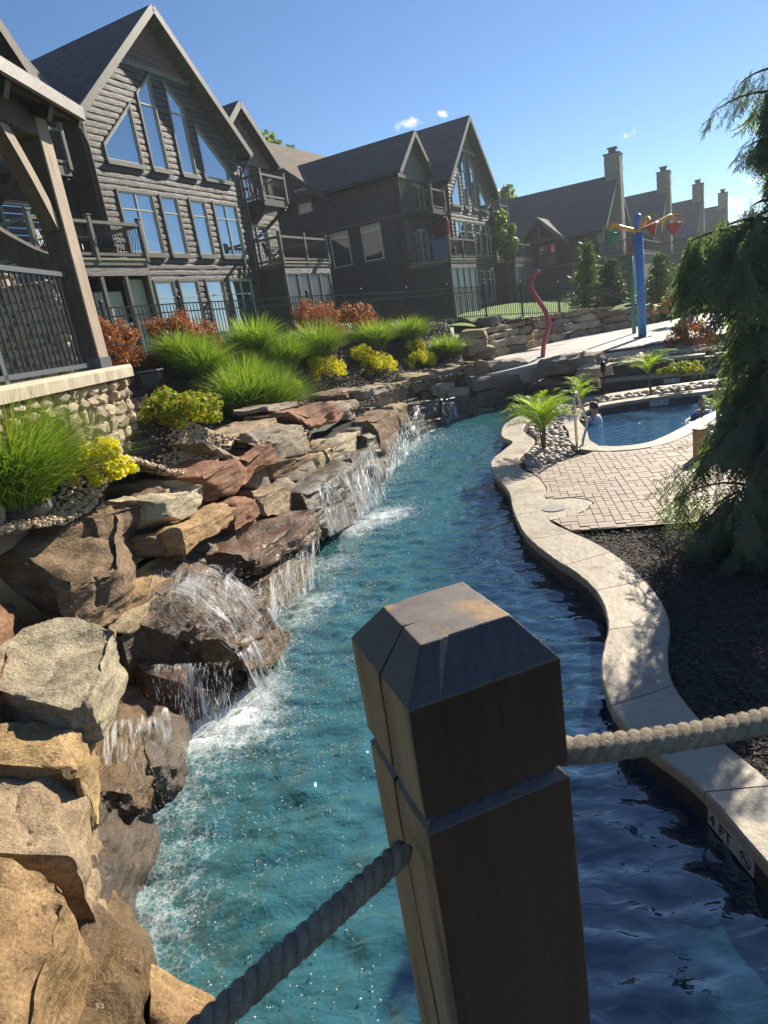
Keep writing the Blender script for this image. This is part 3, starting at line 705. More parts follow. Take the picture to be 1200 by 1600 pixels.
# -- wet boulders in the falls
def block(parent, T, Bt, mat, **k):
    T, Bt = [Vector(p) for p in T], [Vector(p) for p in Bt]      # near left, near right, far right, far left
    return rock([[[Bt[0], T[0]], [Bt[3], T[3]]], [[Bt[1], T[1]], [Bt[2], T[2]]]], ROCK[mat], parent, **k)
block(rw, [(-2.4, 5.2, 1.0), (-1.52, 5.32, .4), (-1.3, 6.15, .5), (-2.1, 6.35, 1.1)], [(-2.5, 5.05, .4), (-1.44, 5.18, -.1), (-1.2, 6.2, -.1), (-2.2, 6.4, .3)], 'wet', n=28, roundness=.1, rough=1.25, label='big wet red brown boulder with water streaming down')
block(rw, [(-2.32, 4.95, .58), (-1.6, 5.02, .14), (-1.5, 5.6, .2), (-2.2, 5.7, .6)], [(-2.4, 4.8, -.3), (-1.55, 4.95, -.3), (-1.4, 5.7, -.3), (-2.2, 5.8, -.3)], 'wet', n=22, roundness=.12, rough=1.25)
wall_rock(rw, (402, 858), (492, 797), (412, 908), (500, 842), 0.1, 0.95, 'wet', n=22, roundness=0.04, raise_=.06, cuts=5, label='flat topped wet brown slab jutting from the falls')
wall_rock(rw, (404, 905), (482, 862), (420, 960), (492, 922), 0.12, 0.5, 'wetgold', n=16)
wall_rock(rw, (383, 998), (458, 982), (392, 1052), (462, 1030), -0.22, 0.45, 'wetgold', n=14, roundness=0.15)
wall_rock(rw, (492, 757), (558, 720), (500, 806), (562, 772), 0.2, 0.8, 'wetgrey', n=18, roundness=0.05)
wall_rock(rw, (500, 800), (577, 764), (506, 852), (570, 808), 0.06, 0.6, 'wetgrey', n=16, roundness=0.12)
wall_rock(rw, (548, 716), (578, 698), (556, 770), (584, 752), 0.3, 0.6, 'wetgrey', n=14)
wall_rock(rw, (576, 678), (607, 671), (580, 711), (607, 702), 0.36, 0.7, 'wetgrey', n=14)
wall_rock(rw, (590, 652), (622, 638), (602, 735), (627, 702), 0.3, 0.7, 'brown', n=16, roundness=0.06)
wall_rock(rw, (616, 636), (636, 631), (626, 676), (641, 668), 0.4, 0.6, 'tan', n=12)
wall_rock(rw, (592, 720), (622, 710), (597, 755), (622, 741), 0.0, 0.5, 'wetgrey', n=12)
wall_rock(rw, (640, 632), (690, 622), (642, 668), (690, 655), 0.45, 0.7, 'wetgrey', n=14)
wall_rock(rw, (640, 664), (694, 650), (644, 690), (694, 670), 0.15, 0.6, 'wetgrey', n=12)
wall_rock(rw, (690, 624), (745, 616), (690, 650), (745, 642), 0.4, 0.7, 'wetgrey', n=14)
wall_rock(rw, (745, 614), (800, 604), (745, 640), (800, 628), 0.4, 0.7, 'wetgrey', n=14)
wall_rock(rw, (800, 602), (850, 596), (800, 630), (850, 620), 0.4, 0.8, 'wetgrey', n=14)
# -- near boulders seen from above
slab_rock(rw, [(-60, 1060), (128, 1112), (184, 985), (70, 955)], [1.18, 1.1, 1.1, 1.2], .3, 'pale', n=24, roundness=0.04, rough=.8, label='flat pale slab with a level sunlit top')
slab_rock(rw, [(-70, 1190), (118, 1200), (128, 1108), (-40, 1128)], [1.05, .98, .98, 1.05], .42, 'gold', n=22, roundness=0.05)
slab_rock(rw, [(-80, 1330), (112, 1338), (122, 1200), (-60, 1215)], [.98, .84, .9, 1.0], .5, 'tan', n=24, roundness=0.05)
slab_rock(rw, [(-90, 1700), (60, 1640), (105, 1385), (-40, 1340)], [1.0, .84, .88, 1.0], .8, 'gold', n=26, roundness=0.05)
slab_rock(rw, [(70, 1640), (215, 1640), (222, 1460), (102, 1370)], [.5, .42, .42, .52], .9, 'wetgold', n=24, roundness=0.07)
slab_rock(rw, [(205, 1680), (350, 1600), (345, 1525), (215, 1490)], [.34, .26, .26, .34], .8, 'gold', n=22, roundness=0.14)
slab_rock(rw, [(128, 1230), (225, 1240), (255, 1120), (140, 1085)], [.62, .4, .42, .66], .9, 'wetgold', n=22, roundness=0.12, rough=1.3)
slab_rock(rw, [(122, 1390), (205, 1375), (232, 1250), (135, 1230)], [.58, .26, .28, .6], .9, 'wetgrey', n=22, roundness=0.09, rough=1.2)
slab_rock(rw, [(228, 1200), (285, 1190), (290, 1100), (225, 1085)], [.35, .2, .2, .38], .8, 'wetgrey', n=16, roundness=0.15)
slab_rock(rw, [(130, 1480), (235, 1500), (215, 1400), (130, 1385)], [.4, .22, .24, .42], .8, 'wetgold', n=16, roundness=0.12)
slab_rock(rw, [(-40, 1075), (20, 1040), (28, 935), (-30, 930)], [1.3, 1.2, 1.2, 1.3], .5, 'rust', n=14, roundness=0.12)
# -- rough fill stones behind and below
rg = np.random.default_rng(21)
def run_along(W, step):
    W = np.array(W); L_ = np.linalg.norm(np.diff(W, axis=0), axis=1); s = np.concatenate([[0], np.cumsum(L_)])
    def f(t): return np.array([np.interp(t, s, W[:, 0]), np.interp(t, s, W[:, 1])])
    return f, s[-1]
for d, z0, z1, D in ((.42, -.5, .42, .6), (.66, .36, .95, .6)):
    Q = offs(d); f, L_ = run_along(Q[1:], 1); t = .2
    while t < L_ - .8:
        l = rg.uniform(.45, .95); a, b = f(t), f(t + l); e = (b - a) / np.linalg.norm(b - a); nx = np.array([-e[1], e[0]])
        zt = z1 - (.12 if a[1] > 12 else 0) + rg.uniform(-.08, .05)
        C = [[[Vector((*a, z0)), Vector((*a, zt))], [Vector((*(a + nx * D), z0)), Vector((*(a + nx * D), zt + .05))]],
             [[Vector((*b, z0)), Vector((*b, zt))], [Vector((*(b + nx * D), z0)), Vector((*(b + nx * D), zt + .05))]]]
        rock(jit(C, rg, .05), ROCK[rg.choice(['wetgrey', 'brown', 'tan', 'grey'])], rw, n=9, roundness=0.11)
        t += l * rg.uniform(.93, 1.0)
core = MB(); A_, B_ = offs(.95), offs(1.3)
for i in range(1, len(A_) - 1):
    zt = .95 if A_[i][1] < 14 else .8
    p, q, r_, s_ = A_[i], A_[i + 1], B_[i + 1], B_[i]
    core.prism([tuple(p), tuple(q), tuple(r_), tuple(s_)], -1.4, zt)
core.build('wall_core', m['pool wall'], rw)

# pale boulder and ledges where the river bends away
bw = empty('ledge_boulders', (0, 0, 0)); tag(bw, 'pale boulders on dark ledges where the river bends behind the palms', 'boulders')
def box_rock(parent, a, b, D, z0, z1, mat, n=12, rg=np.random.default_rng(5), j=.04, **k):
    a, b = Vector((a[0], a[1], 0)), Vector((b[0], b[1], 0)); e = (b - a).normalized(); nx = Vector((-e.y, e.x, 0)) * D
    Z = lambda p, z: Vector((p.x, p.y, z))
    C = [[[Z(a, z0), Z(a, z1)], [Z(a + nx, z0), Z(a + nx, z1)]], [[Z(b, z0), Z(b, z1)], [Z(b + nx, z0), Z(b + nx, z1)]]]
    return rock(jit(C, rg, j), ROCK[mat], parent, n=n, **k)
def pair(px0, px1, z): return at(*px0, z=z), at(*px1, z=z)
a, b = pair((833, 590), (908, 586), .72); box_rock(bw, a, b, 1.5, .66, 1.2, 'grey', n=18, roundness=0.12)
a, b = pair((826, 606), (912, 598), .5); box_rock(bw, a, b, 1.4, .42, .68, 'wetgrey', n=14)
a, b = pair((838, 622), (915, 612), .1); box_rock(bw, a, b, 1.6, -.3, .42, 'wetgrey', n=12)
a, b = pair((898, 578), (935, 576), .95); box_rock(bw, a, b, .9, .66, 1.0, 'pale', n=12)
a, b = pair((905, 598), (935, 595), .5); box_rock(bw, a, b, .8, .2, .66, 'brown', n=10)

# ------------------------------------------------------------------ walls of dry stone behind the splash pad
pw = empty('retaining_wall', (0, 0, 0)); tag(pw, 'stepped wall of squared sandstone blocks behind the splash pad', 'stone wall')
f, L_ = run_along(PADBACK, 1); rg = np.random.default_rng(12)
zc = [.95, 1.27, 1.58, 1.86]
for c in range(3 + 1):
    t = rg.uniform(-.3, 0) if c else 0
    while t < L_ - .3:
        l = rg.uniform(.7, 1.5); t1 = min(t + l, L_)
        z0 = zc[c]; z1 = (zc[c + 1] if c < 3 else 2.08) + rg.uniform(-.03, .03)
        drop = 0
        if c == 3 and (t > L_ * .75 or rg.random() < .1): t += l; continue
        a, b = f(max(t, 0)), f(t1); e = (b - a) / np.linalg.norm(b - a); nx = np.array([-e[1], e[0]])
        sh = nx * (.16 * c + rg.uniform(-.04, .06))
        box_rock(pw, a + sh, b + sh, .75, z0, z1, rg.choice(['tan', 'pale', 'brown', 'grey', 'gold'], p=[.3, .2, .2, .2, .1]), n=9, rg=rg, j=.03, roundness=0.05, name='stone', cuts=6)
        t += l + .02
# stepped end on the left with the tall standing stone
for (p0, p1, zb, zt, D, mt) in (((738, 565), (782, 557), 1.0, 1.3, .9, 'brown'), ((735, 556), (776, 549), 1.26, 1.55, .9, 'tan'), ((728, 545), (762, 540), 1.52, 1.85, .9, 'pale'), ((716, 534), (758, 528), 1.8, 2.15, .9, 'tan'), ((744, 548), (778, 545), 1.2, 2.45, .7, 'grey'), ((700, 552), (742, 566), 1.0, 1.35, .8, 'brown')):
    a, b = pair(p0, p1, zb); box_rock(pw, a, b, D, zb - .05, zt, mt, n=12, rg=rg, roundness=0.06, name='stone')

# ------------------------------------------------------------------ island with coping
PAIRS = [((1.85, -.6), (2.4, -.6)), ((1.75, .6), (2.25, .6)), ((1.62, 1.6), (2.1, 1.7)), ((1.55, 2.51), (1.95, 2.5)), ((1.5, 3.05), (1.88, 3.02)), ((1.37, 3.45), (1.81, 3.5)), ((1.33, 3.9), (1.83, 4.02)), ((1.46, 4.42), (1.99, 4.45)),
         ((1.71, 4.95), (2.22, 4.92)), ((1.85, 5.5), (2.35, 5.5)), ((1.85, 6.05), (2.38, 6.2)), ((1.73, 6.7), (2.31, 6.85)), ((1.66, 7.35), (2.17, 7.38)), ((1.68, 7.95), (2.07, 7.95)), ((1.78, 8.75), (2.28, 8.8)),
         ((1.89, 9.4), (2.44, 9.4)), ((1.92, 10.2), (2.5, 10.1)), ((1.95, 10.92), (2.42, 10.75)), ((2.1, 11.7), (2.52, 11.4)), ((2.5, 12.45), (2.92, 12.15)), ((2.78, 13.0), (3.2, 12.85)), ((2.72, 13.6), (3.22, 13.5)),
         ((2.84, 14.3), (3.3, 14.2)), ((3.2, 15.3), (3.65, 15.0)), ((4.1, 16.5), (4.4, 16.05)), ((5.3, 17.05), (5.45, 16.6)), ((6.5, 17.15), (6.6, 16.7)), ((8, 17.0), (8, 16.55)), ((10, 16.6), (9.9, 16.15)), ((12, 15.8), (11.8, 15.4))]
ZC = .25
NS = 10
OUT = catmull([p[0] for p in PAIRS], NS); INN = catmull([p[1] for p in PAIRS], NS)
isl = empty('island_coping', (0, 0, 0)); tag(isl, 'buff stamped stone coping winding along the island edge', kind='structure')
def slab_strip(parent, O, I, z, th, name, mat, gap=.006, lip=.012):
    """one coping slab with softened top edges and a hewn rim"""
    n = len(O); vs, fs = [], []
    mb = MB()
    O, I = np.array(O), np.array(I); c = (I - O); c = c / np.linalg.norm(c, axis=1)[:, None]
    wob = (.008 * np.array([gnoise(np.array([[p[0] * 9, p[1] * 9, 0]]))[0] for p in O]))[:, None] * c
    O = O + wob
    rings = [(O + c * .02, z - th), (O, z - th * .7), (O, z - lip), (O + c * lip, z), (I - c * lip, z), (I, z - lip), (I, z - th)]
    for Pn, zz in rings:
        for p in Pn: vs.append((p[0], p[1], zz + .004 * gnoise(np.array([[p[0] * 3, p[1] * 3, 5.]]))[0]))
    for r_ in range(len(rings) - 1):
        for i in range(n - 1): fs.append((r_ * n + i, r_ * n + i + 1, (r_ + 1) * n + i + 1, (r_ + 1) * n + i))
    fs.append(tuple(r_ * n for r_ in range(len(rings)))); fs.append(tuple(r_ * n + n - 1 for r_ in range(len(rings)))[::-1])
    mb.add(vs, fs); o = mb.build(name, mat, parent)
    bm = bmesh.new(); bm.from_mesh(o.data); bmesh.ops.recalc_face_normals(bm, faces=bm.faces[:]); bm.to_mesh(o.data); bm.free()
    return o
s_ = np.concatenate([[0], np.cumsum(np.linalg.norm(np.diff((OUT + INN) / 2, axis=0), axis=1))])
joints = [0]; rg = np.random.default_rng(2)
while joints[-1] < s_[-1] - .5: joints.append(joints[-1] + rg.uniform(.75, 1.15))
joints[-1] = s_[-1]
def at_s(A, t): return np.array([np.interp(t, s_, A[:, 0]), np.interp(t, s_, A[:, 1])])
for a, b in zip(joints[:-1], joints[1:]):
    ts = [a + .005] + [q for q in s_ if a + .03 < q < b - .03] + [b - .005]
    slab_strip(isl, [at_s(OUT, t) for t in ts], [at_s(INN, t) for t in ts], ZC, .11, 'coping_slab', m['coping stone'])
# grout and wall under the coping, dropping into the river
mb = MB(); n = len(OUT); c = INN - OUT; c = c / np.linalg.norm(c, axis=1)[:, None]
A_, B_ = OUT + c * .045, INN - c * .03
vs = [(*p, -1.4) for p in A_] + [(*p, ZC - .02) for p in A_] + [(*p, ZC - .02) for p in B_] + [(*p, -1.4) for p in B_]
fs = [(r_ * n + i, (r_ + 1) * n + i, (r_ + 1) * n + i + 1, r_ * n + i + 1) for r_ in range(3) for i in range(n - 1)]
mb.add(vs, fs); o = mb.build('river_wall', m['pool wall'], isl)
# lobe with the skimmer lid
lob = [(2.07, 7.9), (2.3, 7.93), (2.55, 8.05), (2.72, 8.2), (2.78, 8.35), (2.74, 8.52), (2.6, 8.68), (2.42, 8.78), (2.27, 8.81), (2.16, 8.5), (2.1, 8.2)]
mb = MB(); mb.prism(lob, ZC - .1, ZC - .002); mb.build('coping_lobe', m['coping stone'], isl)
lid = empty('skimmer_lid', (2.25, 8.34, ZC)); tag(lid, 'round grey skimmer lid set in the coping lobe', 'lid')
mb = MB(); mb.tube([(0, 0, 0), (0, 0, .006)], .125, 24, smooth=False); mb.build('lid', m['grey metal'], lid)
mb = MB(); mb.tube([(0, 0, 0), (0, 0, .01)], .15, 24, smooth=False); mb.tube([(0, 0, .006), (0, 0, .011)], .02, 8, smooth=False); mb.build('rim', pmat('lid rim', (.3, .29, .27), rough=.5), lid)

SPA = catmull([(4.0, 11.45), (4.25, 11.2), (4.75, 11.15), (5.4, 11.6), (6.4, 12.5), (7.3, 13.2), (8.2, 14.0), (8.4, 14.9), (7.6, 15.25), (6.5, 15.45), (5.5, 15.45), (4.95, 15.05), (4.55, 14.2), (4.3, 13.0), (4.05, 12.1), (4.0, 11.45)], 6)[:-1]
cen = SPA.mean(0)
def grow(P, d):
    o = []
    for i in range(len(P)):
        t = P[(i + 1) % len(P)] - P[i - 1]; t = t / np.linalg.norm(t); o.append(P[i] + d * np.array((t[1], -t[0])))
    return np.array(o)
SPA_O = grow(SPA, .36)
# ground of the island: mulch, pavers and stone beds lie on a flat base with the spa cut out
def ring_sheet(name, outer, hole, z, mat, kind='structure', parent=None):
    bm = bmesh.new()
    vo = [bm.verts.new((*p, z)) for p in outer]; vh = [bm.verts.new((*p, z)) for p in hole]
    es = [bm.edges.new((vo[i], vo[(i + 1) % len(vo)])) for i in range(len(vo))] + [bm.edges.new((vh[i], vh[(i + 1) % len(vh)])) for i in range(len(vh))]
    bmesh.ops.triangle_fill(bm, use_beauty=True, use_dissolve=False, edges=es)
    for f in bm.faces:
        if f.normal.z < 0: f.normal_flip()
    me = bpy.data.meshes.new(name); bm.to_mesh(me); bm.free()
    o = link(name, me, mat, parent)
    if kind: o['kind'] = kind
    return o
island_poly = [tuple(p) for p in (INN - c * .06)[::4]] + [(19.5, 14), (19.5, -3)]
ring_sheet('island_ground', island_poly, [tuple(p) for p in grow(SPA, .1)], ZC - .06, m['mulch'])
MULCH_R = [tuple(p) for p in INN[:12 * NS + 2]] + [(2.2, 7.36), (3.7, 6.95), (5.5, 6.6), (9, 6.2), (12, 6), (12, -.6)]
PATIO = [(2.19, 7.4), (3.7, 7.0), (5.5, 6.65), (7.4, 6.4), (8.5, 8.5), (9, 13.0), (7.9, 12.9)] + [tuple(p) for p in SPA_O[24:1:-2]] + [(3.6, 11.0), (3.05, 10.75), (2.47, 10.7), (2.52, 10.1), (2.46, 9.4), (2.3, 8.83), (2.62, 8.7), (2.77, 8.53), (2.8, 8.35), (2.74, 8.18), (2.56, 8.02), (2.3, 7.9), (2.1, 7.88)]
poly_sheet('patio_base', PATIO, ZC - .001, m['paver'], 'structure')
patio = empty('paver_patio', (0, 0, 0)); tag(patio, 'tan stamped paver patio between the river coping and the small pool', kind='structure')
rg = np.random.default_rng(17)
def mesh_block(w_, d_, h):
    mb = MB(); b = .004
    V = [(-w_ / 2, -d_ / 2, 0), (w_ / 2, -d_ / 2, 0), (w_ / 2, d_ / 2, 0), (-w_ / 2, d_ / 2, 0)]
    T = [(x * (1 - 2 * b / w_), y * (1 - 2 * b / d_), h) for x, y, _ in V]; Lw = [(x, y, h - b) for x, y, _ in V]
    mb.add(V + Lw + T, [(i, (i + 1) % 4, 4 + (i + 1) % 4, 4 + i) for i in range(4)] + [(4 + i, 4 + (i + 1) % 4, 8 + (i + 1) % 4, 8 + i) for i in range(4)] + [(8, 9, 10, 11)])
    me = mb.mesh('paver'); me.materials.append(m['paver']); return me
U_ = .105
sizes = {(1, 1): mesh_block(U_ - .007, U_ - .007, .03), (2, 1): mesh_block(2 * U_ - .007, U_ - .007, .03), (1, 2): mesh_block(U_ - .007, 2 * U_ - .007, .03), (2, 2): mesh_block(2 * U_ - .007, 2 * U_ - .007, .03)}
occ = {}; th = R(-12); placed = []
for j in range(-28, 82):
    for i in range(-14, 92):
        if (i, j) in occ: continue
        opts = [(2, 2), (2, 1), (1, 2), (1, 1)]; k = rg.permutation(4)
        for q in list(k) + [3]:
            a, b = opts[q]
            if all((i + x, j + y) not in occ for x in range(a) for y in range(b)): break
        for x in range(a):
            for y in range(b): occ[(i + x, j + y)] = 1
        lx, ly = (i + a / 2) * U_, (j + b / 2) * U_
        X, Y = 2.0 + lx * math.cos(th) - ly * math.sin(th), 7.0 + lx * math.sin(th) + ly * math.cos(th)
        hw = [(X + sx * a * U_ / 2 * .8, Y + sy * b * U_ / 2 * .8) for sx in (-1, 1) for sy in (-1, 1)]
        if inpoly(np.array([X] + [h[0] for h in hw]), np.array([Y] + [h[1] for h in hw]), PATIO).sum() >= 4: placed.append((X, Y, (a, b)))
placed.sort(key=lambda p: math.hypot(p[0], p[1]) + (3 if p[0] / p[1] > .56 else 0))
rest = MB()
for k, (X, Y, ab) in enumerate(placed):
    zt = ZC - .022 + rg.uniform(-.003, .002)
    if k < 290:
        o = link('paver', sizes[ab], None, patio); o.location = (X, Y, zt); o.rotation_euler = (rg.normal(0, .004), rg.normal(0, .004), th)
    else:
        rest.box((X, Y, zt + .014), (ab[0] * U_ - .014, ab[1] * U_ - .014, .03), Matrix.Rotation(th, 3, 'Z'))
o = rest.build('far_pavers', m['paver'], patio); o['kind'] = 'stuff'

# small pool
spa = empty('small_pool', (0, 0, 0)); tag(spa, 'small kidney shaped pool behind the handrail', kind='structure')
n = len(SPA)
for i in range(0, n, 5):
    ids = [(i + k) % n for k in range(6)] if i + 5 < n else list(range(i, n)) + [0]
    slab_strip(spa, [SPA[q] for q in ids], [SPA_O[q] for q in ids], ZC + .015, .09, 'coping_slab', m['coping stone'])
mb = MB(); A_ = grow(SPA, .03)
vs = [(*p, -1.2) for p in A_] + [(*p, ZC - .01) for p in A_] + [(*p, ZC - .02) for p in grow(SPA, .3)]
mb.add(vs, [(r_ * n + i, r_ * n + (i + 1) % n, (r_ + 1) * n + (i + 1) % n, (r_ + 1) * n + i) for r_ in range(2) for i in range(n)])
mb.build('pool_wall', pmat('pool tile', (.05, .045, .04), (.1, .09, .078), scale=6, rough=.4), spa)
o = poly_sheet('pool_water', [tuple(p) for p in grow(SPA, .05)], .045, None); 
bm = bmesh.new(); bm.from_mesh(o.data); bmesh.ops.subdivide_edges(bm, edges=bm.edges[:], cuts=3); bm.to_mesh(o.data); bm.free()
sw = bpy.data.materials.new('pool water'); sw.use_nodes = True; t = sw.node_tree; b_ = t.nodes['Principled BSDF']
b_.inputs['Base Color'].default_value = (.02, .09, .17, 1); b_.inputs['Roughness'].default_value = .03; b_.inputs['IOR'].default_value = 2.2
co = t.nodes.new('ShaderNodeTexCoord'); mp = t.nodes.new('ShaderNodeMapping'); mp.inputs['Scale'].default_value = (1.4, 4.2, 1); mp.inputs['Rotation'].default_value = (0, 0, -.25)
nz = t.nodes.new('ShaderNodeTexNoise'); nz.inputs['Scale'].default_value = 2.4; nz.inputs['Detail'].default_value = 3; nz.inputs['Distortion'].default_value = .5
bp = t.nodes.new('ShaderNodeBump'); bp.inputs['Strength'].default_value = .75; bp.inputs['Distance'].default_value = .09
t.links.new(co.outputs['Object'], mp.inputs['Vector']); t.links.new(mp.outputs[0], nz.inputs['Vector']); t.links.new(nz.outputs['Fac'], bp.inputs['Height']); t.links.new(bp.outputs[0], b_.inputs['Normal'])
o.data.materials.clear(); o.data.materials.append(sw); o['kind'] = 'structure'; o['label'] = 'blue rippled water of the small pool'

_l, _r = offs(1.06)[6:12], offs(1.5)[6:12]
GB = [tuple(p) for p in _l] + [tuple(p) for p in _r[::-1]]
draped('gravel_strip', GB, .12, .068, m['pebble'], 'ground of the pale pebble strip along the boulders')
# terraces behind the channel: two coping ledges, gravel, the dark kerb of the pad
def offl(P, d):
    P = np.array(P); o = []
    for i in range(len(P)):
        t = P[min(i + 1, len(P) - 1)] - P[max(i - 1, 0)]; t = t / np.linalg.norm(t); o.append(P[i] + d * np.array((-t[1], t[0])))
    return o
ter = empty('channel_terrace', (0, 0, 0)); tag(ter, 'two low stone coped walls stepping up behind the far river channel', kind='structure')
def strip(parent, P, d0, d1, z0, z1, name, mat):
    A_, B_ = offl(P, d0), offl(P, d1); mb = MB()
    for i in range(len(P) - 1): mb.prism([tuple(A_[i]), tuple(A_[i + 1]), tuple(B_[i + 1]), tuple(B_[i])], z0, z1)
    return mb.build(name, mat, parent)
CH2 = [tuple(p) for p in catmull(CHAN[:7], 6)]
strip(ter, CH2, 0, .5, -1.4, .2, 'channel_wall', m['pool wall'])
for i in range(0, len(CH2) - 3, 3):
    slab_strip(ter, offl(CH2[i:i + 4], -.04), offl(CH2[i:i + 4], .5), .28, .09, 'coping_slab', m['coping stone'])
strip(ter, CH2, .5, .9, -.2, .62, 'upper_wall', m['pool wall'])
for i in range(0, len(CH2) - 3, 3):
    slab_strip(ter, offl(CH2[i:i + 4], .46), offl(CH2[i:i + 4], .95), .7, .09, 'coping_slab', m['coping stone'])
gb = offl(CH2, .9)
GR = [tuple(p) for p in gb] + PADEDGE[::-1]
def two_sheet(name, A_, B_, za, zb, mat, label):
    n = max(len(A_), len(B_)); rs = lambda P: np.array([[np.interp(q, np.linspace(0, 1, len(P)), np.array(P)[:, k]) for k in (0, 1)] for q in np.linspace(0, 1, n)])
    A_, B_ = rs(A_), rs(B_); vs = [(*p, za) for p in A_] + [(*p, zb) for p in B_]
    mb = MB(); mb.add(vs, [(i, i + 1, n + i + 1, n + i) for i in range(n - 1)]); o = mb.build(name, mat); o['kind'] = 'structure'; o['label'] = label; return o
two_sheet('gravel_bed', gb, [(p[0] + .0, p[1] + .3) for p in PADEDGE] + [(16, 25)], .64, .78, m['pebble'], 'pebble strip between the channel terrace and the splash pad')
strip(None, PADEDGE, -.05, .28, .4, .93, 'pad_footing', m['concrete'])['kind'] = 'structure'
o = strip(None, PADEDGE, .0, .35, .9, 1.012, 'pad_kerb', m['black edge']); o['kind'] = 'structure'; o['label'] = 'black kerb along the front of the splash pad'
o = poly_sheet('splash_pad', PAD, 1.0, m['concrete'], 'structure'); o['label'] = 'pale damp concrete splash pad with dark water streaks'
mb = MB(); mb.prism(PAD, .2, .995); mb.build('pad_base', m['concrete'])['kind'] = 'structure'
# drain joints in the pad
# ------------------------------------------------------------------ scattered small stones (each its own mesh is past counting)
def ico(n=1):
    bm = bmesh.new(); bmesh.ops.create_icosphere(bm, subdivisions=n, radius=1); V = np.array([v.co for v in bm.verts]); Fc = np.array([[v.index for v in f.verts] for f in bm.faces]); bm.free(); return V, Fc
OCT = (np.array([(1, 0, 0), (-1, 0, 0), (0, 1, 0), (0, -1, 0), (0, 0, 1), (0, 0, -1)], float), np.array([(0, 2, 4), (2, 1, 4), (1, 3, 4), (3, 0, 4), (2, 0, 5), (1, 2, 5), (3, 1, 5), (0, 3, 5)]))
def scatter(name, pts, sc, mat, base, rg, parent=None, tilt=.3, smooth=False, jit_=.0):
    """pts (n,3), sc (n,3): copies of a base solid, freely turned"""
    V0, F0_ = base; n = len(pts); k = len(V0)
    a = rg.uniform(0, 2 * np.pi, n); tx, ty = rg.normal(0, tilt, n), rg.normal(0, tilt, n)
    V = V0[None] * sc[:, None, :]
    if jit_: V = V * (1 + rg.normal(0, jit_, (n, k, 1)))
    y, z = V[..., 1].copy(), V[..., 2].copy(); cx, sx = np.cos(tx)[:, None], np.sin(tx)[:, None]
    V[..., 1], V[..., 2] = y * cx - z * sx, y * sx + z * cx
    x, z = V[..., 0].copy(), V[..., 2].copy(); cy, sy = np.cos(ty)[:, None], np.sin(ty)[:, None]
    V[..., 0], V[..., 2] = x * cy + z * sy, -x * sy + z * cy
    x, y = V[..., 0].copy(), V[..., 1].copy(); ca, sa = np.cos(a)[:, None], np.sin(a)[:, None]
    V[..., 0], V[..., 1] = x * ca - y * sa, x * sa + y * ca
    V = V + pts[:, None, :]
    Fc = F0_[None] + (np.arange(n) * k)[:, None, None]
    o = link(name, np_mesh(name, V.reshape(-1, 3), Fc.reshape(-1, F0_.shape[1]), smooth), mat, parent); o['kind'] = 'stuff'
    return o
def rand_in(poly, n, rg):
    P = np.array(poly)[:, :2]; x0, y0 = P.min(0); x1, y1 = P.max(0); out = np.zeros((0, 2))
    while len(out) < n:
        q = rg.uniform((x0, y0), (x1, y1), (n * 2, 2)); out = np.concatenate([out, q[inpoly(q[:, 0], q[:, 1], poly)]])
    return out[:n]
rg = np.random.default_rng(31)
# mulch chips, right bank
P = rand_in([p for p in MULCH_R if p[1] > .5] + [(7, 1.0)], 52000, rg); P = P[(P[:, 0] < 5.2) & (P[:, 1] > 1.5)]
P = P[np.random.default_rng(1).random(len(P)) < np.clip(6.5 / (P[:, 0] ** 2 + P[:, 1] ** 2) ** .5, .2, 1)]
zz = ZC - .055 + rg.uniform(0, .035, len(P)); k = len(P)
o = scatter('mulch_chips', np.column_stack([P, zz]), np.column_stack([rg.uniform(.014, .036, k), rg.uniform(.005, .011, k), rg.uniform(.003, .006, k)]), m['mulch chip'], OCT, rg, tilt=.45)
o['label'] = 'loose shredded black mulch beside the winding coping'
# mulch chips, left bed
P = rand_in(BED, 60000, rg); k = len(P); z = height(P[:, 0], P[:, 1]) + .06 + rg.uniform(0, .04, k)
kk = P[:, 1] < 27; P, z = P[kk], z[kk]; k = len(P)
o = scatter('mulch_chips', np.column_stack([P, z]), np.column_stack([rg.uniform(.02, .05, k) * (1 + P[:, 1] / 30), rg.uniform(.008, .015, k) * (1 + P[:, 1] / 20), rg.uniform(.004, .009, k)]), m['mulch chip'], OCT, rg, tilt=.4)
o['label'] = 'loose black mulch among the garden shrubs'
# pale gravel strip behind the top course
f, L_ = run_along(offs(1.0)[1:11], 1); k = 24000; t_ = rg.uniform(3.2, L_, k); base_ = np.array([f(t) for t in t_]); P2 = np.array([f(t + .05) for t in t_]); e = P2 - base_; e /= np.linalg.norm(e, axis=1)[:, None] + 1e-9
nx = np.column_stack([-e[:, 1], e[:, 0]]); dd = rg.normal(.36, .14, k) + .08 * np.sin(t_ * 1.7); P = base_ + nx * dd[:, None]; ok_ = inpoly(P[:, 0], P[:, 1], BED) | inpoly(P[:, 0], P[:, 1], GB); P = P[ok_]; k = len(P)
z = height(P[:, 0], P[:, 1]) + .065 + rg.uniform(-.01, .03, k)
s = rg.uniform(.013, .033, k)
o = scatter('gravel', np.column_stack([P, z]), np.column_stack([s, s * rg.uniform(.6, .95, k), s * rg.uniform(.45, .8, k)]), m['pebble'], ico(1), rg, smooth=True, jit_=.1)
o['label'] = 'pale pebble strip behind the top course of boulders'
P = rand_in(GR, 2600, rg); k = len(P); s = rg.uniform(.04, .1, k)
o = scatter('gravel', np.column_stack([P, np.full(k, .72) + rg.uniform(-.02, .05, k)]), np.column_stack([s, s * .8, s * .6]), m['pebble'], ico(1), rg, smooth=True)
o['label'] = 'grey pebbles between the terrace and the splash pad'
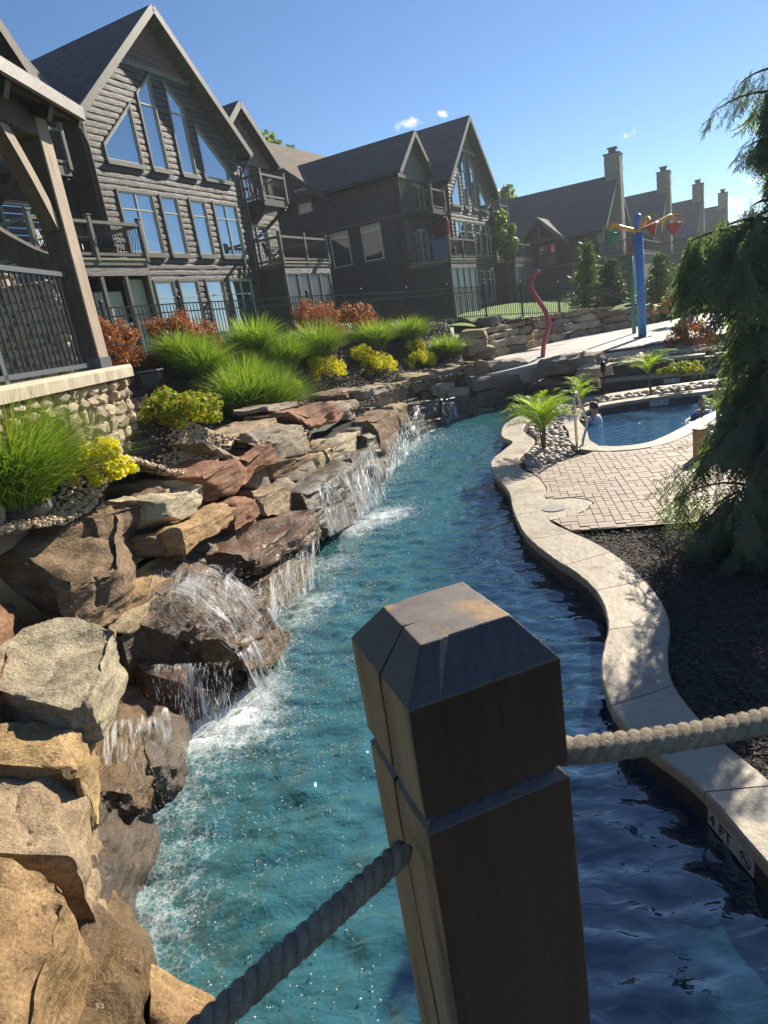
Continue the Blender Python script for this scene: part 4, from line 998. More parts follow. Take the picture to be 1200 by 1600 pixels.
# cobbles round the palms: each stone by itself
CB = [ico(2)]
cob_meshes = []
for q in range(6):
    V, Fc = ico(2); V = V * (1 + .12 * gnoise(V * 1.3 + q * 9)[:, None]); me = np_mesh('river_stone', V, Fc, True); me.materials.append(m['cobble']); cob_meshes.append(me)
def cobbles(poly, n, label, smin, smax, z=ZC - .03):
    b = empty('stone_bed', (0, 0, 0)); tag(b, label, 'stone bed')
    P = []; tries = 0
    while len(P) < n and tries < 40:
        tries += 1
        for q in rand_in(poly, n * 3, rg):
            s = rg.uniform(smin, smax)
            if all((q[0] - p[0]) ** 2 + (q[1] - p[1]) ** 2 > (.78 * (s + p[2])) ** 2 for p in P): P.append((q[0], q[1], s))
            if len(P) >= n: break
    for x, y, s in P:
        o = link('river_stone', cob_meshes[rg.integers(6)], None, b); o.location = (x, y, z + s * .35)
        o.scale = (s, s * rg.uniform(.65, .95), s * rg.uniform(.5, .75)); o.rotation_euler = (rg.normal(0, .15), rg.normal(0, .15), rg.uniform(0, 6.3))
PALMBED = [(2.53, 10.75), (3.0, 10.78), (3.35, 11.05), (3.55, 11.7), (3.75, 12.6), (4.05, 13.8), (4.4, 14.9), (4.9, 15.7), (5.6, 16.2), (4.5, 16.0), (3.75, 15.0), (3.42, 14.2), (3.35, 13.5), (3.3, 12.9), (3.0, 12.1), (2.6, 11.4)]
poly_sheet('stone_bed_base', PALMBED, ZC - .03, m['paver joint'], 'structure')
cobbles(PALMBED, 230, 'bed of rounded grey and pink river stones round the palm by the handrail', .05, .1)
cobbles([(5.7, 15.95), (8.4, 15.75), (9.5, 15.5), (9.5, 15.9), (8.3, 16.4), (6.6, 16.55), (5.7, 16.4)], 70, 'strip of river stones behind the small pool', .07, .13)
cobbles([(5.4, 10.7), (6.0, 10.7), (7.2, 11.3), (7.4, 12.3), (6.7, 12.0), (5.9, 11.4)], 70, 'bed of river stones beside the wooden bollard', .07, .12)

# ------------------------------------------------------------------ falling water, spray, bubbles
wf = bpy.data.materials.new('white water'); wf.use_nodes = True; t = wf.node_tree; b_ = t.nodes['Principled BSDF']
b_.inputs['Base Color'].default_value = (.86, .9, .92, 1); b_.inputs['Roughness'].default_value = .12; b_.inputs['Specular IOR Level'].default_value = .8
tl = t.nodes.new('ShaderNodeBsdfTranslucent'); tl.inputs['Color'].default_value = (.8, .85, .88, 1); tr = t.nodes.new('ShaderNodeBsdfTransparent')
ms = t.nodes.new('ShaderNodeMixShader'); ms.inputs['Fac'].default_value = .4; t.links.new(b_.outputs[0], ms.inputs[1]); t.links.new(tl.outputs[0], ms.inputs[2])
m2 = t.nodes.new('ShaderNodeMixShader'); m2.inputs['Fac'].default_value = .22; t.links.new(ms.outputs[0], m2.inputs[1]); t.links.new(tr.outputs[0], m2.inputs[2]); t.links.new(m2.outputs[0], t.nodes['Material Output'].inputs['Surface'])
rg = np.random.default_rng(44)
def strands(label, top0, top1, bot0, bot1, n, wd, sag=.1, wob=.03, brk=.35):
    near = a_near = math.hypot(*Vector(top0)[:2]) < 7
    """thin ropes and threads of falling water between a lip and the pool"""
    a0, a1, b0, b1 = [Vector(p) for p in (top0, top1, bot0, bot1)]; Vs, Fs = [], []
    n = int(n * (.8 if near else .7)); wd = wd * (.5 if near else .42); sd_ = rg.uniform(0, 50)
    for _ in range(n):
        q = rg.random()
        while gnoise(np.array([[q * 7, sd_, 0]]))[0] + rg.normal(0, .14) < .1: q = rg.random()
        a = a0.lerp(a1, q); b = b0.lerp(b1, min(1, max(0, q + rg.normal(0, .12))))
        s0 = rg.uniform(0, .93); s1 = min(1, s0 + (rg.uniform(.03, .16) if near else rg.uniform(.06, .32)))
        K = 5; w0 = wd * rg.uniform(.35, 1.5); ph = rg.uniform(0, 9); base = len(Vs)
        for i in range(K):
            s = s0 + (s1 - s0) * i / (K - 1)
            h = s ** .8 * .5 + s * .5; v_ = s ** 1.7
            p = Vector((a.x + (b.x - a.x) * h, a.y + (b.y - a.y) * h, a.z + (b.z - a.z) * v_))
            p += Vector((math.sin(ph + s * 11), math.cos(ph * 1.7 + s * 9), 0)) * wob * s
            w_ = w0 * (.5 + .7 * abs(math.sin(ph + s * 7 + i * 1.3))) * (.35 if i in (0, K - 1) else 1)
            for kx in range(4):
                an = kx * math.pi / 2 + ph; Vs.append((p.x + math.cos(an) * w_, p.y + math.sin(an) * w_, p.z))
        for i in range(K - 1):
            for kx in range(4):
                k2 = (kx + 1) % 4; Fs.append((base + i * 4 + kx, base + i * 4 + k2, base + (i + 1) * 4 + k2, base + (i + 1) * 4 + kx))
    sm_ = sheets('waterfall', top0, top1, bot0, bot1)
    o = link('waterfall', sm_, sheetm); o['kind'] = 'stuff'; o['label'] = label
    o2 = link('water_threads', np_mesh('water_threads', Vs, Fs, True), wf, o); o2['kind'] = 'stuff'; return o
sheetm = bpy.data.materials.new('falling water'); sheetm.use_nodes = True; t = sheetm.node_tree; n_ = t.nodes; b_ = n_['Principled BSDF']
b_.inputs['Base Color'].default_value = (.82, .87, .89, 1); b_.inputs['Roughness'].default_value = .15; b_.inputs['Specular IOR Level'].default_value = .8
uvn = n_.new('ShaderNodeUVMap'); mp1 = n_.new('ShaderNodeMapping'); mp1.inputs['Scale'].default_value = (26, 3.2, 1); t.links.new(uvn.outputs[0], mp1.inputs['Vector'])
nz1 = n_.new('ShaderNodeTexNoise'); nz1.inputs['Scale'].default_value = 1.0; nz1.inputs['Detail'].default_value = 7; nz1.inputs['Roughness'].default_value = .66; nz1.inputs['Distortion'].default_value = .5; t.links.new(mp1.outputs[0], nz1.inputs['Vector'])
mp2 = n_.new('ShaderNodeMapping'); mp2.inputs['Scale'].default_value = (5, 1.1, 1); t.links.new(uvn.outputs[0], mp2.inputs['Vector'])
nz2 = n_.new('ShaderNodeTexNoise'); nz2.inputs['Scale'].default_value = 1.0; nz2.inputs['Detail'].default_value = 2; t.links.new(mp2.outputs[0], nz2.inputs['Vector'])
mm = n_.new('ShaderNodeMath'); mm.operation = 'ADD'; t.links.new(nz1.outputs['Fac'], mm.inputs[0]); t.links.new(nz2.outputs['Fac'], mm.inputs[1])
mra = n_.new('ShaderNodeMapRange'); mra.inputs['From Min'].default_value = 1.05; mra.inputs['From Max'].default_value = 1.27; mra.inputs['To Max'].default_value = .9; t.links.new(mm.outputs[0], mra.inputs['Value'])
t.links.new(mra.outputs[0], b_.inputs['Alpha'])
tl2 = n_.new('ShaderNodeBsdfTranslucent'); tl2.inputs['Color'].default_value = (.8, .85, .88, 1); trp = n_.new('ShaderNodeBsdfTransparent')
b_.inputs['Alpha'].default_value = 1
for l_ in list(b_.inputs['Alpha'].links): t.links.remove(l_)
ms_a = n_.new('ShaderNodeMixShader'); ms_a.inputs['Fac'].default_value = .45; t.links.new(b_.outputs[0], ms_a.inputs[1]); t.links.new(tl2.outputs[0], ms_a.inputs[2])
ms_b = n_.new('ShaderNodeMixShader'); t.links.new(mra.outputs[0], ms_b.inputs['Fac']); t.links.new(trp.outputs[0], ms_b.inputs[1]); t.links.new(ms_a.outputs[0], ms_b.inputs[2]); t.links.new(ms_b.outputs[0], n_['Material Output'].inputs['Surface'])
bpn = n_.new('ShaderNodeBump'); bpn.inputs['Strength'].default_value = .8; bpn.inputs['Distance'].default_value = .02; t.links.new(nz1.outputs['Fac'], bpn.inputs['Height']); t.links.new(bpn.outputs[0], b_.inputs['Normal'])
def sheets(parent_mesh_name, a0, a1, b0, b1, layers=2):
    V, Fq, UV = [], [], []
    a0, a1, b0, b1 = [Vector(p) for p in (a0, a1, b0, b1)]; wid = max((a1 - a0).length, .2); dr = max((b0 - a0).length, .2); NU, NV = 30, 14
    nrm = Vector(((b0 + b1 - a0 - a1).x, (b0 + b1 - a0 - a1).y, 0)); nrm = nrm.normalized() if nrm.length > .02 else Vector((1, 0, 0))
    for la in range(layers):
        o = len(V); sd_ = rg.uniform(0, 40)
        for j in range(NV):
            s = j / (NV - 1); h = s ** .8 * .5 + s * .5; v_ = s ** 1.7
            for i in range(NU):
                q = i / (NU - 1); a, b = a0.lerp(a1, q), b0.lerp(b1, q)
                p = Vector((a.x + (b.x - a.x) * h, a.y + (b.y - a.y) * h, a.z + (b.z - a.z) * v_)); g = gnoise(np.array([[q * wid * 9, s * 2.5, sd_], [q * wid * 22, s * 4, sd_ + 5]]))
                V.append(tuple(p + nrm * (.05 * g[0] + .02 * g[1] + .03 * la) * (.35 + s))); UV.append((q * wid + la * 3.7 + sd_, s * dr + sd_))
        for j in range(NV - 1):
            for i in range(NU - 1): Fq.append((o + j * NU + i, o + j * NU + i + 1, o + (j + 1) * NU + i + 1, o + (j + 1) * NU + i))
    me = np_mesh(parent_mesh_name, V, Fq, True); uv = me.uv_layers.new(name='UVMap'); li = np.zeros(len(me.loops), np.int32); me.loops.foreach_get('vertex_index', li); uv.data.foreach_set('uv', np.array(UV, np.float32)[li].ravel())
    return me
def W(px, py, d): return wpt(px, py, d)
strands('white water streaming down the big red brown boulder', (-2.0, 5.5, .98), (-1.75, 6.1, .98), (-1.5, 5.2, .42), (-1.3, 5.9, .5), 420, .0035, wob=.03)
strands('water slipping from the lower edge of the big boulder', (-1.5, 5.25, .42), (-1.28, 5.95, .5), (-1.35, 5.1, 0), (-1.12, 5.8, 0), 260, .0035, wob=.03)
strands('white water dropping from the big boulder into the foam', (-2.15, 5.05, .52), (-1.5, 5.2, .36), (-2.1, 4.72, 0), (-1.5, 4.85, 0), 300, .0035, wob=.03)
strands('thin sheet of water over the low wet boulder near the front', (-2.2, 5.9, 1.08), (-1.5, 6.0, .92), (-2.15, 5.4, .98), (-1.5, 5.5, .8), 200, .003, wob=.03)
strands('water running between the yellow boulders in the front corner', at(165, 1130, z=.6), at(262, 1105, z=.45), at(175, 1400, z=0), at(285, 1200, z=0), 90, .003, wob=.04, brk=.7)
strands('white fall under the jutting brown slab', W(412, 905, .02), W(498, 838, .02), W(420, 975, -.16), W(505, 905, -.2), 190, .007, wob=.05)
strands('thin fall left of the jutting brown slab', W(392, 925, .1), W(410, 905, .06), W(395, 1010, -.1), W(425, 985, -.16), 60, .006)
strands('white fall off the dark squared boulder', W(496, 760, .12), W(562, 724, .12), W(515, 838, -.12), W(585, 790, -.2), 170, .008, wob=.05)
strands('broad fall between dark boulders in the middle of the wall', W(552, 712, .2), W(586, 694, .2), W(562, 812, -.25), W(606, 775, -.25), 170, .009, wob=.06)
strands('fall beside the tall brown block', W(600, 690, .15), W(628, 668, .15), W(604, 750, -.2), W(638, 712, -.2), 120, .009, wob=.05)
strands('farthest white fall in the shade of the river bend', W(624, 668, .3), W(650, 630, .4), W(630, 715, -.15), W(668, 682, -.1), 130, .01, wob=.06)
strands('thin trickle on the shaded wall at the bend', W(690, 630, .3), W(712, 628, .3), W(692, 662, .1), W(716, 658, .1), 26, .007)
pts = []
for px, py, sg, am in FALLS_AT:
    c = at(px, py, z=0); k = int(420 * am); q = rg.normal(0, sg * 1.0, (k, 2)); h = np.abs(rg.exponential(.10, k))
    pts.append(np.column_stack([c.x + q[:, 0], c.y + q[:, 1], h * np.exp(-np.hypot(q[:, 0], q[:, 1]) / (sg * 1.3))]))
for a, b, k in (((-2.0, 5.8, 1.05), (-1.3, 5.3, .35), 900), (W(412, 880, -.02), W(500, 900, -.2), 700), (W(500, 770, .05), W(600, 780, -.25), 900), (W(600, 690, .1), W(650, 690, -.1), 500), (at(190, 1180, z=.5), at(270, 1250, z=.1), 260)):
    a, b = np.array(a), np.array(b); q = rg.random((k, 1)); pts.append(a + (b - a) * rg.random((k, 3)) + rg.normal(0, .06, (k, 3)))
P = np.concatenate(pts); P = P[(np.hypot(P[:, 0], P[:, 1]) > 2.6) & (P[:, 0] < np.interp(P[:, 1], WALL[:, 1], WALL[:, 0]) + 1.3)]; P[:, 2] = np.maximum(P[:, 2], .01); k = len(P); dist = np.hypot(P[:, 0], P[:, 1]); s = rg.uniform(.0016, .0046, k) * (dist / 6)
o = scatter('spray', P, np.column_stack([s, s, s * rg.uniform(.8, 1.6, k)]), wf, OCT, rg, smooth=True); o['label'] = 'white droplets flung up where the falls hit the river'
# bubbles drifting out from the falls
pts = []
for px, py, sg, am in FALLS_AT:
    c = at(px, py, z=0); k = int(420 * am); q = rg.normal(0, sg * 2.3, (k, 2)); pts.append(np.column_stack([c.x + q[:, 0] + abs(q[:, 1]) * .2, c.y + q[:, 1]]))
q = rand_in([tuple(at(x, y, z=0))[:2] for x, y in ((215, 1560), (250, 1300), (400, 1090), (480, 960), (560, 1000), (545, 1250), (620, 1600), (500, 1750), (260, 1750))], 1100, rg); pts.append(q)
P = np.concatenate(pts)
cl = fbm(np.column_stack([P * 3.5, 0 * P[:, 0]]), 3); P = P[cl + rg.normal(0, .25, len(P)) > .05]
bx, by = WALL[:, 0], WALL[:, 1]; P = P[(P[:, 0] > np.interp(P[:, 1], by, bx) + .05) & (P[:, 1] < 17) & (P[:, 1] > 1.3)]
k = len(P); dist = np.hypot(P[:, 0], P[:, 1]); s = rg.uniform(.002, .006, k) * (1 + dist / 12)
o = scatter('bubbles', np.column_stack([P, np.full(k, .012) + .02 * gnoise(np.column_stack([P * 2, 0 * P[:, 0]]))]), np.column_stack([s, s, s * .7]), wf, OCT, rg, smooth=True); o['label'] = 'white bubbles and sparkling drops drifting on the teal water'

# ------------------------------------------------------------------ planting
def blades(base, rad, hgt, n, rg, lean=.9, w0=.006, K=6):
    """arching grass blades of one clump"""
    r = rad * .28 * np.sqrt(rg.random(n)); a = rg.uniform(0, 2 * np.pi, n)
    bx, by = r * np.cos(a), r * np.sin(a)
    a2 = a + rg.normal(0, .5, n); L_ = hgt * rg.uniform(.55, 1.25, n); out_ = rad * rg.uniform(.2, 1.45, n) * lean
    t = np.linspace(0, 1, K)[None]
    h = L_[:, None] * (1.15 * t - .42 * t ** 2.6 * (out_ / rad)[:, None]); o = out_[:, None] * t ** 1.7
    X = base[0] + bx[:, None] + np.cos(a2)[:, None] * o; Y = base[1] + by[:, None] + np.sin(a2)[:, None] * o; Z = base[2] + h
    w_ = w0 * rg.uniform(.6, 1.3, n)[:, None] * (1 - t ** 2 * .92)
    px, py = -np.sin(a2 + rg.normal(0, .6, n))[:, None] * w_, np.cos(a2 + rg.normal(0, .6, n))[:, None] * w_
    V = np.stack([np.stack([X - px, Y - py, Z], -1), np.stack([X + px, Y + py, Z], -1)], 2).reshape(-1, 3)
    i = np.arange(n)[:, None] * (2 * K) + np.arange(K - 1)[None] * 2
    Fq = np.stack([i, i + 1, i + 3, i + 2], -1).reshape(-1, 4)
    return V, Fq
def grass(base, rad, hgt, n, label, seed, w0=.006, lean=.9, sub=None):
    rg = np.random.default_rng(seed); root = empty('grass_clump', base)
    tag(root, label, 'ornamental grass', 'green fountain grasses in the garden bed')
    Vs, Fs, b = [], [], 0
    for dx, dy, s in (sub or [(0, 0, 1)]):
        z = hz(base[0] + dx, base[1] + dy) - base[2]
        V, Fq = blades((dx, dy, z), rad * s, hgt * s, int(n * s), rg, lean, w0); Vs.append(V); Fs.append(Fq + b); b += len(V)
    o = link('blades', np_mesh('blades', np.concatenate(Vs), np.concatenate(Fs), True), m['grass blade'], root); o['kind'] = 'stuff'
    mb = MB(); mb.sphere((0, 0, .02), rad * .35, 10, 6, (1, 1, .5)); mb.build('crown_base', m['mulch chip'], root)
    return root
def leaf_cards(C, Nn, s, rg, asp=.55):
    """small folded leaves at C, facing roughly along Nn"""
    n = len(C); t = rg.normal(size=(n, 3)); t -= Nn * (t * Nn).sum(1)[:, None]; t /= np.linalg.norm(t, axis=1)[:, None] + 1e-9
    b = np.cross(Nn, t); s = s[:, None]
    V = np.stack([C - t * s, C + b * s * asp + Nn * s * .15, C + t * s, C - b * s * asp + Nn * s * .15], 1).reshape(-1, 3)
    Fq = (np.arange(n) * 4)[:, None] + np.array([0, 1, 2, 3])[None]
    return V, Fq
def shrub(base, sx, sz, mat, label, cat, group, seed, nleaf=5200, leaf=.022, lumps=42, stem='bark', sy=None, upright=.4):
    rg = np.random.default_rng(seed); root = empty('shrub', base); tag(root, label, cat, group); sy = sy or sx
    # twiggy lumps over a dome, leaves thick on the lumps and thin between
    d = rg.normal(size=(lumps, 3)); d[:, 2] = np.abs(d[:, 2]) * 1.0 + .05; d /= np.linalg.norm(d, axis=1)[:, None]
    c = d * np.array([sx, sy, sz]) * rg.uniform(.62, .9, (lumps, 1)); lr = rg.uniform(.15, .27, lumps) * min(sx, sz * 1.2)
    k = rg.integers(0, lumps, nleaf); q = rg.normal(size=(nleaf, 3)); q /= np.linalg.norm(q, axis=1)[:, None]
    P = c[k] + q * (lr[k] * rg.uniform(.5, 1.08, nleaf) ** .7)[:, None]; P[:, 2] = np.maximum(P[:, 2], .015)
    Nn = q + np.array([0, 0, upright]) + rg.normal(0, .55, (nleaf, 3)); Nn /= np.linalg.norm(Nn, axis=1)[:, None]
    V, Fq = leaf_cards(P, Nn, leaf * rg.uniform(.6, 1.4, nleaf), rg)
    o = link('foliage', np_mesh('foliage', V, Fq), m[mat], root); o['kind'] = 'stuff'
    mb = MB()
    for i in range(min(lumps, 16)): mb.tube([(0, 0, -.03), tuple(c[i] * .5 + np.array([0, 0, .03])), tuple(c[i])], [.012, .008, .004], 5)
    mb.build('stem', m[stem], root)
    return root
def G(px, py, **k): return onground(px, py, **k)

gset = [((30, 806), .85, .78, 2600, 'big fountain grass nearest the boulders in front of the pavilion wall', [(0, 0, 1), (-.5, .45, .95), (-.35, .7, .8), (-.35, -.45, .8)]),
        ((388, 655), .85, .85, 2400, 'broad fountain grass mound beside the yellow tipped shrub', [(0, 0, 1), (.5, .35, .9), (-.15, .9, .95)]),
        ((322, 600), .7, .75, 1700, 'fountain grass in front of the second rust shrub', [(0, 0, 1), (-.5, .3, .85)]),
        ((402, 562), .75, .8, 1700, 'fountain grass below the small rust shrub at the fence', [(0, 0, 1), (.7, .2, .9)]),
        ((500, 562), .75, .85, 1700, 'dark based fountain grass behind the round yellow shrub', None),
        ((588, 546), .75, .72, 1500, 'fountain grass behind the twin yellow shrubs', None),
        ((640, 535), .7, .68, 1300, 'fountain grass under the last rust shrub', None),
        ((698, 560), .62, .62, 1300, 'last fountain grass of the bed beside the tall standing stone', None)]
for i, (px, r_, h_, n_, lab, sub) in enumerate(gset):
    b = G(*px); dist = math.hypot(b.x, b.y)
    grass(tuple(b), r_ * (1.12 if i == 0 else 1.35 if i < 4 else 1.45), h_ * (1.12 if i == 0 else 1.2 if i < 4 else 1.12), int(n_ * 2.0 / (1 + dist / 14)), lab, 100 + i, w0=.003 + .00055 * dist, sub=sub)
yset = [((286, 668), .56, .46, 'yellow tip leaf', 'large green shrub with orange yellow tips beside the pavilion wall', 7600, .024),
        ((158, 752), .27, .36, 'yellow leaf', 'yellow shrub half hidden by the front fountain grass', 3600, .022),
        ((456, 608), .26, .22, 'yellow leaf', 'small yellow shrub peeping out beside the broad grass', 2200, .02),
        ((508, 592), .46, .44, 'yellow leaf', 'round bright yellow shrub between grass and wall stones', 4200, .024),
        ((588, 582), .44, .36, 'yellow leaf', 'front one of the twin yellow shrubs', 3800, .025),
        ((562, 562), .34, .3, 'yellow leaf', 'rear one of the twin yellow shrubs', 2600, .025),
        ((657, 573), .38, .34, 'yellow leaf', 'yellow shrub in front of the last fountain grass', 3400, .026),
        ((648, 552), .3, .3, 'yellow leaf', 'small yellow shrub behind its larger neighbour near the standing stone', 2200, .026)]
for i, (px, sx, sz, mt, lab, nl, lf) in enumerate(yset):
    k_ = 1.12 if i == 0 else 1.3 if i < 3 else 1.55
    shrub(tuple(G(*px)), sx * k_, sz * k_, mt, lab, 'yellow shrub', 'yellow leaved shrubs in the bed', 200 + i, nl, lf)
oset = [((186, 578), .62, .95, 'rust red shrub beside the pavilion post', 5200), ((288, 560), .85, .95, 'wide rust red shrub behind the front grasses', 5600), ((412, 530), .5, .6, 'small rust red shrub below the large window wall', 2600),
        ((498, 528), .85, .95, 'rust orange shrub left of a taller one in front of the far dark lodge', 5200), ((556, 525), .8, 1.0, 'taller rust orange shrub beside its twin at the fence', 5200), ((628, 512), .85, 1.0, 'last rust orange shrub before the standing stone', 5200)]
for i, (px, sx, sz, lab, nl) in enumerate(oset):
    shrub(tuple(G(*px)), sx * 1.15, sz * 1.35, 'rust leaf', lab, 'rust shrub', 'rust leaved shrubs along the fence', 300 + i, nl, .03, upright=.8)
b = at(1078, 538, z=.85); shrub(tuple(b), .75, .85, 'rust leaf', 'orange tipped shrub at the right end of the splash pad', 'shrub', None, 331, 4200, .035)
b = at(1052, 585, z=.68); shrub((b.x + .2, b.y, b.z), .6, .28, 'yellow tip leaf', 'low yellow green shrub on the terrace beside the conifer', 'shrub', None, 332, 3600, .03)
for px, lab, s in (((1084, 440), 'pink flowering bush by the garden path', 1.5), ((1118, 434), 'second pink flowering bush half behind the conifer', 1.3), ((1064, 495), 'red flowering bush at the end of the stone wall', .8)):
    b = G(*px, r0=24); shrub(tuple(b), s, s * .95, 'flower leaf' if 'flower leaf' in m else 'rust leaf', lab, 'flowering bush', None, hash(px) % 999, 3000, .07 * s / 1.3)
b = G(1065, 436, r0=30); shrub(tuple(b), .9, .45, 'tree leaf', 'low clipped green bush beside the pink bush', 'bush', None, 341, 1500, .06)

def palm(base, stems, label, seed, size):
    rg = np.random.default_rng(seed); root = empty('palm', base); tag(root, label, 'palm', 'small palms by the pool')
    for s in range(stems):
        a0 = rg.uniform(0, 6.28); lx, ly = rg.normal(0, .05, 2) * size; h = size * rg.uniform(.2, .5)
        mb = MB(); mb.tube([(lx * .4, ly * .4, -.03), (lx, ly, h)], [.022, .014], 6); mb.build('trunk', m['bark'], root)
        nf = 8
        for k in range(nf):
            az = a0 + k * 6.283 / nf + rg.normal(0, .25); el = rg.uniform(.95, 1.52); L_ = size * rg.uniform(.45, .66); K = 9
            pts = []; p = np.array([lx, ly, h]); e = el
            for i in range(K):
                pts.append(p.copy()); p = p + L_ / K * np.array([math.cos(az) * math.cos(e), math.sin(az) * math.cos(e), math.sin(e)]); e -= rg.uniform(.1, .2)
            mb = MB(); mb.tube(pts, np.linspace(.007, .002, K), 4); Vs, Fs = [], []
            side = np.array([-math.sin(az), math.cos(az), 0])
            for i in range(2, K):
                for q in range(2):
                    for sg in (-1, 1):
                        o = np.array(pts[i]) + (np.array(pts[i]) - np.array(pts[i - 1])) * q * .5
                        f_ = (np.array(pts[i]) - np.array(pts[i - 1])); f_ = f_ / np.linalg.norm(f_)
                        d = side * sg * .75 + f_ * .75 + np.array([0, 0, .1]); d /= np.linalg.norm(d); l = L_ * .52 * math.sin(.5 + 2.2 * i / K) * rg.uniform(.8, 1.1)
                        wv = np.cross(d, [0, 0, 1]) * .011 * size; mid = o + d * l * .5; tip = o + d * l + np.array([0, 0, -l * .22])
                        b = len(mb.v); mb.v += [tuple(o), tuple(mid + wv), tuple(tip), tuple(mid - wv)]; mb.f += [(b, b + 1, b + 2, b + 3)]; mb.sm += [False]
            mb.build('frond', m['palm leaf'], root)
b = at(850, 704, z=ZC); palm(tuple(b), 5, 'clump of feathery palm in the river stones beside the handrail', 51, 1.25)
b = at(908, 640, z=ZC); palm(tuple(b), 2, 'small palm behind the handrail', 52, .95)
b = at(1020, 617, z=ZC); palm(tuple(b), 2, 'yellow green palm on the stone strip behind the small pool', 53, 1.2)
b = at(1122, 662, z=ZC); palm(tuple(b), 2, 'palm half hidden by the conifer beside the wooden bollard', 54, .6)

def conifer(base, h, r_, mat, label, cat, seed, layers=16, per=11, needle=.1, group=None, droop=.15):
    rg = np.random.default_rng(seed); root = empty('conifer', base); tag(root, label, cat, group)
    mb = MB(); mb.tube([(0, 0, -.1), (0, 0, h * .5), (0, 0, h)], [h * .022, h * .012, .006], 7); mb.build('trunk', m['bark'], root)
    Cs, Ns, br = [], [], MB()
    for l in range(layers):
        t = (l + rg.uniform(0, .6)) / layers; z = h * (.06 + .94 * t); rr = r_ * (1 - t) ** .85 * rg.uniform(.8, 1.12) + .04
        for k in range(max(4, int(per * (1 - t * .5)))):
            az = rg.uniform(0, 6.28); L_ = rr * rg.uniform(.65, 1.15); d = np.array([math.cos(az), math.sin(az), .25 - droop - .2 * (1 - t)])
            tip = np.array([0, 0, z]) + d * L_; br.tube([(0, 0, z), tuple(tip)], [.012, .004], 4, cap=False)
            n = int(26 * L_ / max(r_, .1) + 14); s = rg.uniform(.12, 1.04, n); P = np.array([0, 0, z]) + d * L_ * s[:, None]; P += rg.normal(0, 1, (n, 3)) * np.array([1, 1, .55]) * (needle * .9 + L_ * .07); P[:, 2] -= s ** 2 * L_ * .05
            Cs.append(P); q = rg.normal(0, .7, (n, 3)) + np.array([0, 0, .8]); Ns.append(q / np.linalg.norm(q, axis=1)[:, None])
    Cs, Ns = np.concatenate(Cs), np.concatenate(Ns)
    V, Fq = leaf_cards(Cs, Ns, needle * rg.uniform(.5, 1.25, len(Cs)), rg, .32)
    o = link('crown', np_mesh('crown', V, Fq), m[mat], root); o['kind'] = 'stuff'; br.build('branch', m['bark'], root)['kind'] = 'stuff'; return root
for px, top, rr, r_, mt, lab, sd in (((922, 492), 378, 38, 1.35, 'pine needle', 'light green pine beyond the fence, left of the blue spruce', 61), ((958, 500), 404, 35.5, 1.3, 'spruce needle', 'blue green spruce beside the light green pine', 62), ((1032, 496), 396, 39, 1.6, 'pine needle', 'dark broad spruce right of the blue pole', 63)):
    p0, p1 = at(px[0], px[1], rr=rr), at(px[0], top, rr=rr); z0 = hz(p0.x, p0.y)
    conifer((p0.x, p0.y, z0), p1.z - z0, r_, mt, lab, 'conifer', sd, layers=20, per=13, needle=.13)

def leafy(base, h, r_, label, seed, n=5000, leaf=.16, group=None, trunk_h=.45):
    rg = np.random.default_rng(seed); root = empty('tree', base); tag(root, label, 'tree', group)
    mb = MB(); mb.tube([(0, 0, -.2), (.05, 0, h * .4), (0, .1, h * .8)], [h * .025, h * .018, h * .006], 7)
    c = []
    for k in range(22):
        d = rg.normal(size=3); d /= np.linalg.norm(d); p = np.array([0, 0, h * (trunk_h + (1 - trunk_h) * .5)]) + d * np.array([r_, r_, h * (1 - trunk_h) * .5]) * rg.uniform(.45, .95); c.append(p)
        mb.tube([(0, 0, h * trunk_h * rg.uniform(.7, 1.2)), tuple(p)], [h * .008, .01], 5, cap=False)
    mb.build('trunk', m['bark'], root); c = np.array(c); k = rg.integers(0, len(c), n); q = rg.normal(size=(n, 3)); q /= np.linalg.norm(q, axis=1)[:, None]
    P = c[k] + q * (r_ * .42 * rg.random(n) ** .4)[:, None]; Nn = q + rg.normal(0, .6, (n, 3)) + np.array([0, 0, .4]); Nn /= np.linalg.norm(Nn, axis=1)[:, None]
    V, Fq = leaf_cards(P, Nn, leaf * rg.uniform(.6, 1.3, n), rg, .7); o = link('crown', np_mesh('crown', V, Fq), m['tree leaf'], root); o['kind'] = 'stuff'
p0, p1 = at(798, 470, rr=51), at(796, 318, rr=51); leafy((p0.x, p0.y, hz(p0.x, p0.y)), p1.z - hz(p0.x, p0.y), .85, 'young bright green maple behind the right hand decks', 71, 2600, .17)
for i, (px, top, rr, r_) in enumerate((((408, 300), 182, 66, 2.2), ((440, 300), 203, 70, 2.4), ((783, 330), 297, 75, 2.0))):
    p0, p1 = at(px[0], px[1], rr=rr), at(px[0], top, rr=rr)
    leafy((p0.x, p0.y, hz(p0.x, p0.y)), p1.z - hz(p0.x, p0.y), r_, ['tall tree rising behind the lodge roof ridge', 'shorter tree tip behind the brown roof slope', 'tree tip beside the gable eave of the far lodge'][i], 80 + i, 3200, .3, 'treetops behind the roofs', .6)

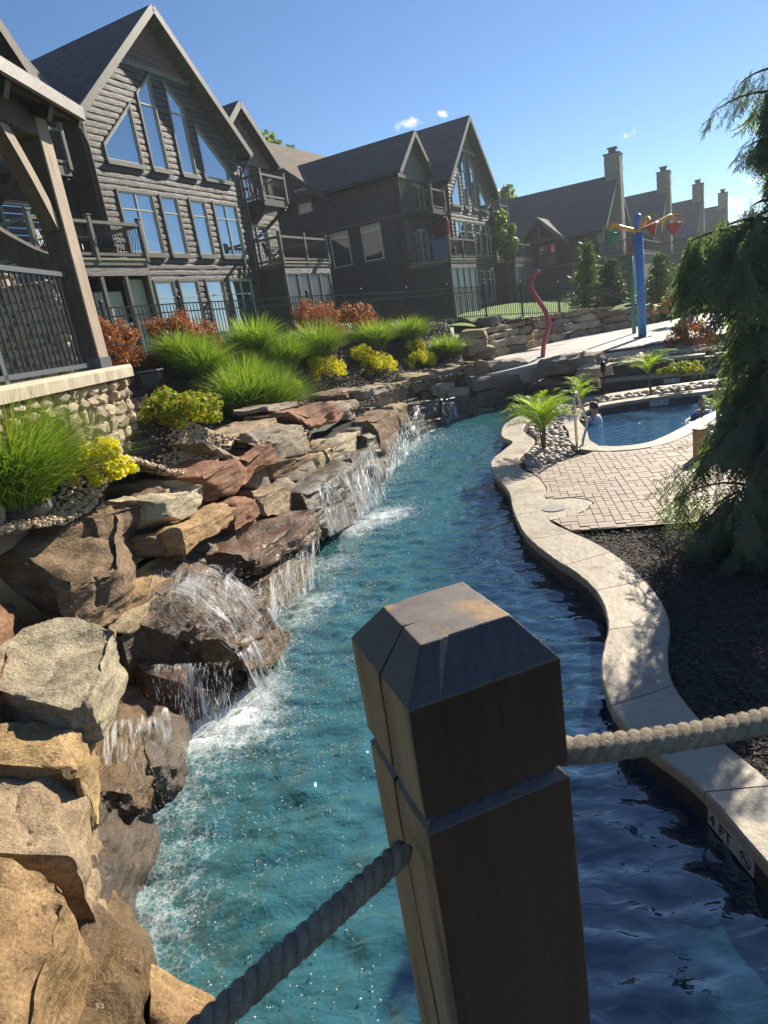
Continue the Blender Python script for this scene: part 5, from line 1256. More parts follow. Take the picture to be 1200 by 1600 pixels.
# ------------------------------------------------------------------ weeping conifer at the right
def spray_template(rg):
    """one hanging flat spray: a drooping rib with alternate side twigs of scale leaves"""
    V, Fq = [], []
    def leaf(p, d, l, w_, nrm):
        s = np.cross(d, nrm); s = s / (np.linalg.norm(s) + 1e-9) * w_; b = len(V)
        V.extend([p - s * .5, p + d * l * .5 - s, p + d * l, p + d * l * .5 + s]); Fq.append((b, b + 1, b + 2, b + 3))
    K = 11
    for i in range(K):
        t = i / K; p = np.array([.10 * t * t, 0, -t]); leaf(p, np.array([.1, 0, -1.]), .13, .016, np.array([1., 0, 0]))
        for sg in (-1, 1):
            L_ = .34 * math.sin(.5 + 2.4 * (1 - t)) * rg.uniform(.7, 1.15); d = np.array([rg.normal(0, .25), sg * .85, -.75 + .3 * rg.random()]); d /= np.linalg.norm(d)
            for q in range(4):
                s = q / 4; pp = p + d * L_ * s + np.array([0, 0, -.10 * s * s]); leaf(pp, d + np.array([0, 0, -.3 * s]), L_ * .34, .02, np.array([1., 0, 0]))
                if q in (1, 2):
                    for s2 in (-1, 1):
                        d2 = d + np.array([rg.normal(0, .2), 0, s2 * .7 - .25]); d2 /= np.linalg.norm(d2); leaf(pp, d2, L_ * .34, .017, np.array([1., 0, 0]))
    return np.array(V), np.array(Fq)
def weeping(base):
    rg = np.random.default_rng(77); root = empty('weeping_conifer', base); tag(root, 'dark weeping conifer with drooping sprays standing in the mulch at the right', 'conifer')
    h = 4.25; tr = MB(); top = [(0, 0, -.1), (.03, .02, h * .3), (-.04, .04, h * .6), (.0, .0, h * .82), (-.1, .02, h * .97)]
    tr.tube(top, [.085, .07, .05, .03, .012], 9); tr.build('trunk', m['bark'], root)
    tp = [spray_template(rg) for _ in range(4)]; Vs, Fs, nb, br = [], [], 0, MB()
    def spray(p, s, az, tilt):
        nonlocal nb
        V, Fq = tp[rg.integers(4)]; V = V * s; c, s_ = math.cos(tilt), math.sin(tilt)
        x, z = V[:, 0] * c - V[:, 2] * s_, V[:, 0] * s_ + V[:, 2] * c; ca, sa = math.cos(az), math.sin(az)
        W_ = np.stack([p[0] + x * ca - V[:, 1] * sa, p[1] + x * sa + V[:, 1] * ca, p[2] + z], 1)
        W_[:, 2] = np.maximum(W_[:, 2], .03); Vs.append(W_); Fs.append(Fq + nb); nb += len(W_)
    levels = [(.35, .95, 13), (.65, 1.15, 13), (1.0, 1.2, 14), (1.35, .85, 11), (1.7, .62, 9), (2.05, .55, 8), (2.4, .5, 7), (2.72, .55, 7), (2.95, .6, 7), (3.3, .28, 4), (3.6, .2, 4), (3.9, .15, 3), (4.1, .12, 3)]
    for z, L0, nbch in levels:
        for k in range(nbch):
            az = rg.uniform(0, 6.283); L_ = L0 * rg.uniform(.65, 1.12); pts = []; p = np.array([0, 0, z + rg.normal(0, .07)]); e = rg.uniform(.1, .45); K = 8
            for i in range(K):
                pts.append(p.copy()); p = p + L_ / K * np.array([math.cos(az) * math.cos(e), math.sin(az) * math.cos(e), math.sin(e)]); e -= rg.uniform(.1, .22)
            br.tube(pts, np.linspace(.02, .004, K), 5, cap=False)
            for i in range(1, K):
                for q in range(2 if z < 2 or i > 4 else 1):
                    o = pts[i] + rg.normal(0, .035, 3); s = rg.uniform(.26, .5) * (.75 if z > 3.1 else 1)
                    spray(o, s, az + rg.normal(0, .9), rg.uniform(-.1, .5))
            spray(pts[-1], rg.uniform(.25, .4), az, .9)
    for az, z, L_ in ((2.9, 4.12, .62), (3.3, 3.75, .4), (2.5, 4.3, .35)):
        p = np.array([0, 0, z]); e = .25; pts = []
        for i in range(8): pts.append(p.copy()); p = p + L_ / 8 * np.array([math.cos(az) * math.cos(e), math.sin(az) * math.cos(e), math.sin(e)]); e -= .12
        br.tube(pts, np.linspace(.014, .004, 8), 5, cap=False)
        for i in range(1, 8):
            for q in range(2): spray(pts[i] + rg.normal(0, .02, 3), rg.uniform(.14, .26), az + rg.normal(0, .4), rg.uniform(.2, .6))
    # two long arms reaching over the river side at head height
    for az, z, L_ in ((2.75, 3.05, .82), (3.3, 3.1, .66), (3.9, 2.95, .8), (2.2, 3.0, .8), (4.4, 3.0, .8)):
        p = np.array([0, 0, z]); e = .32; K = 10; pts = []
        for i in range(K): pts.append(p.copy()); p = p + L_ / K * np.array([math.cos(az) * math.cos(e), math.sin(az) * math.cos(e), math.sin(e)]); e -= .08
        br.tube(pts, np.linspace(.025, .006, K), 5, cap=False)
        for i in range(1, K):
            for q in range(4): spray(pts[i] + rg.normal(0, .05, 3), rg.uniform(.4, .72), az + rg.normal(0, .8), rg.uniform(-.1, .3))
    br.build('branch', m['bark'], root)
    o = link('foliage', np_mesh('foliage', np.concatenate(Vs), np.concatenate(Fs)), m['conifer spray'], root); o['kind'] = 'stuff'
weeping((3.85, 6.15, .2))

# ------------------------------------------------------------------ lodges
def frame_of(az_u, a, r):
    A = R(az_u); u = Vector((math.sin(A), math.cos(A), 0)); return u, Vector((-u.y, u.x, 0)), Vector((r * math.sin(R(a)), r * math.cos(R(a)), 0)), R(90) - A
def roof_slab(parent, pts_eave, pts_ridge, th, mat, name='roof'):
    """a pitched slab from the eave edge up to the ridge edge, shingles laid by uv"""
    e0, e1, r0, r1 = [Vector(p) for p in (*pts_eave, *pts_ridge)]
    nrm = (e1 - e0).cross(r0 - e0).normalized()
    if nrm.z < 0: nrm = -nrm
    d = nrm * th; vs = [e0, e1, r1, r0, e0 - d, e1 - d, r1 - d, r0 - d]
    me = bpy.data.meshes.new(name); me.from_pydata([tuple(p) for p in vs], [], [(0, 1, 2, 3), (7, 6, 5, 4), (0, 4, 5, 1), (1, 5, 6, 2), (2, 6, 7, 3), (3, 7, 4, 0)])
    bm = bmesh.new(); bm.from_mesh(me); bmesh.ops.recalc_face_normals(bm, faces=bm.faces[:])
    uv = bm.loops.layers.uv.new('UVMap'); ex = (e1 - e0).normalized(); ey = nrm.cross(ex)
    for f in bm.faces:
        for l in f.loops: q = l.vert.co - e0; l[uv].uv = (q.dot(ex), q.dot(ey))
    bm.to_mesh(me); bm.free(); return link(name, me, mat, parent)
def rail_section(parent, a, b, z, hgt, curved=True, posts=(True, True), mat='grey timber', post_up=.12):
    """a run of deck railing between two posts: posts, rails, bowed balusters"""
    a, b = Vector((a[0], a[1], 0)), Vector((b[0], b[1], 0)); d = (b - a); L_ = d.length; d.normalize(); nx = Vector((d.y, -d.x, 0))
    Z = lambda p, h: Vector((p.x, p.y, z + h))
    for p, on in ((a, posts[0]), (b, posts[1])):
        if on:
            mb = MB(); mb.box((p.x, p.y, z + (hgt + post_up) / 2 - .06), (.15, .15, hgt + post_up + .12), None, .02); mb.box((p.x, p.y, z + hgt + post_up + .02), (.18, .18, .05), None, .015); mb.build('deck_post', m[mat], parent)
    mb = MB(); mb.beam(Z(a, hgt - .05), Z(b, hgt - .05), .12, .09); mb.build('top_rail', m[mat], parent)
    mb = MB(); mb.beam(Z(a, .12), Z(b, .12), .06, .09); mb.build('bottom_rail', m[mat], parent)
    mb = MB(); n = max(2, int(L_ / .115))
    for i in range(1, n):
        p = a + d * (L_ * i / n); pts = []
        for t in (0, .2, .45, .7, 1): pts.append(Z(p + nx * (.12 * math.sin(math.pi * min(1, t * 1.25)) ** 1.2 * (1 if curved else 0)), .14 + (hgt - .24) * t))
        mb.tube(pts, .011, 4, cap=False)
    o = mb.build('balusters', m['black metal'], parent); o['kind'] = 'stuff'
def win(parent, poly, y=-.09, fr=.07, mull=(), sill=True, deep=.16, trim=None):
    """a window: timber surround, white sash, panes; poly in x,z runs counter clockwise from the lower left"""
    n = len(poly); c = Vector((sum(p[0] for p in poly) / n, sum(p[1] for p in poly) / n))
    def inset(P, d):
        o = []
        for i in range(n):
            p0, p1, p2 = Vector(P[i - 1]), Vector(P[i]), Vector(P[(i + 1) % n]); d1, d2 = (p1 - p0).normalized(), (p2 - p1).normalized()
            n1, n2 = Vector((-d1.y, d1.x)), Vector((-d2.y, d2.x)); bis = (n1 + n2); bis = bis / max(.3, bis.dot(n1)); o.append(p1 + bis * d)
        return o
    P0 = [Vector(p) for p in poly]; P1 = inset(poly, fr); P2 = inset(poly, fr + .045)
    def ringm(A_, B_, y0, y1, mat, name, par):
        mb = MB(); vs = [(p.x, y0, p.y) for p in A_] + [(p.x, y0, p.y) for p in B_] + [(p.x, y1, p.y) for p in A_] + [(p.x, y1, p.y) for p in B_]; fs = []
        for i in range(n):
            j = (i + 1) % n; fs += [(i, j, n + j, n + i), (n + i, n + j, 3 * n + j, 3 * n + i), (i, 2 * n + i, 2 * n + j, j)]
        mb.add(vs, fs); o = mb.build(name, mat, par); bm = bmesh.new(); bm.from_mesh(o.data); bmesh.ops.recalc_face_normals(bm, faces=bm.faces[:]); bm.to_mesh(o.data); bm.free(); return o
    w_ = ringm(P0, P1, y, y + deep, m[trim or 'trim'], 'window', parent)
    ringm(P1, P2, y + .04, y + .1, m['window frame'], 'sash', w_)
    mb = MB(); mb.add([(p.x, y + .075, p.y) for p in P2], [tuple(range(n))]); mb.build('pane', m['window glass'], w_)
    mb = MB()
    for a, b in mull: mb.beam((a[0], y + .06, a[1]), (b[0], y + .06, b[1]), .05, .07, up=(0, 1, 0))
    if mull: mb.build('mullion', m['window frame'], w_)
    if sill:
        x0, x1 = min(p[0] for p in poly), max(p[0] for p in poly); z0 = min(p[1] for p in poly)
        mb = MB(); mb.bb(x0 - .03, x1 + .03, y - .06, y + .02, z0 - .1, z0 + .005); mb.build('sill', m['trim'], w_)
    return w_
def rect(x0, x1, z0, z1): return [(x0, z0), (x1, z0), (x1, z1), (x0, z1)]

def lodge(name_label, loc, rz, gz, shake, logs_single, red_umbrella=False, beige=False):
    root = empty('lodge', loc, rz); tag(root, name_label, 'house', 'dark log lodges above the river garden')
    AP, EV, SL = 14.75, 10.75, .9
    # ---- bodies
    def body(x0, x1, y0, y1, apx, apz, ze, name, mat='dark siding'):
        mb = MB(); mb.prism_xz([(x0, gz - .6), (x1, gz - .6), (x1, ze), (apx, apz), (x0, ze)], y0, y1); return mb.build(name, m[mat], root)
    body(-4.0, 4.0, .06, 12, 0, 14.35, 10.75, 'wall')
    for s in (-1, 1):
        mb = MB(); xs = sorted((s * 4.02, s * 8.4)); mb.prism_xz([(xs[0], gz - .6), (xs[1], gz - .6), (xs[1], 10.75), (s * 6.25, 12.85), (xs[0], 10.75)], 1.1, 12.5); mb.build('wall', m['dark siding'], root)
        # belt boards on the outer side wall
        mb = MB(); mb.bb(s * 8.4, s * 8.46, 1.1, 12, 8.78, 8.9); mb.build('belt_board', m['grey timber'], root)
    mb = MB(); vs = [(x, y, z) for x in (-8.38, 8.38) for y, z in ((6, gz - .6), (17, gz - .6), (17, 10.9), (11.5, 15.3), (6, 10.9))]
    mb.add(vs, [(0, 1, 2, 3, 4)[::1], (9, 8, 7, 6, 5)] + [(i, (i + 1) % 5, 5 + (i + 1) % 5, 5 + i)[::-1] for i in range(5)]); mb.build('rear_wall', m['dark siding'], root)
    # ---- roofs
    oh, ov = .55, .55
    zo = 14.8; hx = 4.62; ze = zo - hx * SL
    for s in (-1, 1):
        roof_slab(root, [(s * hx, -oh, ze), (s * hx, 12, ze)], [(0, -oh, zo), (0, 12, zo)], .16, m['shingle dark'])
        mb = MB(); mb.beam((s * (hx - .02), -oh - .03, ze - .12), (0, -oh - .03, zo - .12), .06, .24, up=(0, 0, 1)); mb.build('barge_board', m['trim'], root)
        mb = MB(); mb.bb(s * (hx - .05), s * (hx + .09), -oh + .1, 11, ze - .2, ze - .07); mb.build('gutter', m['black metal'], root)
        # main downspout
        mb = MB(); mb.tube([(s * (hx - .0), -oh + .25, ze - .15), (s * (hx - .1), -oh + .25, ze - .35), (s * 4.13, -.12, ze - .85), (s * 4.13, -.12, gz)], .055, 6); mb.build('downspout', m['dark wood'], root)
        # wing roof
        zs = 13.3; ax = s * 6.25
        for q in (-1, 1):
            ex = ax + q * 2.6
            if q == -s: ex = s * 4.0
            zz = zs - abs(ex - ax) * SL
            roof_slab(root, [(ex, .65, zz), (ex, 12, zz)], [(ax, .65, zs), (ax, 12, zs)], .14, m['shingle dark'])
            mb = MB(); mb.beam((ex, .62, zz - .13), (ax, .62, zs - .13), .05, .26, up=(0, 0, 1)); mb.build('barge_board', m['trim'], root)
        zz = zs - 2.6 * SL
        mb = MB(); mb.bb(s * 8.8, s * 8.93, .8, 11, zz - .18, zz - .05); mb.build('gutter', m['black metal'], root)
        mb = MB(); mb.tube([(s * 8.85, 1.15, zz - .15), (s * 8.5, 1.4, zz - .6), (s * 8.5, 1.4, gz)], .05, 6); mb.build('downspout', m['dark wood'], root)
    for q in (-1, 1): roof_slab(root, [(-8.9, 11.5 + q * 6.1, 10.55), (8.9, 11.5 + q * 6.1, 10.55)], [(-8.9, 11.5, 15.5), (8.9, 11.5, 15.5)], .16, m['shingle brown'])
    for s in (-1, 1):
        mb = MB(); mb.beam((s * 8.92, 5.45, 10.42), (s * 8.92, 11.5, 15.36), .05, .28); mb.build('barge_board', m['dark wood'], root)
    for vx in (-5.4, -4.7):
        mb = MB(); zv = 10.55 + (6.1 - 4.2) * .81; mb.tube([(vx, 11.5 - 4.2, zv), (vx, 11.5 - 4.2, zv + .7)], .05, 6); mb.tube([(vx, 11.5 - 4.2, zv), (vx, 11.5 - 4.2, zv + .25)], .12, 8); mb.build('vent_pipe', m['window frame'], root)
    # ---- front windows
    W_ = []
    zt = 9.42
    def T(x): return 13.02 - abs(x) * SL      # sloping head following the rake
    W_.append(([(-3.4, zt), (-1.68, zt), (-1.68, T(1.68)), (-3.4, T(3.4))], ()))
    W_.append(([(-1.24, zt), (-.34, zt), (-.34, T(.34)), (-1.24, T(1.24))], (((-1.2, 11.6), (-.38, 11.6)),)))
    W_.append(([(.34, zt), (1.24, zt), (1.24, T(1.24)), (.34, T(.34))], (((.38, 11.6), (1.2, 11.6)),)))
    W_.append(([(1.68, zt), (3.4, zt), (3.4, T(3.4)), (1.68, T(1.68))], ()))
    for x0, x1, dbl in ((-3.34, -1.6, 1), (-1.27, -.29, 0), (.36, 1.34, 0), (1.82, 3.44, 1)):
        mu = [((x0 + .1, 7.95), (x1 - .1, 7.95))] + ([(((x0 + x1) / 2, 6.55), ((x0 + x1) / 2, 8.5))] if dbl else [])
        W_.append((rect(x0, x1, 6.45, 8.58), mu))
    for x0, x1, dbl in ((-2.6, -1.52, 0), (-1.28, -.14, 0), (.3, 1.46, 0), (1.82, 3.5, 1)):
        mu = [((x0 + .1, 4.95), (x1 - .1, 4.95))] + ([(((x0 + x1) / 2, 3.5), ((x0 + x1) / 2, 5.5))] if dbl else [])
        W_.append((rect(x0, x1, 3.4, 5.58), mu))
    for poly, mu in W_: win(root, poly, mull=mu)
    # ---- log courses on the gable front, stopped at the windows
    def spans(z, hw, extra=.02):
        cuts = []
        for poly, _ in W_:
            xs = []
            for i in range(len(poly)):
                (xa, za), (xb, zb) = poly[i], poly[(i + 1) % len(poly)]
                if (za <= z) != (zb <= z): xs.append(xa + (xb - xa) * (z - za) / (zb - za))
            if len(xs) >= 2: cuts.append((min(xs) - extra, max(xs) + extra))
        cuts.sort(); o = []; x = -hw
        for a, b in cuts:
            if a > x + .05: o.append((x, a))
            x = max(x, b)
        if hw > x + .05: o.append((x, hw))
        return o
    hc = .213; z = gz - .2; allb = MB(); prof = [(.06, .5), (-.02, .49), (-.045, .42), (-.055, .2), (-.055, -.2), (-.045, -.42), (-.02, -.49), (.06, -.5)]
    rgl = np.random.default_rng(9)
    while z < 12.72:
        zc = z + hc / 2; hw = min(4.03, (14.35 - zc) / SL)
        for a, b in spans(zc, hw):
            mb = allb if not logs_single else MB()
            nseg = max(1, int((b - a) / .3)); xs = np.linspace(a, b, nseg + 1); vs, fs = [], []; np_ = len(prof)
            for x in xs:
                wv = .008 * rgl.normal(); wz = .005 * rgl.normal()
                for py, pz in prof: vs.append((x, py + (wv if py < .05 else 0), zc + pz * (hc - .006) + wz))
            for i in range(nseg):
                for k in range(np_ - 1): fs.append((i * np_ + k, (i + 1) * np_ + k, (i + 1) * np_ + k + 1, i * np_ + k + 1)[::-1])
            fs += [tuple(range(np_)), tuple(nseg * np_ + k for k in range(np_))[::-1]]
            mb.add(vs, fs, False)
            if logs_single: mb.build('log', m['dark log'], root)
        z += hc
    if not logs_single: allb.build('log_siding', m['dark log'], root)['kind'] = 'stuff'
    mb = MB(); mb.bb(-1.85, 1.85, -.1, .06, 12.72, 12.9); mb.build('frieze_board', m['trim'], root)
    # shingled peak
    mb = MB(); z = 12.9; r_ = 0
    while z < 14.3:
        hw = (14.4 - z) / SL; x = -hw + (.1 if r_ % 2 else 0)
        while x < hw - .02:
            x1 = min(x + .2, hw); t = max(0.0, (z - 12.9)); mb.box(((x + x1) / 2, -.03 - .012 * rgl.random(), z + .09 + .012 * rgl.normal()), (x1 - x - .012, .03, .22), Matrix.Rotation(-.12, 3, 'X')); x = x1
        z += .19; r_ += 1
    mb.build('gable_shingles', m[shake], root)['kind'] = 'stuff'
    # corner boards
    for s in (-1, 1):
        mb = MB(); mb.bb(s * 4.0, s * 4.1, -.07, .12, gz - .2, 10.7); mb.build('corner_board', m['grey timber'], root)
    # ---- wings: peak shingles, door, balcony, deck
    for s in (-1, 1):
        ax = s * 6.25; mb = MB(); z = 10.95
        while z < 12.7:
            hw = (12.85 - z) / SL; x = ax - hw
            while x < ax + hw - .02: x1 = min(x + .2, ax + hw); mb.box(((x + x1) / 2, 1.06, z + .09), (x1 - x - .012, .03, .22), Matrix.Rotation(-.12, 3, 'X')); x = x1
            z += .19
        mb.build('gable_shingles', m[shake], root)['kind'] = 'stuff'
        mb = MB(); mb.bb(ax - 2.15, ax + 2.15, 1.0, 1.1, 10.75, 10.93); mb.build('frieze_board', m['grey timber'], root)
        mb = MB()
        for x in np.arange(ax - 2.0, ax + 2.05, .34): mb.bb(x - .025, x + .025, 1.06, 1.1, 8.9, 10.75)
        mb.build('battens', m['grey timber'], root)['kind'] = 'stuff'
        win(root, rect(ax - 1.35, ax + .35, 9.02, 10.62) if s > 0 else rect(ax - .35, ax + 1.35, 9.02, 10.62), y=1.02, mull=(((ax - s * .5, 9.1), (ax - s * .5, 10.55)),), sill=False)
        # balcony
        x0, x1 = sorted((s * 5.3, s * 7.25)); zb = 8.95
        mb = MB(); mb.bb(x0, x1, -.32, 1.1, zb - .28, zb); mb.build('balcony_floor', m['dark wood'], root)
        rail_section(root, (x0, -.3), (x1, -.3), zb, 1.05); rail_section(root, (x0, 1.0), (x0, -.3), zb, 1.05, posts=(False, False)); rail_section(root, (x1, -.3), (x1, 1.0), zb, 1.05, posts=(False, False))
        for q in (x0 + .12, x1 - .12): 
            mb = MB(); mb.beam((q, -.2, zb - .3), (q, 1.1, zb - 1.0), .1, .14); mb.build('bracket', m['dark wood'], root)
        # first floor door and log wall behind the deck
        mb = MB()
        for k in range(12): mb.box((ax, 1.07, 6.2 + k * .21), (4.2, .05, .19), None, .02)
        mb.build('log_siding', m['dark log'], root)['kind'] = 'stuff'
        win(root, rect(ax - .9, ax + .9, 6.15, 8.15), y=.98, mull=(((ax, 6.2), (ax, 8.1)),), sill=False)
        # deck
        x0, x1 = sorted((s * 4.16, s * 8.3)); zd = 6.05; yd = -1.45
        mb = MB(); mb.bb(x0 - .06, x1 + .06, yd - .06, 1.1, zd - .06, zd); mb.build('deck_floor', m['deck edge'], root)
        mb = MB(); mb.bb(x0, x1, yd, yd + .08, zd - .52, zd - .22); mb.build('log_beam', m['dark log'], root)
        mb = MB(); mb.bb(x0 - .03, x1 + .03, yd - .03, 1.08, zd - .21, zd - .07); mb.build('rim_joist', m['grey timber'], root)
        
        for q in (x0, x1 - .08): mb = MB(); mb.bb(q, q + .08, yd + .08, 1.1, zd - .52, zd - .22); mb.build('side_beam', m['dark wood'], root)
        xm = (x0 + x1) / 2
        rail_section(root, (x0, yd), (xm, yd), zd, 1.08); rail_section(root, (xm, yd), (x1, yd), zd, 1.08, posts=(False, True))
        rail_section(root, (x0, 1.0), (x0, yd), zd, 1.08, posts=(False, False)); rail_section(root, (x1, yd), (x1, 1.0), zd, 1.08, posts=(False, False))
        # screened room below
        for q in np.linspace(x0 + .07, x1 - .07, 5):
            mb = MB(); mb.bb(q - .06, q + .06, yd + .01, yd + .13, gz - .5, zd - .52); mb.build('porch_post', m['grey timber'], root)
        mb = MB(); mb.bb(x0 + .1, x1 - .1, yd + .03, yd + .1, gz + .85, gz + .95); mb.build('porch_rail', m['grey timber'], root)
        for q in (x0, x1 - .06):
            mb = MB(); mb.bb(q, q + .06, yd + .14, 1.08, gz - .5, zd - .52); mb.build('porch_side', m['dark siding'], root)
        if not (beige and s < 0):
            mb = MB(); mb.bb(x0 + .1, x1 - .1, yd + .06, yd + .075, gz + .96, zd - .53); mb.bb(x0 + .1, x1 - .1, yd + .06, yd + .075, gz - .4, gz + .84); mb.build('insect_screen', m['screen mesh'], root)
        else:
            pb = pmat('beige wall', (.42, .4, .36), (.46, .44, .4), scale=3, rough=.8)
            mb = MB(); mb.bb(x0 + 1.9, x0 + 3.0, yd + .35, yd + .4, gz - .3, zd - .95); mb.build('porch_door', pb, root)
            mb = MB(); mb.bb(x0 + 3.2, x1 - .12, yd + .3, yd + .35, gz - .3, zd - .6); mb.build('porch_panel', pb, root)
        # deck furniture
    # ---- outer side wall windows (facing the camera on the left side)
    for y0, y1, z0, z1 in ((2.6, 3.75, 6.95, 8.75), (4.75, 5.9, 6.95, 8.75), (6.9, 7.75, 10.95, 12.2), (9.4, 10.3, 12.9, 13.5), (6.6, 7.4, 10.9, 12.1)):
        if (y0, z0) == (6.6, 10.9): continue
        if z0 > 10: z0 -= .75; z1 -= .75
        else: z0 -= .15; z1 -= .15
        mb = MB(); X = -8.4
        for a, b, c, d in ((y0, y1, z0 - .07, z0), (y0, y1, z1, z1 + .07), (y0 - .07, y0, z0 - .07, z1 + .07), (y1, y1 + .07, z0 - .07, z1 + .07)): mb.bb(X - .07, X + .02, a, b, c, d)
        mb.bb(X - .06, X - .01, y0, y1, (z0 + z1) / 2 - .03, (z0 + z1) / 2 + .03) if z0 > 9 and z1 - z0 > 1 else None
        w_ = mb.build('window', m['window frame'], root)
        mb = MB(); mb.bb(X - .03, X, y0, y1, z0, z1); mb.build('pane', m['window glass'], w_)
        mb = MB(); mb.bb(X - .1, X, y0 - .15, y1 + .15, z1 + .22, z1 + .27); mb.build('drip_board', m['grey timber'], w_)
    return root
u, v, P, rz = frame_of(27.2, -12.524, 28.07); c = P + u * .52
LODGE1 = lodge('tall log lodge with four peaked windows, nearest one, left of the others', (c.x, c.y, 0), rz, 3.15, 'purple shake', True, beige=True)
u, v, P, rz = frame_of(29.9, 9.25, 44.5); c = P + u * 3.15
LODGE2 = lodge('dark log lodge in the middle with its shaded side wall and olive peak', (c.x, c.y, -.42), rz, 3.15, 'olive shake', False)

def on_lodge(L, x, y, z): return L.matrix_basis @ Vector((x, y, z))
def lodge_thing(name, label, cat, L, x, y, z, group=None):
    bpy.context.view_layer.update(); p = on_lodge(L, x, y, z); o = empty(name, p, L.rotation_euler.z); tag(o, label, cat, group); return o
pmat('umbrella red', (.32, .03, .05), (.4, .05, .07), scale=8, rough=.8, bump=.3, bscale=12, stretch=(4, 4, .5)); pmat('towel blue', (.05, .09, .2), (.1, .16, .32), scale=14, rough=.9); pmat('white cloth', (.7, .7, .68), rough=.8)
def closed_umbrella(L, x, y, label):
    t = lodge_thing('closed_umbrella', label, 'umbrella', L, x, y, 6.05, 'closed red umbrellas on the decks')
    mb = MB(); mb.tube([(0, 0, 0), (0, 0, 2.5)], .025, 8); mb.build('pole', m['grey metal'], t)
    mb = MB(); mb.tube([(0, 0, .75), (0, 0, .95), (0, 0, 1.5), (0, 0, 1.9), (0, 0, 2.2), (0, 0, 2.45)], [.17, .19, .13, .1, .15, .03], 9); mb.build('canopy', m['umbrella red'], t)
    mb = MB(); mb.tube([(0, 0, 0), (0, 0, .06)], .25, 12); mb.build('base', m['black metal'], t)
closed_umbrella(LODGE2, -5.5, -.4, 'closed red umbrella on the left deck of the middle lodge'); closed_umbrella(LODGE2, 5.1, -.2, 'closed red umbrella on the right deck of the middle lodge')
t = lodge_thing('towel', 'blue patterned towel hung over the deck rail of the middle lodge', 'towel', LODGE2, -8.34, -.9, 6.2); mb = MB()
for i in range(8): mb.box((-.07 + .012 * math.sin(i * 1.7), -.45 + i * .11, .48), (.03, .11, .95))
mb.build('cloth', m['towel blue'], t)
def deck_chair(L, x, y, label, rz_, group):
    t = lodge_thing('deck_chair', label, 'chair', L, x, y, 6.05, group); t.rotation_euler.z += rz_
    mb = MB(); mb.box((0, 0, .42), (.5, .5, .05), None, .015); mb.build('seat', m['black metal'], t)
    mb = MB()
    for k in range(5): mb.box((-.2 + k * .1, .25, .72), (.06, .03, .55), Matrix.Rotation(-.2, 3, 'X'))
    mb.build('backrest', m['black metal'], t)
    for sx in (-1, 1):
        for sy in (-1, 1): mb = MB(); mb.tube([(sx * .22, sy * .22, 0), (sx * .22, sy * .22, .42)], .02, 6); mb.build('leg', m['black metal'], t)
    for sx in (-1, 1): mb = MB(); mb.beam((sx * .26, -.24, .63), (sx * .26, .26, .63), .05, .03); mb.build('armrest', m['black metal'], t)
deck_chair(LODGE1, -7.2, -.6, 'dark slatted chair on the left deck, outer end', .3, 'deck chairs'); deck_chair(LODGE1, -5.0, -.7, 'dark slatted chair on the left deck near the big windows', -.5, 'deck chairs')
deck_chair(LODGE1, 4.8, -.5, 'dark slatted chair on the right deck beside the downspout', .8, 'deck chairs'); deck_chair(LODGE2, -7.4, -.6, 'slatted chair on the deck of the middle lodge', 1.0, 'deck chairs')
t = lodge_thing('deck_table', 'small dark table on the left deck behind the railing', 'table', LODGE1, -6.1, -.6, 6.05); mb = MB(); mb.box((0, 0, .7), (1.1, .7, .05), None, .01); mb.build('top', m['black metal'], t)
for sx in (-1, 1):
    for sy in (-1, 1): mb = MB(); mb.tube([(sx * .45, sy * .28, 0), (sx * .45, sy * .28, .7)], .025, 6); mb.build('leg', m['black metal'], t)

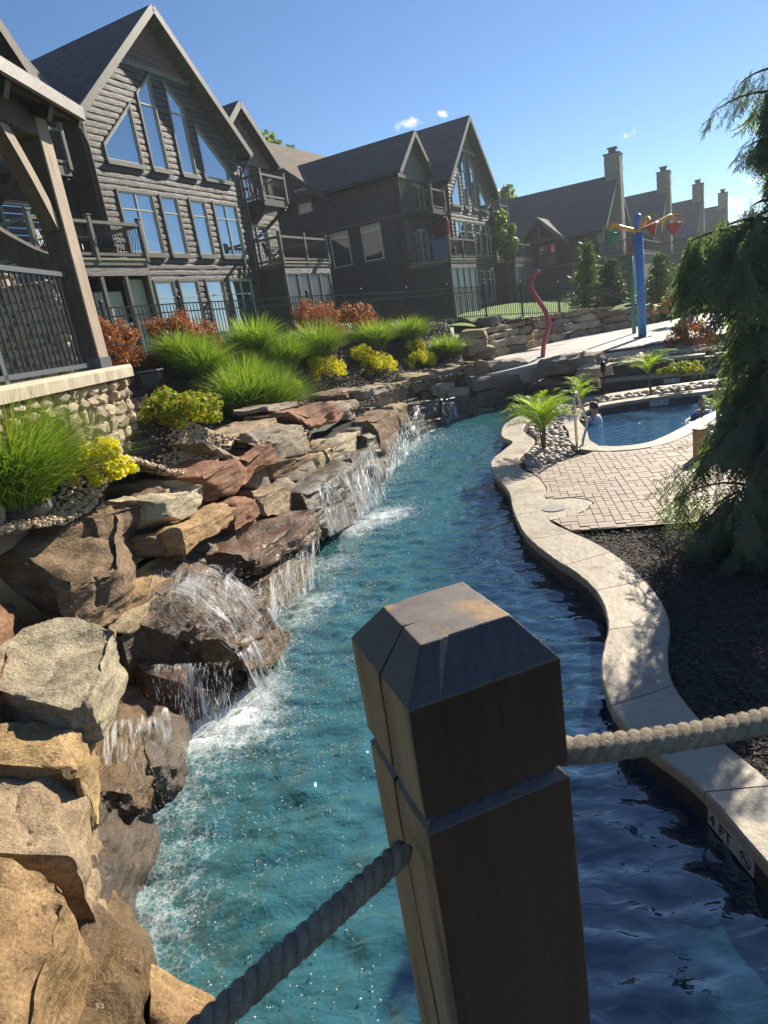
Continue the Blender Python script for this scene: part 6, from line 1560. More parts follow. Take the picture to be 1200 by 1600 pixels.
# ------------------------------------------------------------------ row of lodges with stone chimneys
def chimney_lodge(loc, rz, label):
    root = empty('chimney_lodge', loc, rz); tag(root, label, 'house', 'row of lodges with tall stone chimneys'); gz = 2.0
    z0 = 5.3; AP = 11.9; hw = 6.2; ev = 7.6; sl = (AP - ev) / hw
    mb = MB(); mb.prism_xz([(-hw + .3, gz - 1), (hw - .3, gz - 1), (hw - .3, ev), (0, AP - .2), (-hw + .3, ev)], .1, 13); mb.build('wall', m['dark siding'], root)
    for s in (-1, 1):
        roof_slab(root, [(s * hw * 1.06, -.7, ev - sl * hw * .06), (s * hw * 1.06, 14, ev - sl * hw * .06)], [(0, -.7, AP), (0, 14, AP)], .2, m['shingle dark'])
        mb = MB(); mb.beam((s * hw * 1.05, -.73, ev - .2), (0, -.73, AP - .15), .06, .32); mb.build('barge_board', m['dark wood'], root)
    # chimney of laid stone
    rgc = np.random.default_rng(5); mb = MB(); z = gz
    while z < AP + 1.45:
        h = rgc.uniform(.16, .26)
        for face in range(4):
            x = -.72
            while x < .7:
                l = rgc.uniform(.25, .5); x1 = min(x + l, .72); t_ = rgc.uniform(.0, .035)
                c_ = ((x + x1) / 2)
                if face == 0: mb.box((c_, -.95 - t_ / 2, z + h / 2), (x1 - x - .015, .1 + t_, h - .015))
                elif face == 1: mb.box((-.72 - t_ / 2, -.4 + c_ * .75, z + h / 2), (.1 + t_, (x1 - x) * .75 - .015, h - .015))
                elif face == 2: mb.box((.72 + t_ / 2, -.4 + c_ * .75, z + h / 2), (.1 + t_, (x1 - x) * .75 - .015, h - .015))
                else: mb.box((c_, .15 + t_ / 2, z + h / 2), (x1 - x - .015, .1 + t_, h - .015))
                x = x1
        z += h
    ch = mb.build('chimney', m['chimney stone'], root); ch['kind'] = 'stuff'
    mb = MB(); mb.bb(-.7, .7, -.92, .12, gz, AP + 1.42); mb.build('chimney_core', m['chimney stone'], root)
    mb = MB(); mb.bb(-.82, .82, -1.06, .26, AP + 1.45, AP + 1.55); mb.build('cap_stone', m['black metal'], root)
    mb = MB(); mb.bb(-.3, .3, -.65, -.1, AP + 1.55, AP + 1.95); mb.bb(-.4, .4, -.75, 0, AP + 1.95, AP + 2.03); mb.build('flue_cap', m['black metal'], root)
    for s in (-1, 1):
        tz = lambda x: AP - .75 - abs(x) * sl
        win(root, [(s * x, z) for x, z in ((1.1, 9.0), (3.0, 9.0), (3.0, tz(3.0)), (1.1, tz(1.1)))][::s], y=0, sill=False); win(root, rect(*sorted((s * 1.1, s * 3.0)), 7.3, 8.75), y=0, sill=False); win(root, rect(*sorted((s * 1.1, s * 3.0)), 5.5, 7.05), y=0, sill=False)
    # deck round the front and the side
    mb = MB(); mb.bb(-hw - 1.4, hw + 1.4, -3.0, .1, z0 - .15, z0); mb.bb(-hw - 1.4, -hw + .3, .1, 11, z0 - .15, z0); mb.build('deck_floor', m['grey timber'], root)
    mb = MB(); mb.bb(-hw - 1.2, hw + 1.2, -2.8, .1, gz - 1, z0 - .15); mb.bb(-hw - 1.2, -hw + .3, .1, 11, gz - 1, z0 - .15); mb.build('deck_base', m['dark siding'], root)
    xs = np.linspace(-hw - 1.35, hw + 1.35, 6)
    for a, b in zip(xs[:-1], xs[1:]): rail_section(root, (a, -2.95), (b, -2.95), z0, 1.0, curved=False, mat='dark wood')
    ys = np.linspace(-2.95, 10.5, 6)
    for a, b in zip(ys[:-1], ys[1:]): rail_section(root, (-hw - 1.35, b), (-hw - 1.35, a), z0, 1.0, curved=False, mat='dark wood')
    # porch gable on the side
    for q in (-1, 1): roof_slab(root, [(-hw - 1.5, 4.2 + q * 2.2, 7.0), (-hw + 2.2, 4.2 + q * 2.2, 7.0)], [(-hw - 1.5, 4.2, 9.1), (-hw + 2.2, 4.2, 9.1)], .14, m['shingle dark'])
    for q in (-1, 1):
        mb = MB(); mb.beam((-hw - 1.53, 4.2 + q * 2.2, 6.9), (-hw - 1.53, 4.2, 9.0), .05, .25); mb.build('barge_board', m['grey timber'], root)
        mb = MB(); mb.beam((-hw - 1.3, 4.2 + q * 1.7, z0), (-hw - 1.3, 4.2 + q * 1.7, 7.3), .22, .22, up=(0, 1, 0)); mb.build('porch_post', m['dark wood'], root)
    mb = MB(); mb.beam((-hw - 1.3, 2.2, 7.3), (-hw - 1.3, 6.2, 7.3), .2, .25); mb.beam((-hw - 1.3, 4.2, 7.3), (-hw - 1.3, 4.2, 8.9), .16, .16, up=(0, 1, 0)); mb.beam((-hw - 1.3, 4.2, 7.4), (-hw - 1.3, 3.2, 8.1), .1, .14); mb.beam((-hw - 1.3, 4.2, 7.4), (-hw - 1.3, 5.2, 8.1), .1, .14); mb.build('truss', m['dark wood'], root)
    for y0 in (7.6, 3.4):
        mb = MB(); mb.bb(-hw + .22, -hw + .3, y0, y0 + 1.3, 5.5, 7.0); w_ = mb.build('window', m['window frame'], root); mb = MB(); mb.bb(-hw + .2, -hw + .24, y0 + .08, y0 + 1.22, 5.58, 6.92); mb.build('pane', m['window glass'], w_)
    return root
c0 = Vector((23.0, 59.7, 0)); stp = Vector((10.4, 13.4, 0)); rz3 = R(90) - R(30.9)
CL = chimney_lodge((c0.x, c0.y, -.35), rz3, 'nearest lodge of the chimney row, its long dark roof beside the middle lodge')
for i, lab in enumerate(('second lodge of the chimney row, behind the tipping buckets', 'third lodge of the chimney row, above the flowering bushes', 'last lodge of the chimney row, half hidden by the weeping conifer'), 1):
    o = copy_tree(CL); o.location = (c0.x + stp.x * i, c0.y + stp.y * i, -.35 - .12 * i); o['label'] = lab
u, v, P, rz = frame_of(30.5, 13.2, 66); 

# ------------------------------------------------------------------ fence
fen = empty('metal_fence', (0, 0, 0)); tag(fen, 'black metal picket fence between the garden and the lodge lawn', 'fence')
FH = 1.25
for i, p in enumerate(FENCE):
    p = Vector(p); mb = MB(); mb.box((p.x, p.y, p.z + FH / 2 + .02), (.07, .07, FH + .16)); mb.sphere((p.x, p.y, p.z + FH + .14), .05, 8, 6); mb.build('post', m['black metal'], fen)
    if i + 1 < len(FENCE):
        q = Vector(FENCE[i + 1]); d = q - p
        for h, nm in ((FH, 'top_rail'), (FH - .2, 'middle_rail'), (.14, 'bottom_rail')): mb = MB(); mb.beam(p + Vector((0, 0, h)), q + Vector((0, 0, h)), .035, .03); mb.build(nm, m['black metal'], fen)
        n = int(d.length / .105); mb = MB()
        for k in range(1, n): c = p + d * (k / n); mb.box((c.x, c.y, c.z + FH / 2), (.017, .017, FH - .04), Matrix.Rotation(math.atan2(d.y, d.x), 3, 'Z'))
        o = mb.build('pickets', m['black metal'], fen); o['kind'] = 'stuff'

# ------------------------------------------------------------------ path and steps on the far lawn
pmat('path stone', (.42, .37, .31), (.5, .45, .38), scale=2, rough=.8)
def drape_strip(name, L_, Rr, mat, label, dz=.04):
    n = 24; rs = lambda P: np.array([[np.interp(q, np.linspace(0, 1, len(P)), np.array(P)[:, k]) for k in (0, 1)] for q in np.linspace(0, 1, n)])
    A_, B_ = rs(L_), rs(Rr); vs = []
    for p in np.concatenate([A_, B_]): vs.append((p[0], p[1], hz(*p) + dz))
    mb = MB(); mb.add(vs, [(i, i + 1, n + i + 1, n + i) for i in range(n - 1)]); o = mb.build(name, mat); o['kind'] = 'structure'; o['label'] = label
GL = lambda L_: [(lambda q: (q.x, q.y))(onground(px, py, r0=30)) for px, py in L_]
drape_strip('garden_path', GL([(1068, 443), (1078, 436), (1096, 434.5)]), GL([(1090, 446), (1096, 439), (1101, 435.5)]), m['path stone'], 'pale curving path across the far lawn', .06)
steps = empty('garden_steps', (0, 0, 0)); tag(steps, 'flight of pale stone steps curving down the far lawn', 'steps')
for i in range(6):
    p = onground(1082 + i * 9, 447 + i * 4.2, r0=30); mb = MB(); mb.box((0, 0, 0), (3.0, .7, .3)); o = mb.build('step', m['path stone'], steps); o.location = p + Vector((0, 0, .05)); o.rotation_euler = (0, 0, -.5)

# ------------------------------------------------------------------ pavilion on its stone wall at the left
D5 = Vector((math.sin(R(5)), math.cos(R(5)), 0)); N5 = Vector((D5.y, -D5.x, 0)); K0 = Vector((-2.9, 8.5, 0)); rzp = -R(5)
def pv(s, o, z): return K0 + D5 * s + N5 * o + Vector((0, 0, z))     # s along the wall (away), o towards the river
sw_ = empty('stone_wall', K0, rzp); tag(sw_, 'low cream fieldstone wall with smooth cap under the pavilion', 'stone wall')
# local axes: y = D5, x = N5
pmat('cream stone', (.4, .32, .2), (.48, .4, .28), scale=5, rough=.9, bump=.7, bscale=8, rnd=.18, bdist=.03, c3=(.34, .26, .17), c3scale=6)
pmat('mortar', (.26, .215, .15), (.31, .26, .19), scale=10, rough=.95, bump=.3, bscale=30)
mb = MB(); mb.bb(-.55, -.06, -3.6, -.08, 1.6, 2.8); mb.build('core', m['mortar'], sw_)
mb = MB()
V = []; fs = []
ys = np.linspace(-3.65, .04, 40); rgp = np.random.default_rng(8)
for y in ys:
    j = .004 * rgp.normal(); V += [(.06 + j, y, 2.79), (.065 + j, y, 2.9), (.04, y, 2.94), (-.62, y, 2.94), (-.62, y, 2.79)]
for i in range(len(ys) - 1):
    for k in range(5): fs.append((i * 5 + k, i * 5 + (k + 1) % 5, (i + 1) * 5 + (k + 1) % 5, (i + 1) * 5 + k))
fs += [(0, 1, 2, 3, 4), tuple((len(ys) - 1) * 5 + k for k in range(5))[::-1]]
mb.add(V, fs); o = mb.build('cap_stone', pmat('cap cream', (.46, .39, .28), (.53, .46, .34), scale=4, rough=.85, bump=.3, bscale=12), sw_)
bm = bmesh.new(); bm.from_mesh(o.data); bmesh.ops.recalc_face_normals(bm, faces=bm.faces[:]); bm.to_mesh(o.data); bm.free()
# irregular fieldstones, laid as jittered polygons
def fieldstones(parent, face, u0, u1, z0, z1, mat, rg, cell=.2, nm='stone'):
    """face(u, z, out) -> local point"""
    rows = []; z = z0
    while z < z1 - .04:
        h = rg.uniform(.11, .21); h = min(h, z1 - z); u_ = u0; row = []
        while u_ < u1 - .03:
            l = rg.uniform(.12, .34); l = min(l, u1 - u_); row.append((u_, l)); u_ += l
        rows.append((z, h, row)); z += h
    for z, h, row in rows:
        for u_, l in row:
            g = .008; k = rg.integers(5, 8); cu, cz = u_ + l / 2, z + h / 2; pts = []
            an = np.sort((np.arange(k) + rg.uniform(-.3, .3, k)) / k * 2 * np.pi)
            for a in an:
                ca, sa = math.cos(a), math.sin(a); sq = 1 / max(abs(ca), abs(sa)); sq = .35 + .65 * sq if sq > 1.2 else sq
                pts.append((cu + ca * sq * (l / 2 - g) * rg.uniform(.9, 1.12), cz + sa * sq * (h / 2 - g) * rg.uniform(.88, 1.15)))
            dep = rg.uniform(.03, .1); tx, tz = rg.normal(0, .1, 2); vs = [face(p[0], p[1], -.03) for p in pts]
            vs += [face(cu + (p[0] - cu) * .96, cz + (p[1] - cz) * .96, dep * .7 + tx * (p[0] - cu) + tz * (p[1] - cz)) for p in pts]
            vs += [face(cu + (p[0] - cu) * .6 , cz + (p[1] - cz) * .6, dep + tx * (p[0] - cu) + tz * (p[1] - cz) + rg.normal(0, .008)) for p in pts]
            fs = [(i, (i + 1) % k, k + (i + 1) % k, k + i) for i in range(k)] + [(k + i, k + (i + 1) % k, 2 * k + (i + 1) % k, 2 * k + i) for i in range(k)] + [tuple(2 * k + i for i in range(k))]
            mb = MB(); mb.add(vs, fs); o = mb.build(nm, mat, parent)
            bm = bmesh.new(); bm.from_mesh(o.data); bmesh.ops.recalc_face_normals(bm, faces=bm.faces[:])
            bm.to_mesh(o.data); bm.free()
fieldstones(sw_, lambda u_, z, o: (-.06 + o, u_, z), -3.58, -.02, 1.85, 2.79, m['cream stone'], rgp)
fieldstones(sw_, lambda u_, z, o: (u_, -.06 + o, z), -.5, -.03, 1.95, 2.79, m['cream stone'], rgp)

pav = empty('pavilion', K0, rzp); tag(pav, 'timber pavilion corner with heavy post, curved braces and roof edge', 'pavilion')
pmat('lit tone timber', (.3, .235, .17), (.38, .3, .225), scale=5, rough=.75, bump=.4, bscale=12, stretch=(3, 3, .5), c3=(.2, .15, .11), c3scale=4)  # paler copy of the pavilion timber, sunlight painted into the colour
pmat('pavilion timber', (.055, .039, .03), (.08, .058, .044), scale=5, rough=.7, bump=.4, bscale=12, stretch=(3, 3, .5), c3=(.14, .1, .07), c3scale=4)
PT = m['pavilion timber']
ps, po, pw_ = -.17, -.3, .27
mb = MB(); mb.box((po, ps, 4.32), (pw_, pw_, 2.74), None, .012); mb.build('post', PT, pav)
mb = MB(); mb.box((po, ps, 3.0), (pw_ + .02, pw_ + .02, .13)); mb.build('post_shoe', m['grey metal'], pav)
zb = 5.46
mb = MB(); mb.bb(po - .12, po + .12, -7.5, ps + .135, zb, zb + .3); mb.build('beam', PT, pav)
mb = MB(); mb.bb(-4.5, po - .125, ps - .12, ps + .12, zb + .003, zb + .29); mb.build('beam', PT, pav)
def curved_brace(p0, p1, wid, hgt, bulge, up):
    p0, p1 = Vector(p0), Vector(p1); K = 10; mb = MB(); nrm = Vector(up); pts = []
    for i in range(K + 1):
        t = i / K; pts.append(p0.lerp(p1, t) + nrm * bulge * math.sin(math.pi * t))
    d = (p1 - p0).normalized(); sd = d.cross(nrm).normalized(); vs = []
    for i, p in enumerate(pts):
        for a, b in ((-1, -1), (1, -1), (1, 1), (-1, 1)): vs.append(p + sd * a * wid / 2 + nrm * b * hgt / 2)
    fs = [(i * 4 + k, i * 4 + (k + 1) % 4, (i + 1) * 4 + (k + 1) % 4, (i + 1) * 4 + k) for i in range(K) for k in range(4)] + [(0, 1, 2, 3), tuple(K * 4 + k for k in (3, 2, 1, 0))]
    mb.add(vs, fs); o = mb.build('brace', PT, pav); bm = bmesh.new(); bm.from_mesh(o.data); bmesh.ops.recalc_face_normals(bm, faces=bm.faces[:]); bm.to_mesh(o.data); bm.free()
q = math.sqrt(.5)
curved_brace((po, ps - .13, 4.55), (po, ps - .75, zb + .02), .17, .2, -.04, (0, q, -q) if False else (0, -q * .7, -q * .7))
curved_brace((po - .13, ps, 4.1), (po - 1.55, ps, zb + .02), .19, .26, .12, (-q, 0, -q))
# roof: eave along the river side, dark soffit boards, fascia, a raised gable above
ez, eo = 5.86, .1
roof_slab(pav, [(eo, -8.5, ez), (eo, .3, ez)], [(-3.4, -8.5, ez + 1.75), (-3.4, .3, ez + 1.75)], .16, m['shingle dark'])
mb = MB(); mb.bb(eo - .02, eo + .03, -8.5, .33, ez - .13, ez + .01); mb.build('fascia', m['trim'], pav)
mb = MB(); mb.beam((eo - .03, .34, ez - .1), (-3.4, .34, ez + 1.65), .05, .2); mb.build('barge_board', PT, pav)
for y in np.arange(-7.5, .25, .8):
    mb = MB(); mb.beam((eo - .08, y, ez - .2), (-3.3, y, ez + 1.45), .09, .16); mb.build('rafter', m['dark wood'], pav)
# raised cross gable seen at the upper left
for s in (-1, 1): roof_slab(pav, [(-.25, -1.75 + s * 1.9, 6.12), (-3, -1.75 + s * 1.9, 6.12)], [(-.25, -1.75, 7.5), (-3, -1.75, 7.5)], .14, m['shingle dark'])
for s in (-1, 1):
    mb = MB(); mb.beam((-.23, -1.75 + s * 1.9, 6.05), (-.23, -1.75, 7.43), .06, .15); mb.build('gable_board', PT, pav)
mb = MB(); mb.prism_xz([(-1.5, 5.9), (1.5, 5.9), (0, 7.5)], 0, .1); o = mb.build('gable_panel', m['dark wood'], pav); o.rotation_euler = (0, 0, R(90)); o.location = (-.4, -1.75, 0)
def paint_lit_tone(o, axis=0):  # gives river-facing faces the paler tone that paints them sunlit
    o.data.materials.append(m['lit tone timber'])
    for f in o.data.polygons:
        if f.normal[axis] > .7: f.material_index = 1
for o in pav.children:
    if o.name.startswith(('post', 'brace')) and 'shoe' not in o.name: paint_lit_tone(o)
# railing between posts on the wall
rl = empty('pavilion_railing', K0, rzp); tag(rl, 'grey metal railing standing on the cream wall cap beside the pavilion post', 'railing')
for h, nm in ((4.03, 'top_rail'), (3.0, 'bottom_rail')): mb = MB(); mb.bb(po - .03, po + .03, -4.5, ps - .14, h - .025, h + .025); mb.build(nm, m['grey metal'], rl)
for k in range(34):
    y = ps - .22 - k * .105; mb = MB(); mb.bb(po - .009, po + .009, y - .009, y + .009, 3.02, 4.01); mb.build('picket', m['black metal'], rl)
mb = MB(); mb.bb(po - .03, po + .03, ps - 1.9, ps - 1.84, 2.94, 4.06); mb.build('rail_post', m['grey metal'], rl)
# fireplace behind the railing
fp = at(68, 560, rr=11.5); fpl = empty('stone_fireplace', (fp.x, fp.y, 0), -R(5)); tag(fpl, 'broad stone fireplace in the shade behind the pavilion railing', 'fireplace')
mb = MB(); mb.bb(-.62, .62, -.3, .6, 2.6, 4.25); mb.bb(-1.05, -.75, -.25, .55, 2.6, 5.0); mb.build('core', m['mortar'], fpl)
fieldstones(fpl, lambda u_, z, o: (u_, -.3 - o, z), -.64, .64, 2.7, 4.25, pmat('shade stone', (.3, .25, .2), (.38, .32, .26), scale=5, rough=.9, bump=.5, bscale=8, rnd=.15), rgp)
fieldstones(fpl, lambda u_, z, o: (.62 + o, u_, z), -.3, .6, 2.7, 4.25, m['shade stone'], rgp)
col = at(0, 470, rr=12.0); sc_ = empty('stone_column', (col.x, col.y, 0), -R(5)); tag(sc_, 'rough cream stone column at the left edge beside the railing', 'column')
mb = MB(); mb.bb(-.2, .2, -.2, .2, 2.6, 4.45); mb.build('core', m['mortar'], sc_)
for sgn in (1,):
    fieldstones(sc_, lambda u_, z, o: (.2 + o, u_, z), -.2, .2, 2.7, 4.5, m['cream stone'], rgp); fieldstones(sc_, lambda u_, z, o: (u_, -.2 - o, z), -.2, .2, 2.7, 4.5, m['cream stone'], rgp)
mb = MB(); mb.bb(-3.6, -.6, -4, .2, 2.3, 2.88); o = mb.build('pavilion_floor', m['concrete'], None); o.location = K0; o.rotation_euler = (0, 0, rzp); o['kind'] = 'structure'
bx = G(243, 612); o = empty('utility_box', bx, R(-10)); tag(o, 'dark grey utility box standing by the end of the cream wall', 'box')
mb = MB(); mb.box((0, 0, .2), (.42, .3, .4), None, .02); mb.build('body', m['black metal'], o); mb = MB(); mb.box((0, 0, .415), (.46, .34, .04), None, .01); mb.build('lid', m['grey metal'], o)

# ------------------------------------------------------------------ splash pad play features
pmat('paint red', (.42, .06, .07), (.36, .05, .06), scale=4, rough=.4); pmat('paint blue', (.03, .17, .5), (.04, .2, .55), scale=3, rough=.4); pmat('paint green', (.02, .2, .12), (.03, .24, .15), scale=3, rough=.45); pmat('paint yellow', (.72, .4, .05), (.66, .35, .05), scale=3, rough=.4)
b = at(848, 558, z=1.0); r0 = math.hypot(b.x, b.y)
sn = empty('wavy_spout', b); tag(sn, 'tall red wavy water spout on the splash pad', 'water spout')
pts = [at(px, py, rr=r0) - b for px, py in ((848, 558), (850, 536), (855, 518), (857, 502), (852, 486), (843, 472), (834, 459), (830, 448), (831, 437), (836, 427), (841, 423))]
pts = [Vector(p) for p in catmull([tuple(p) for p in pts], 4)]; mb = MB(); mb.tube(pts, .075, 12); mb.build('pipe', m['paint red'], sn)
mb = MB(); mb.tube([(0, 0, 0), (0, 0, .02)], .2, 16); mb.build('base_plate', m['grey metal'], sn)
mb = MB(); d = (pts[-1] - pts[-2]).normalized(); mb.tube([pts[-1] - d * .01, pts[-1] + d * .05], .06, 10); mb.build('nozzle', m['window frame'], sn)
b = at(1004, 527, z=1.0); r0 = math.hypot(b.x, b.y); tp = empty('tipping_bucket_pole', b); tag(tp, 'blue pole with yellow arms carrying red and green tipping buckets', 'play feature')
topz = at(997, 337, rr=r0).z - 1.0
mb = MB(); mb.tube([(0, 0, 0), (0, 0, topz * .86)], .14, 16); mb.build('pole', m['paint blue'], tp); mb = MB(); mb.tube([(0, 0, topz * .86), (0, 0, topz), (0, 0, topz + .05)], [.11, .11, .06], 14); mb.build('pole_top', m['paint blue'], tp)
mb = MB(); mb.tube([(0, 0, topz + .03), (0, 0, topz + .12)], .025, 8); mb.build('tip_nozzle', m['window frame'], tp); mb = MB(); mb.tube([(0, 0, 0), (0, 0, .03)], .32, 16); mb.build('base_plate', m['grey metal'], tp)
def L_(px, py, r_): return at(px, py, rr=r_) - b
def arm(p0, p1, p2):
    mb = MB(); mb.tube(catmull([p0, (Vector(p0) * .3 + Vector(p1) * .7)[:], p1, p2], 5), .065, 10); mb.build('arm', m['paint yellow'], tp)
def bucket(c, mat1, mat2, az, tilt, s=.27):
    """three sided hopper in a hoop handle"""
    mb = MB(); h = s * 1.15; A_ = [(s * math.cos(a + az), s * math.sin(a + az)) for a in np.linspace(0, 2 * math.pi, 7)[:-1]]
    rot = Matrix.Rotation(tilt, 3, 'Y'); top = [rot @ Vector((x, y, 0)) + c for x, y in A_]; bot = [rot @ Vector((x * .28, y * .28, -h * 1.1)) + c for x, y in A_]
    n = 6; mb.add(top + bot, [(i, n + i, n + (i + 1) % n, (i + 1) % n) for i in range(n)] + [tuple(n + i for i in range(n))[::-1]]); bk = mb.build('bucket', m[mat1], tp)
    mb = MB(); mb.tube([*(top + [top[0]])], .03, 6, cap=False); mb.build('bucket_rim', m[mat1], bk)
    mb = MB(); mb.add([p + Vector((0, 0, -.02)) for p in top[1:4]] + [p for p in bot[1:4]], [(0, 3, 4, 1), (1, 4, 5, 2)]); o = mb.build('bucket_panel', m[mat2], bk); o.location = (top[2] - c) * .06
    mb = MB(); u_ = Vector((math.sin(.0), 0, 0)); sd = Vector((.9, -.42, 0)); mb.tube(catmull([tuple(c + sd * s * 1.1 + Vector((0, 0, -.1))), tuple(c + sd * s * 1.0 + Vector((0, 0, s * .75))), tuple(c + Vector((0, 0, s * 1.25))), tuple(c - sd * s * 1.0 + Vector((0, 0, s * .75))), tuple(c - sd * s * 1.1 + Vector((0, 0, -.1)))], 5), .02, 6); mb.build('hoop', m['paint yellow'], bk)
az_z = topz * .875
arm((0, 0, az_z), tuple(L_(958, 352, r0 - .4)), tuple(L_(953, 362, r0 - .5))); bucket(L_(957, 366, r0 - .5), 'paint green', 'paint red', .3, .35)
arm((0, 0, az_z), tuple(L_(1047, 337.5, r0 + 1.2)), tuple(L_(1052, 342, r0 + 1.3))); bucket(L_(1053, 350, r0 + 1.3), 'paint red', 'paint red', .2, 0)
arm((0, 0, az_z), tuple(L_(1012, 341, r0 - 1.0)), tuple(L_(1015, 346, r0 - 1.2))); bucket(L_(1015, 353, r0 - 1.2), 'paint red', 'paint green', .9, -.3)
b2 = at(991, 521, z=1.0); gp = empty('green_spout', b2); tag(gp, 'green spray pole standing left of the blue pole', 'water spout'); mb = MB(); hgt = at(988, 400, rr=math.hypot(b2.x, b2.y)).z - 1; mb.tube([(0, 0, 0), (0, 0, hgt)], .075, 14); mb.build('pole', m['paint green'], gp); mb = MB(); mb.tube([(0, 0, hgt), (0, 0, hgt + .06)], .05, 10); mb.build('nozzle', m['grey metal'], gp)
b3 = at(914, 572, z=.72); o = empty('white_pipe', b3); tag(o, 'short white standpipe at the corner of the dark kerb', 'pipe'); mb = MB(); mb.tube([(0, 0, 0), (0, 0, .42)], .045, 10); mb.build('pipe', m['white cloth'], o); mb = MB(); mb.tube([(0, 0, .42), (0, 0, .46)], .055, 10); mb.build('cap', m['white cloth'], o)
b4 = at(945, 620, z=ZC); o = empty('torch_lamp', b4); tag(o, 'slim black garden torch standing behind the small pool', 'torch'); mb = MB(); mb.tube([(0, 0, 0), (0, 0, .62)], .016, 6); mb.build('stake', m['black metal'], o); mb = MB(); mb.tube([(0, 0, .6), (0, 0, .68), (0, 0, .84), (0, 0, .9)], [.03, .07, .07, .02], 8); mb.build('lamp_head', m['black metal'], o)

# ------------------------------------------------------------------ handrail and bollard
steel = pmat('steel', (.62, .6, .56), rough=.18, metal=1.0)
hb = at(902, 703, z=ZC); hr = empty('pool_handrail', hb); tag(hr, 'bent stainless steel handrail at the edge of the small pool', 'handrail')
dirr = Vector((.62, .78, 0)); prof = [(0, 0), (0, .82), (.02, .95), (.1, 1.0), (.19, .93), (.52, .52), (.56, .4), (.5, .27), (.33, .12), (.28, 0.0), (.28, -.06)]
pp = catmull([(dirr.x * s, dirr.y * s, z) for s, z in prof], 5)
mb = MB(); mb.tube(pp, .024, 10); mb.build('rail', steel, hr)
for s in (0, .28): mb = MB(); mb.tube([(dirr.x * s, dirr.y * s, 0), (dirr.x * s, dirr.y * s, .02)], .055, 14); mb.build('escutcheon', steel, hr)
bb_ = at(1094, 714, z=ZC); o = empty('bollard', bb_, R(20)); tag(o, 'short square wooden bollard beside the river stones', 'bollard')
pmat('raw wood', (.34, .22, .1), (.42, .28, .14), scale=6, rough=.8, bump=.3, bscale=14, stretch=(3, 3, .4)); mb = MB(); mb.box((0, 0, .21), (.15, .15, .44), None, .008); mb.build('post', m['raw wood'], o); mb = MB(); mb.box((0, 0, .44), (.165, .165, .02), None, .006); mb.build('cap', m['trim'], o)

# ------------------------------------------------------------------ depth tiles
pmat('tile white', (.6, .66, .62), (.52, .6, .56), scale=6, rough=.3); pmat('tile ink', (.015, .015, .018), rough=.5)
def depth_tile(c, nx, w_, h_, txt, label, group, sign=True):
    """white tile plate on a pool wall, facing nx"""
    nx = Vector(nx).normalized(); ang = math.atan2(nx.y, nx.x) + R(90)
    t = empty('depth_marker', Vector(c), ang); tag(t, label, 'depth marker', group)
    k = 3
    for i in range(k):
        mb = MB(); mb.box((-w_ / 2 + w_ / k * (i + .5), 0, 0), (w_ / k - .004, .012, h_), None, .002); mb.build('tile', m['tile white'], t)
    cu = bpy.data.curves.new('lettering', 'FONT'); cu.body = txt; cu.size = h_ * .95; cu.align_x = 'LEFT'; cu.align_y = 'CENTER'; cu.extrude = .001
    o = bpy.data.objects.new('lettering', cu); COL.objects.link(o); o.parent = t; o.rotation_euler = (R(90), 0, 0); o.location = (-w_ / 2 + .02, -.0085, 0); cu.materials.append(m['tile ink']); bpy.context.view_layer.update(); me_ = bpy.data.meshes.new_from_object(o); o2 = link('lettering', me_, None, t); o2.rotation_euler = o.rotation_euler; o2.location = o.location; bpy.data.objects.remove(o)
    if sign:
        mb = MB(); r_ = h_ * .4; n = 20; cxs = w_ / 2 - r_ - .02
        vs = [(cxs + q * math.cos(a) , -.0075, q * math.sin(a)) for q in (r_ * .82, r_) for a in np.linspace(0, 2 * math.pi, n, endpoint=False)]
        mb.add(vs, [(i, (i + 1) % n, n + (i + 1) % n, n + i) for i in range(n)][::1]); mb.box((cxs, -.0085, 0), (r_ * 1.8, .003, r_ * .18), Matrix.Rotation(R(45), 3, 'Y')); mb.box((cxs - r_ * .1, -.0078, 0), (r_ * .9, .003, r_ * .16)); mb.build('no_diving_sign', m['tile ink'], t)
# near the camera on the river wall, below the coping
s0 = np.argmin(np.hypot(OUT[:, 0] - 1.52, OUT[:, 1] - 2.82)); tg = OUT[s0 + 1] - OUT[s0 - 1]; nn = Vector((-tg[1], tg[0], 0)).normalized()
if nn.x > 0: nn = -nn
pc = Vector((OUT[s0][0], OUT[s0][1], .055)) - nn * .012 * 0 - Vector((-nn.x, -nn.y, 0)) * -.0; pc = Vector((OUT[s0][0], OUT[s0][1], .06)) - nn * .045 + nn * .008
depth_tile(pc, nn, .4, .115, '4 FT', 'white tile reading 4 FT with a no diving sign under the near coping', None)
p = at(1033, 634.5, z=.12); i0 = np.argmin(np.hypot(SPA[:, 0] - p.x, SPA[:, 1] - p.y)); tg = SPA[(i0 + 1) % len(SPA)] - SPA[i0 - 1]; nn = Vector((-tg[1], tg[0], 0)).normalized()
if nn.dot(Vector((-p.x, -p.y, 0))) < 0: nn = -nn
depth_tile(Vector((SPA[i0][0], SPA[i0][1], .12)) + nn * .0, nn, .42, .12, '3 FT', 'white depth tile on the back wall of the small pool', None)
p = at(1044, 598, z=.1); j0 = np.argmin([math.hypot(q[0] - p.x, q[1] - p.y) for q in CH2]); q0 = CH2[j0]; tg = np.array(CH2[j0 + 1]) - np.array(CH2[j0 - 1]); nn = Vector((tg[1], -tg[0], 0)).normalized()
depth_tile(Vector((q0[0], q0[1], .1)) + nn * .012, nn, .42, .12, '4 FT', 'white depth tile on the far channel wall behind the palms', None)

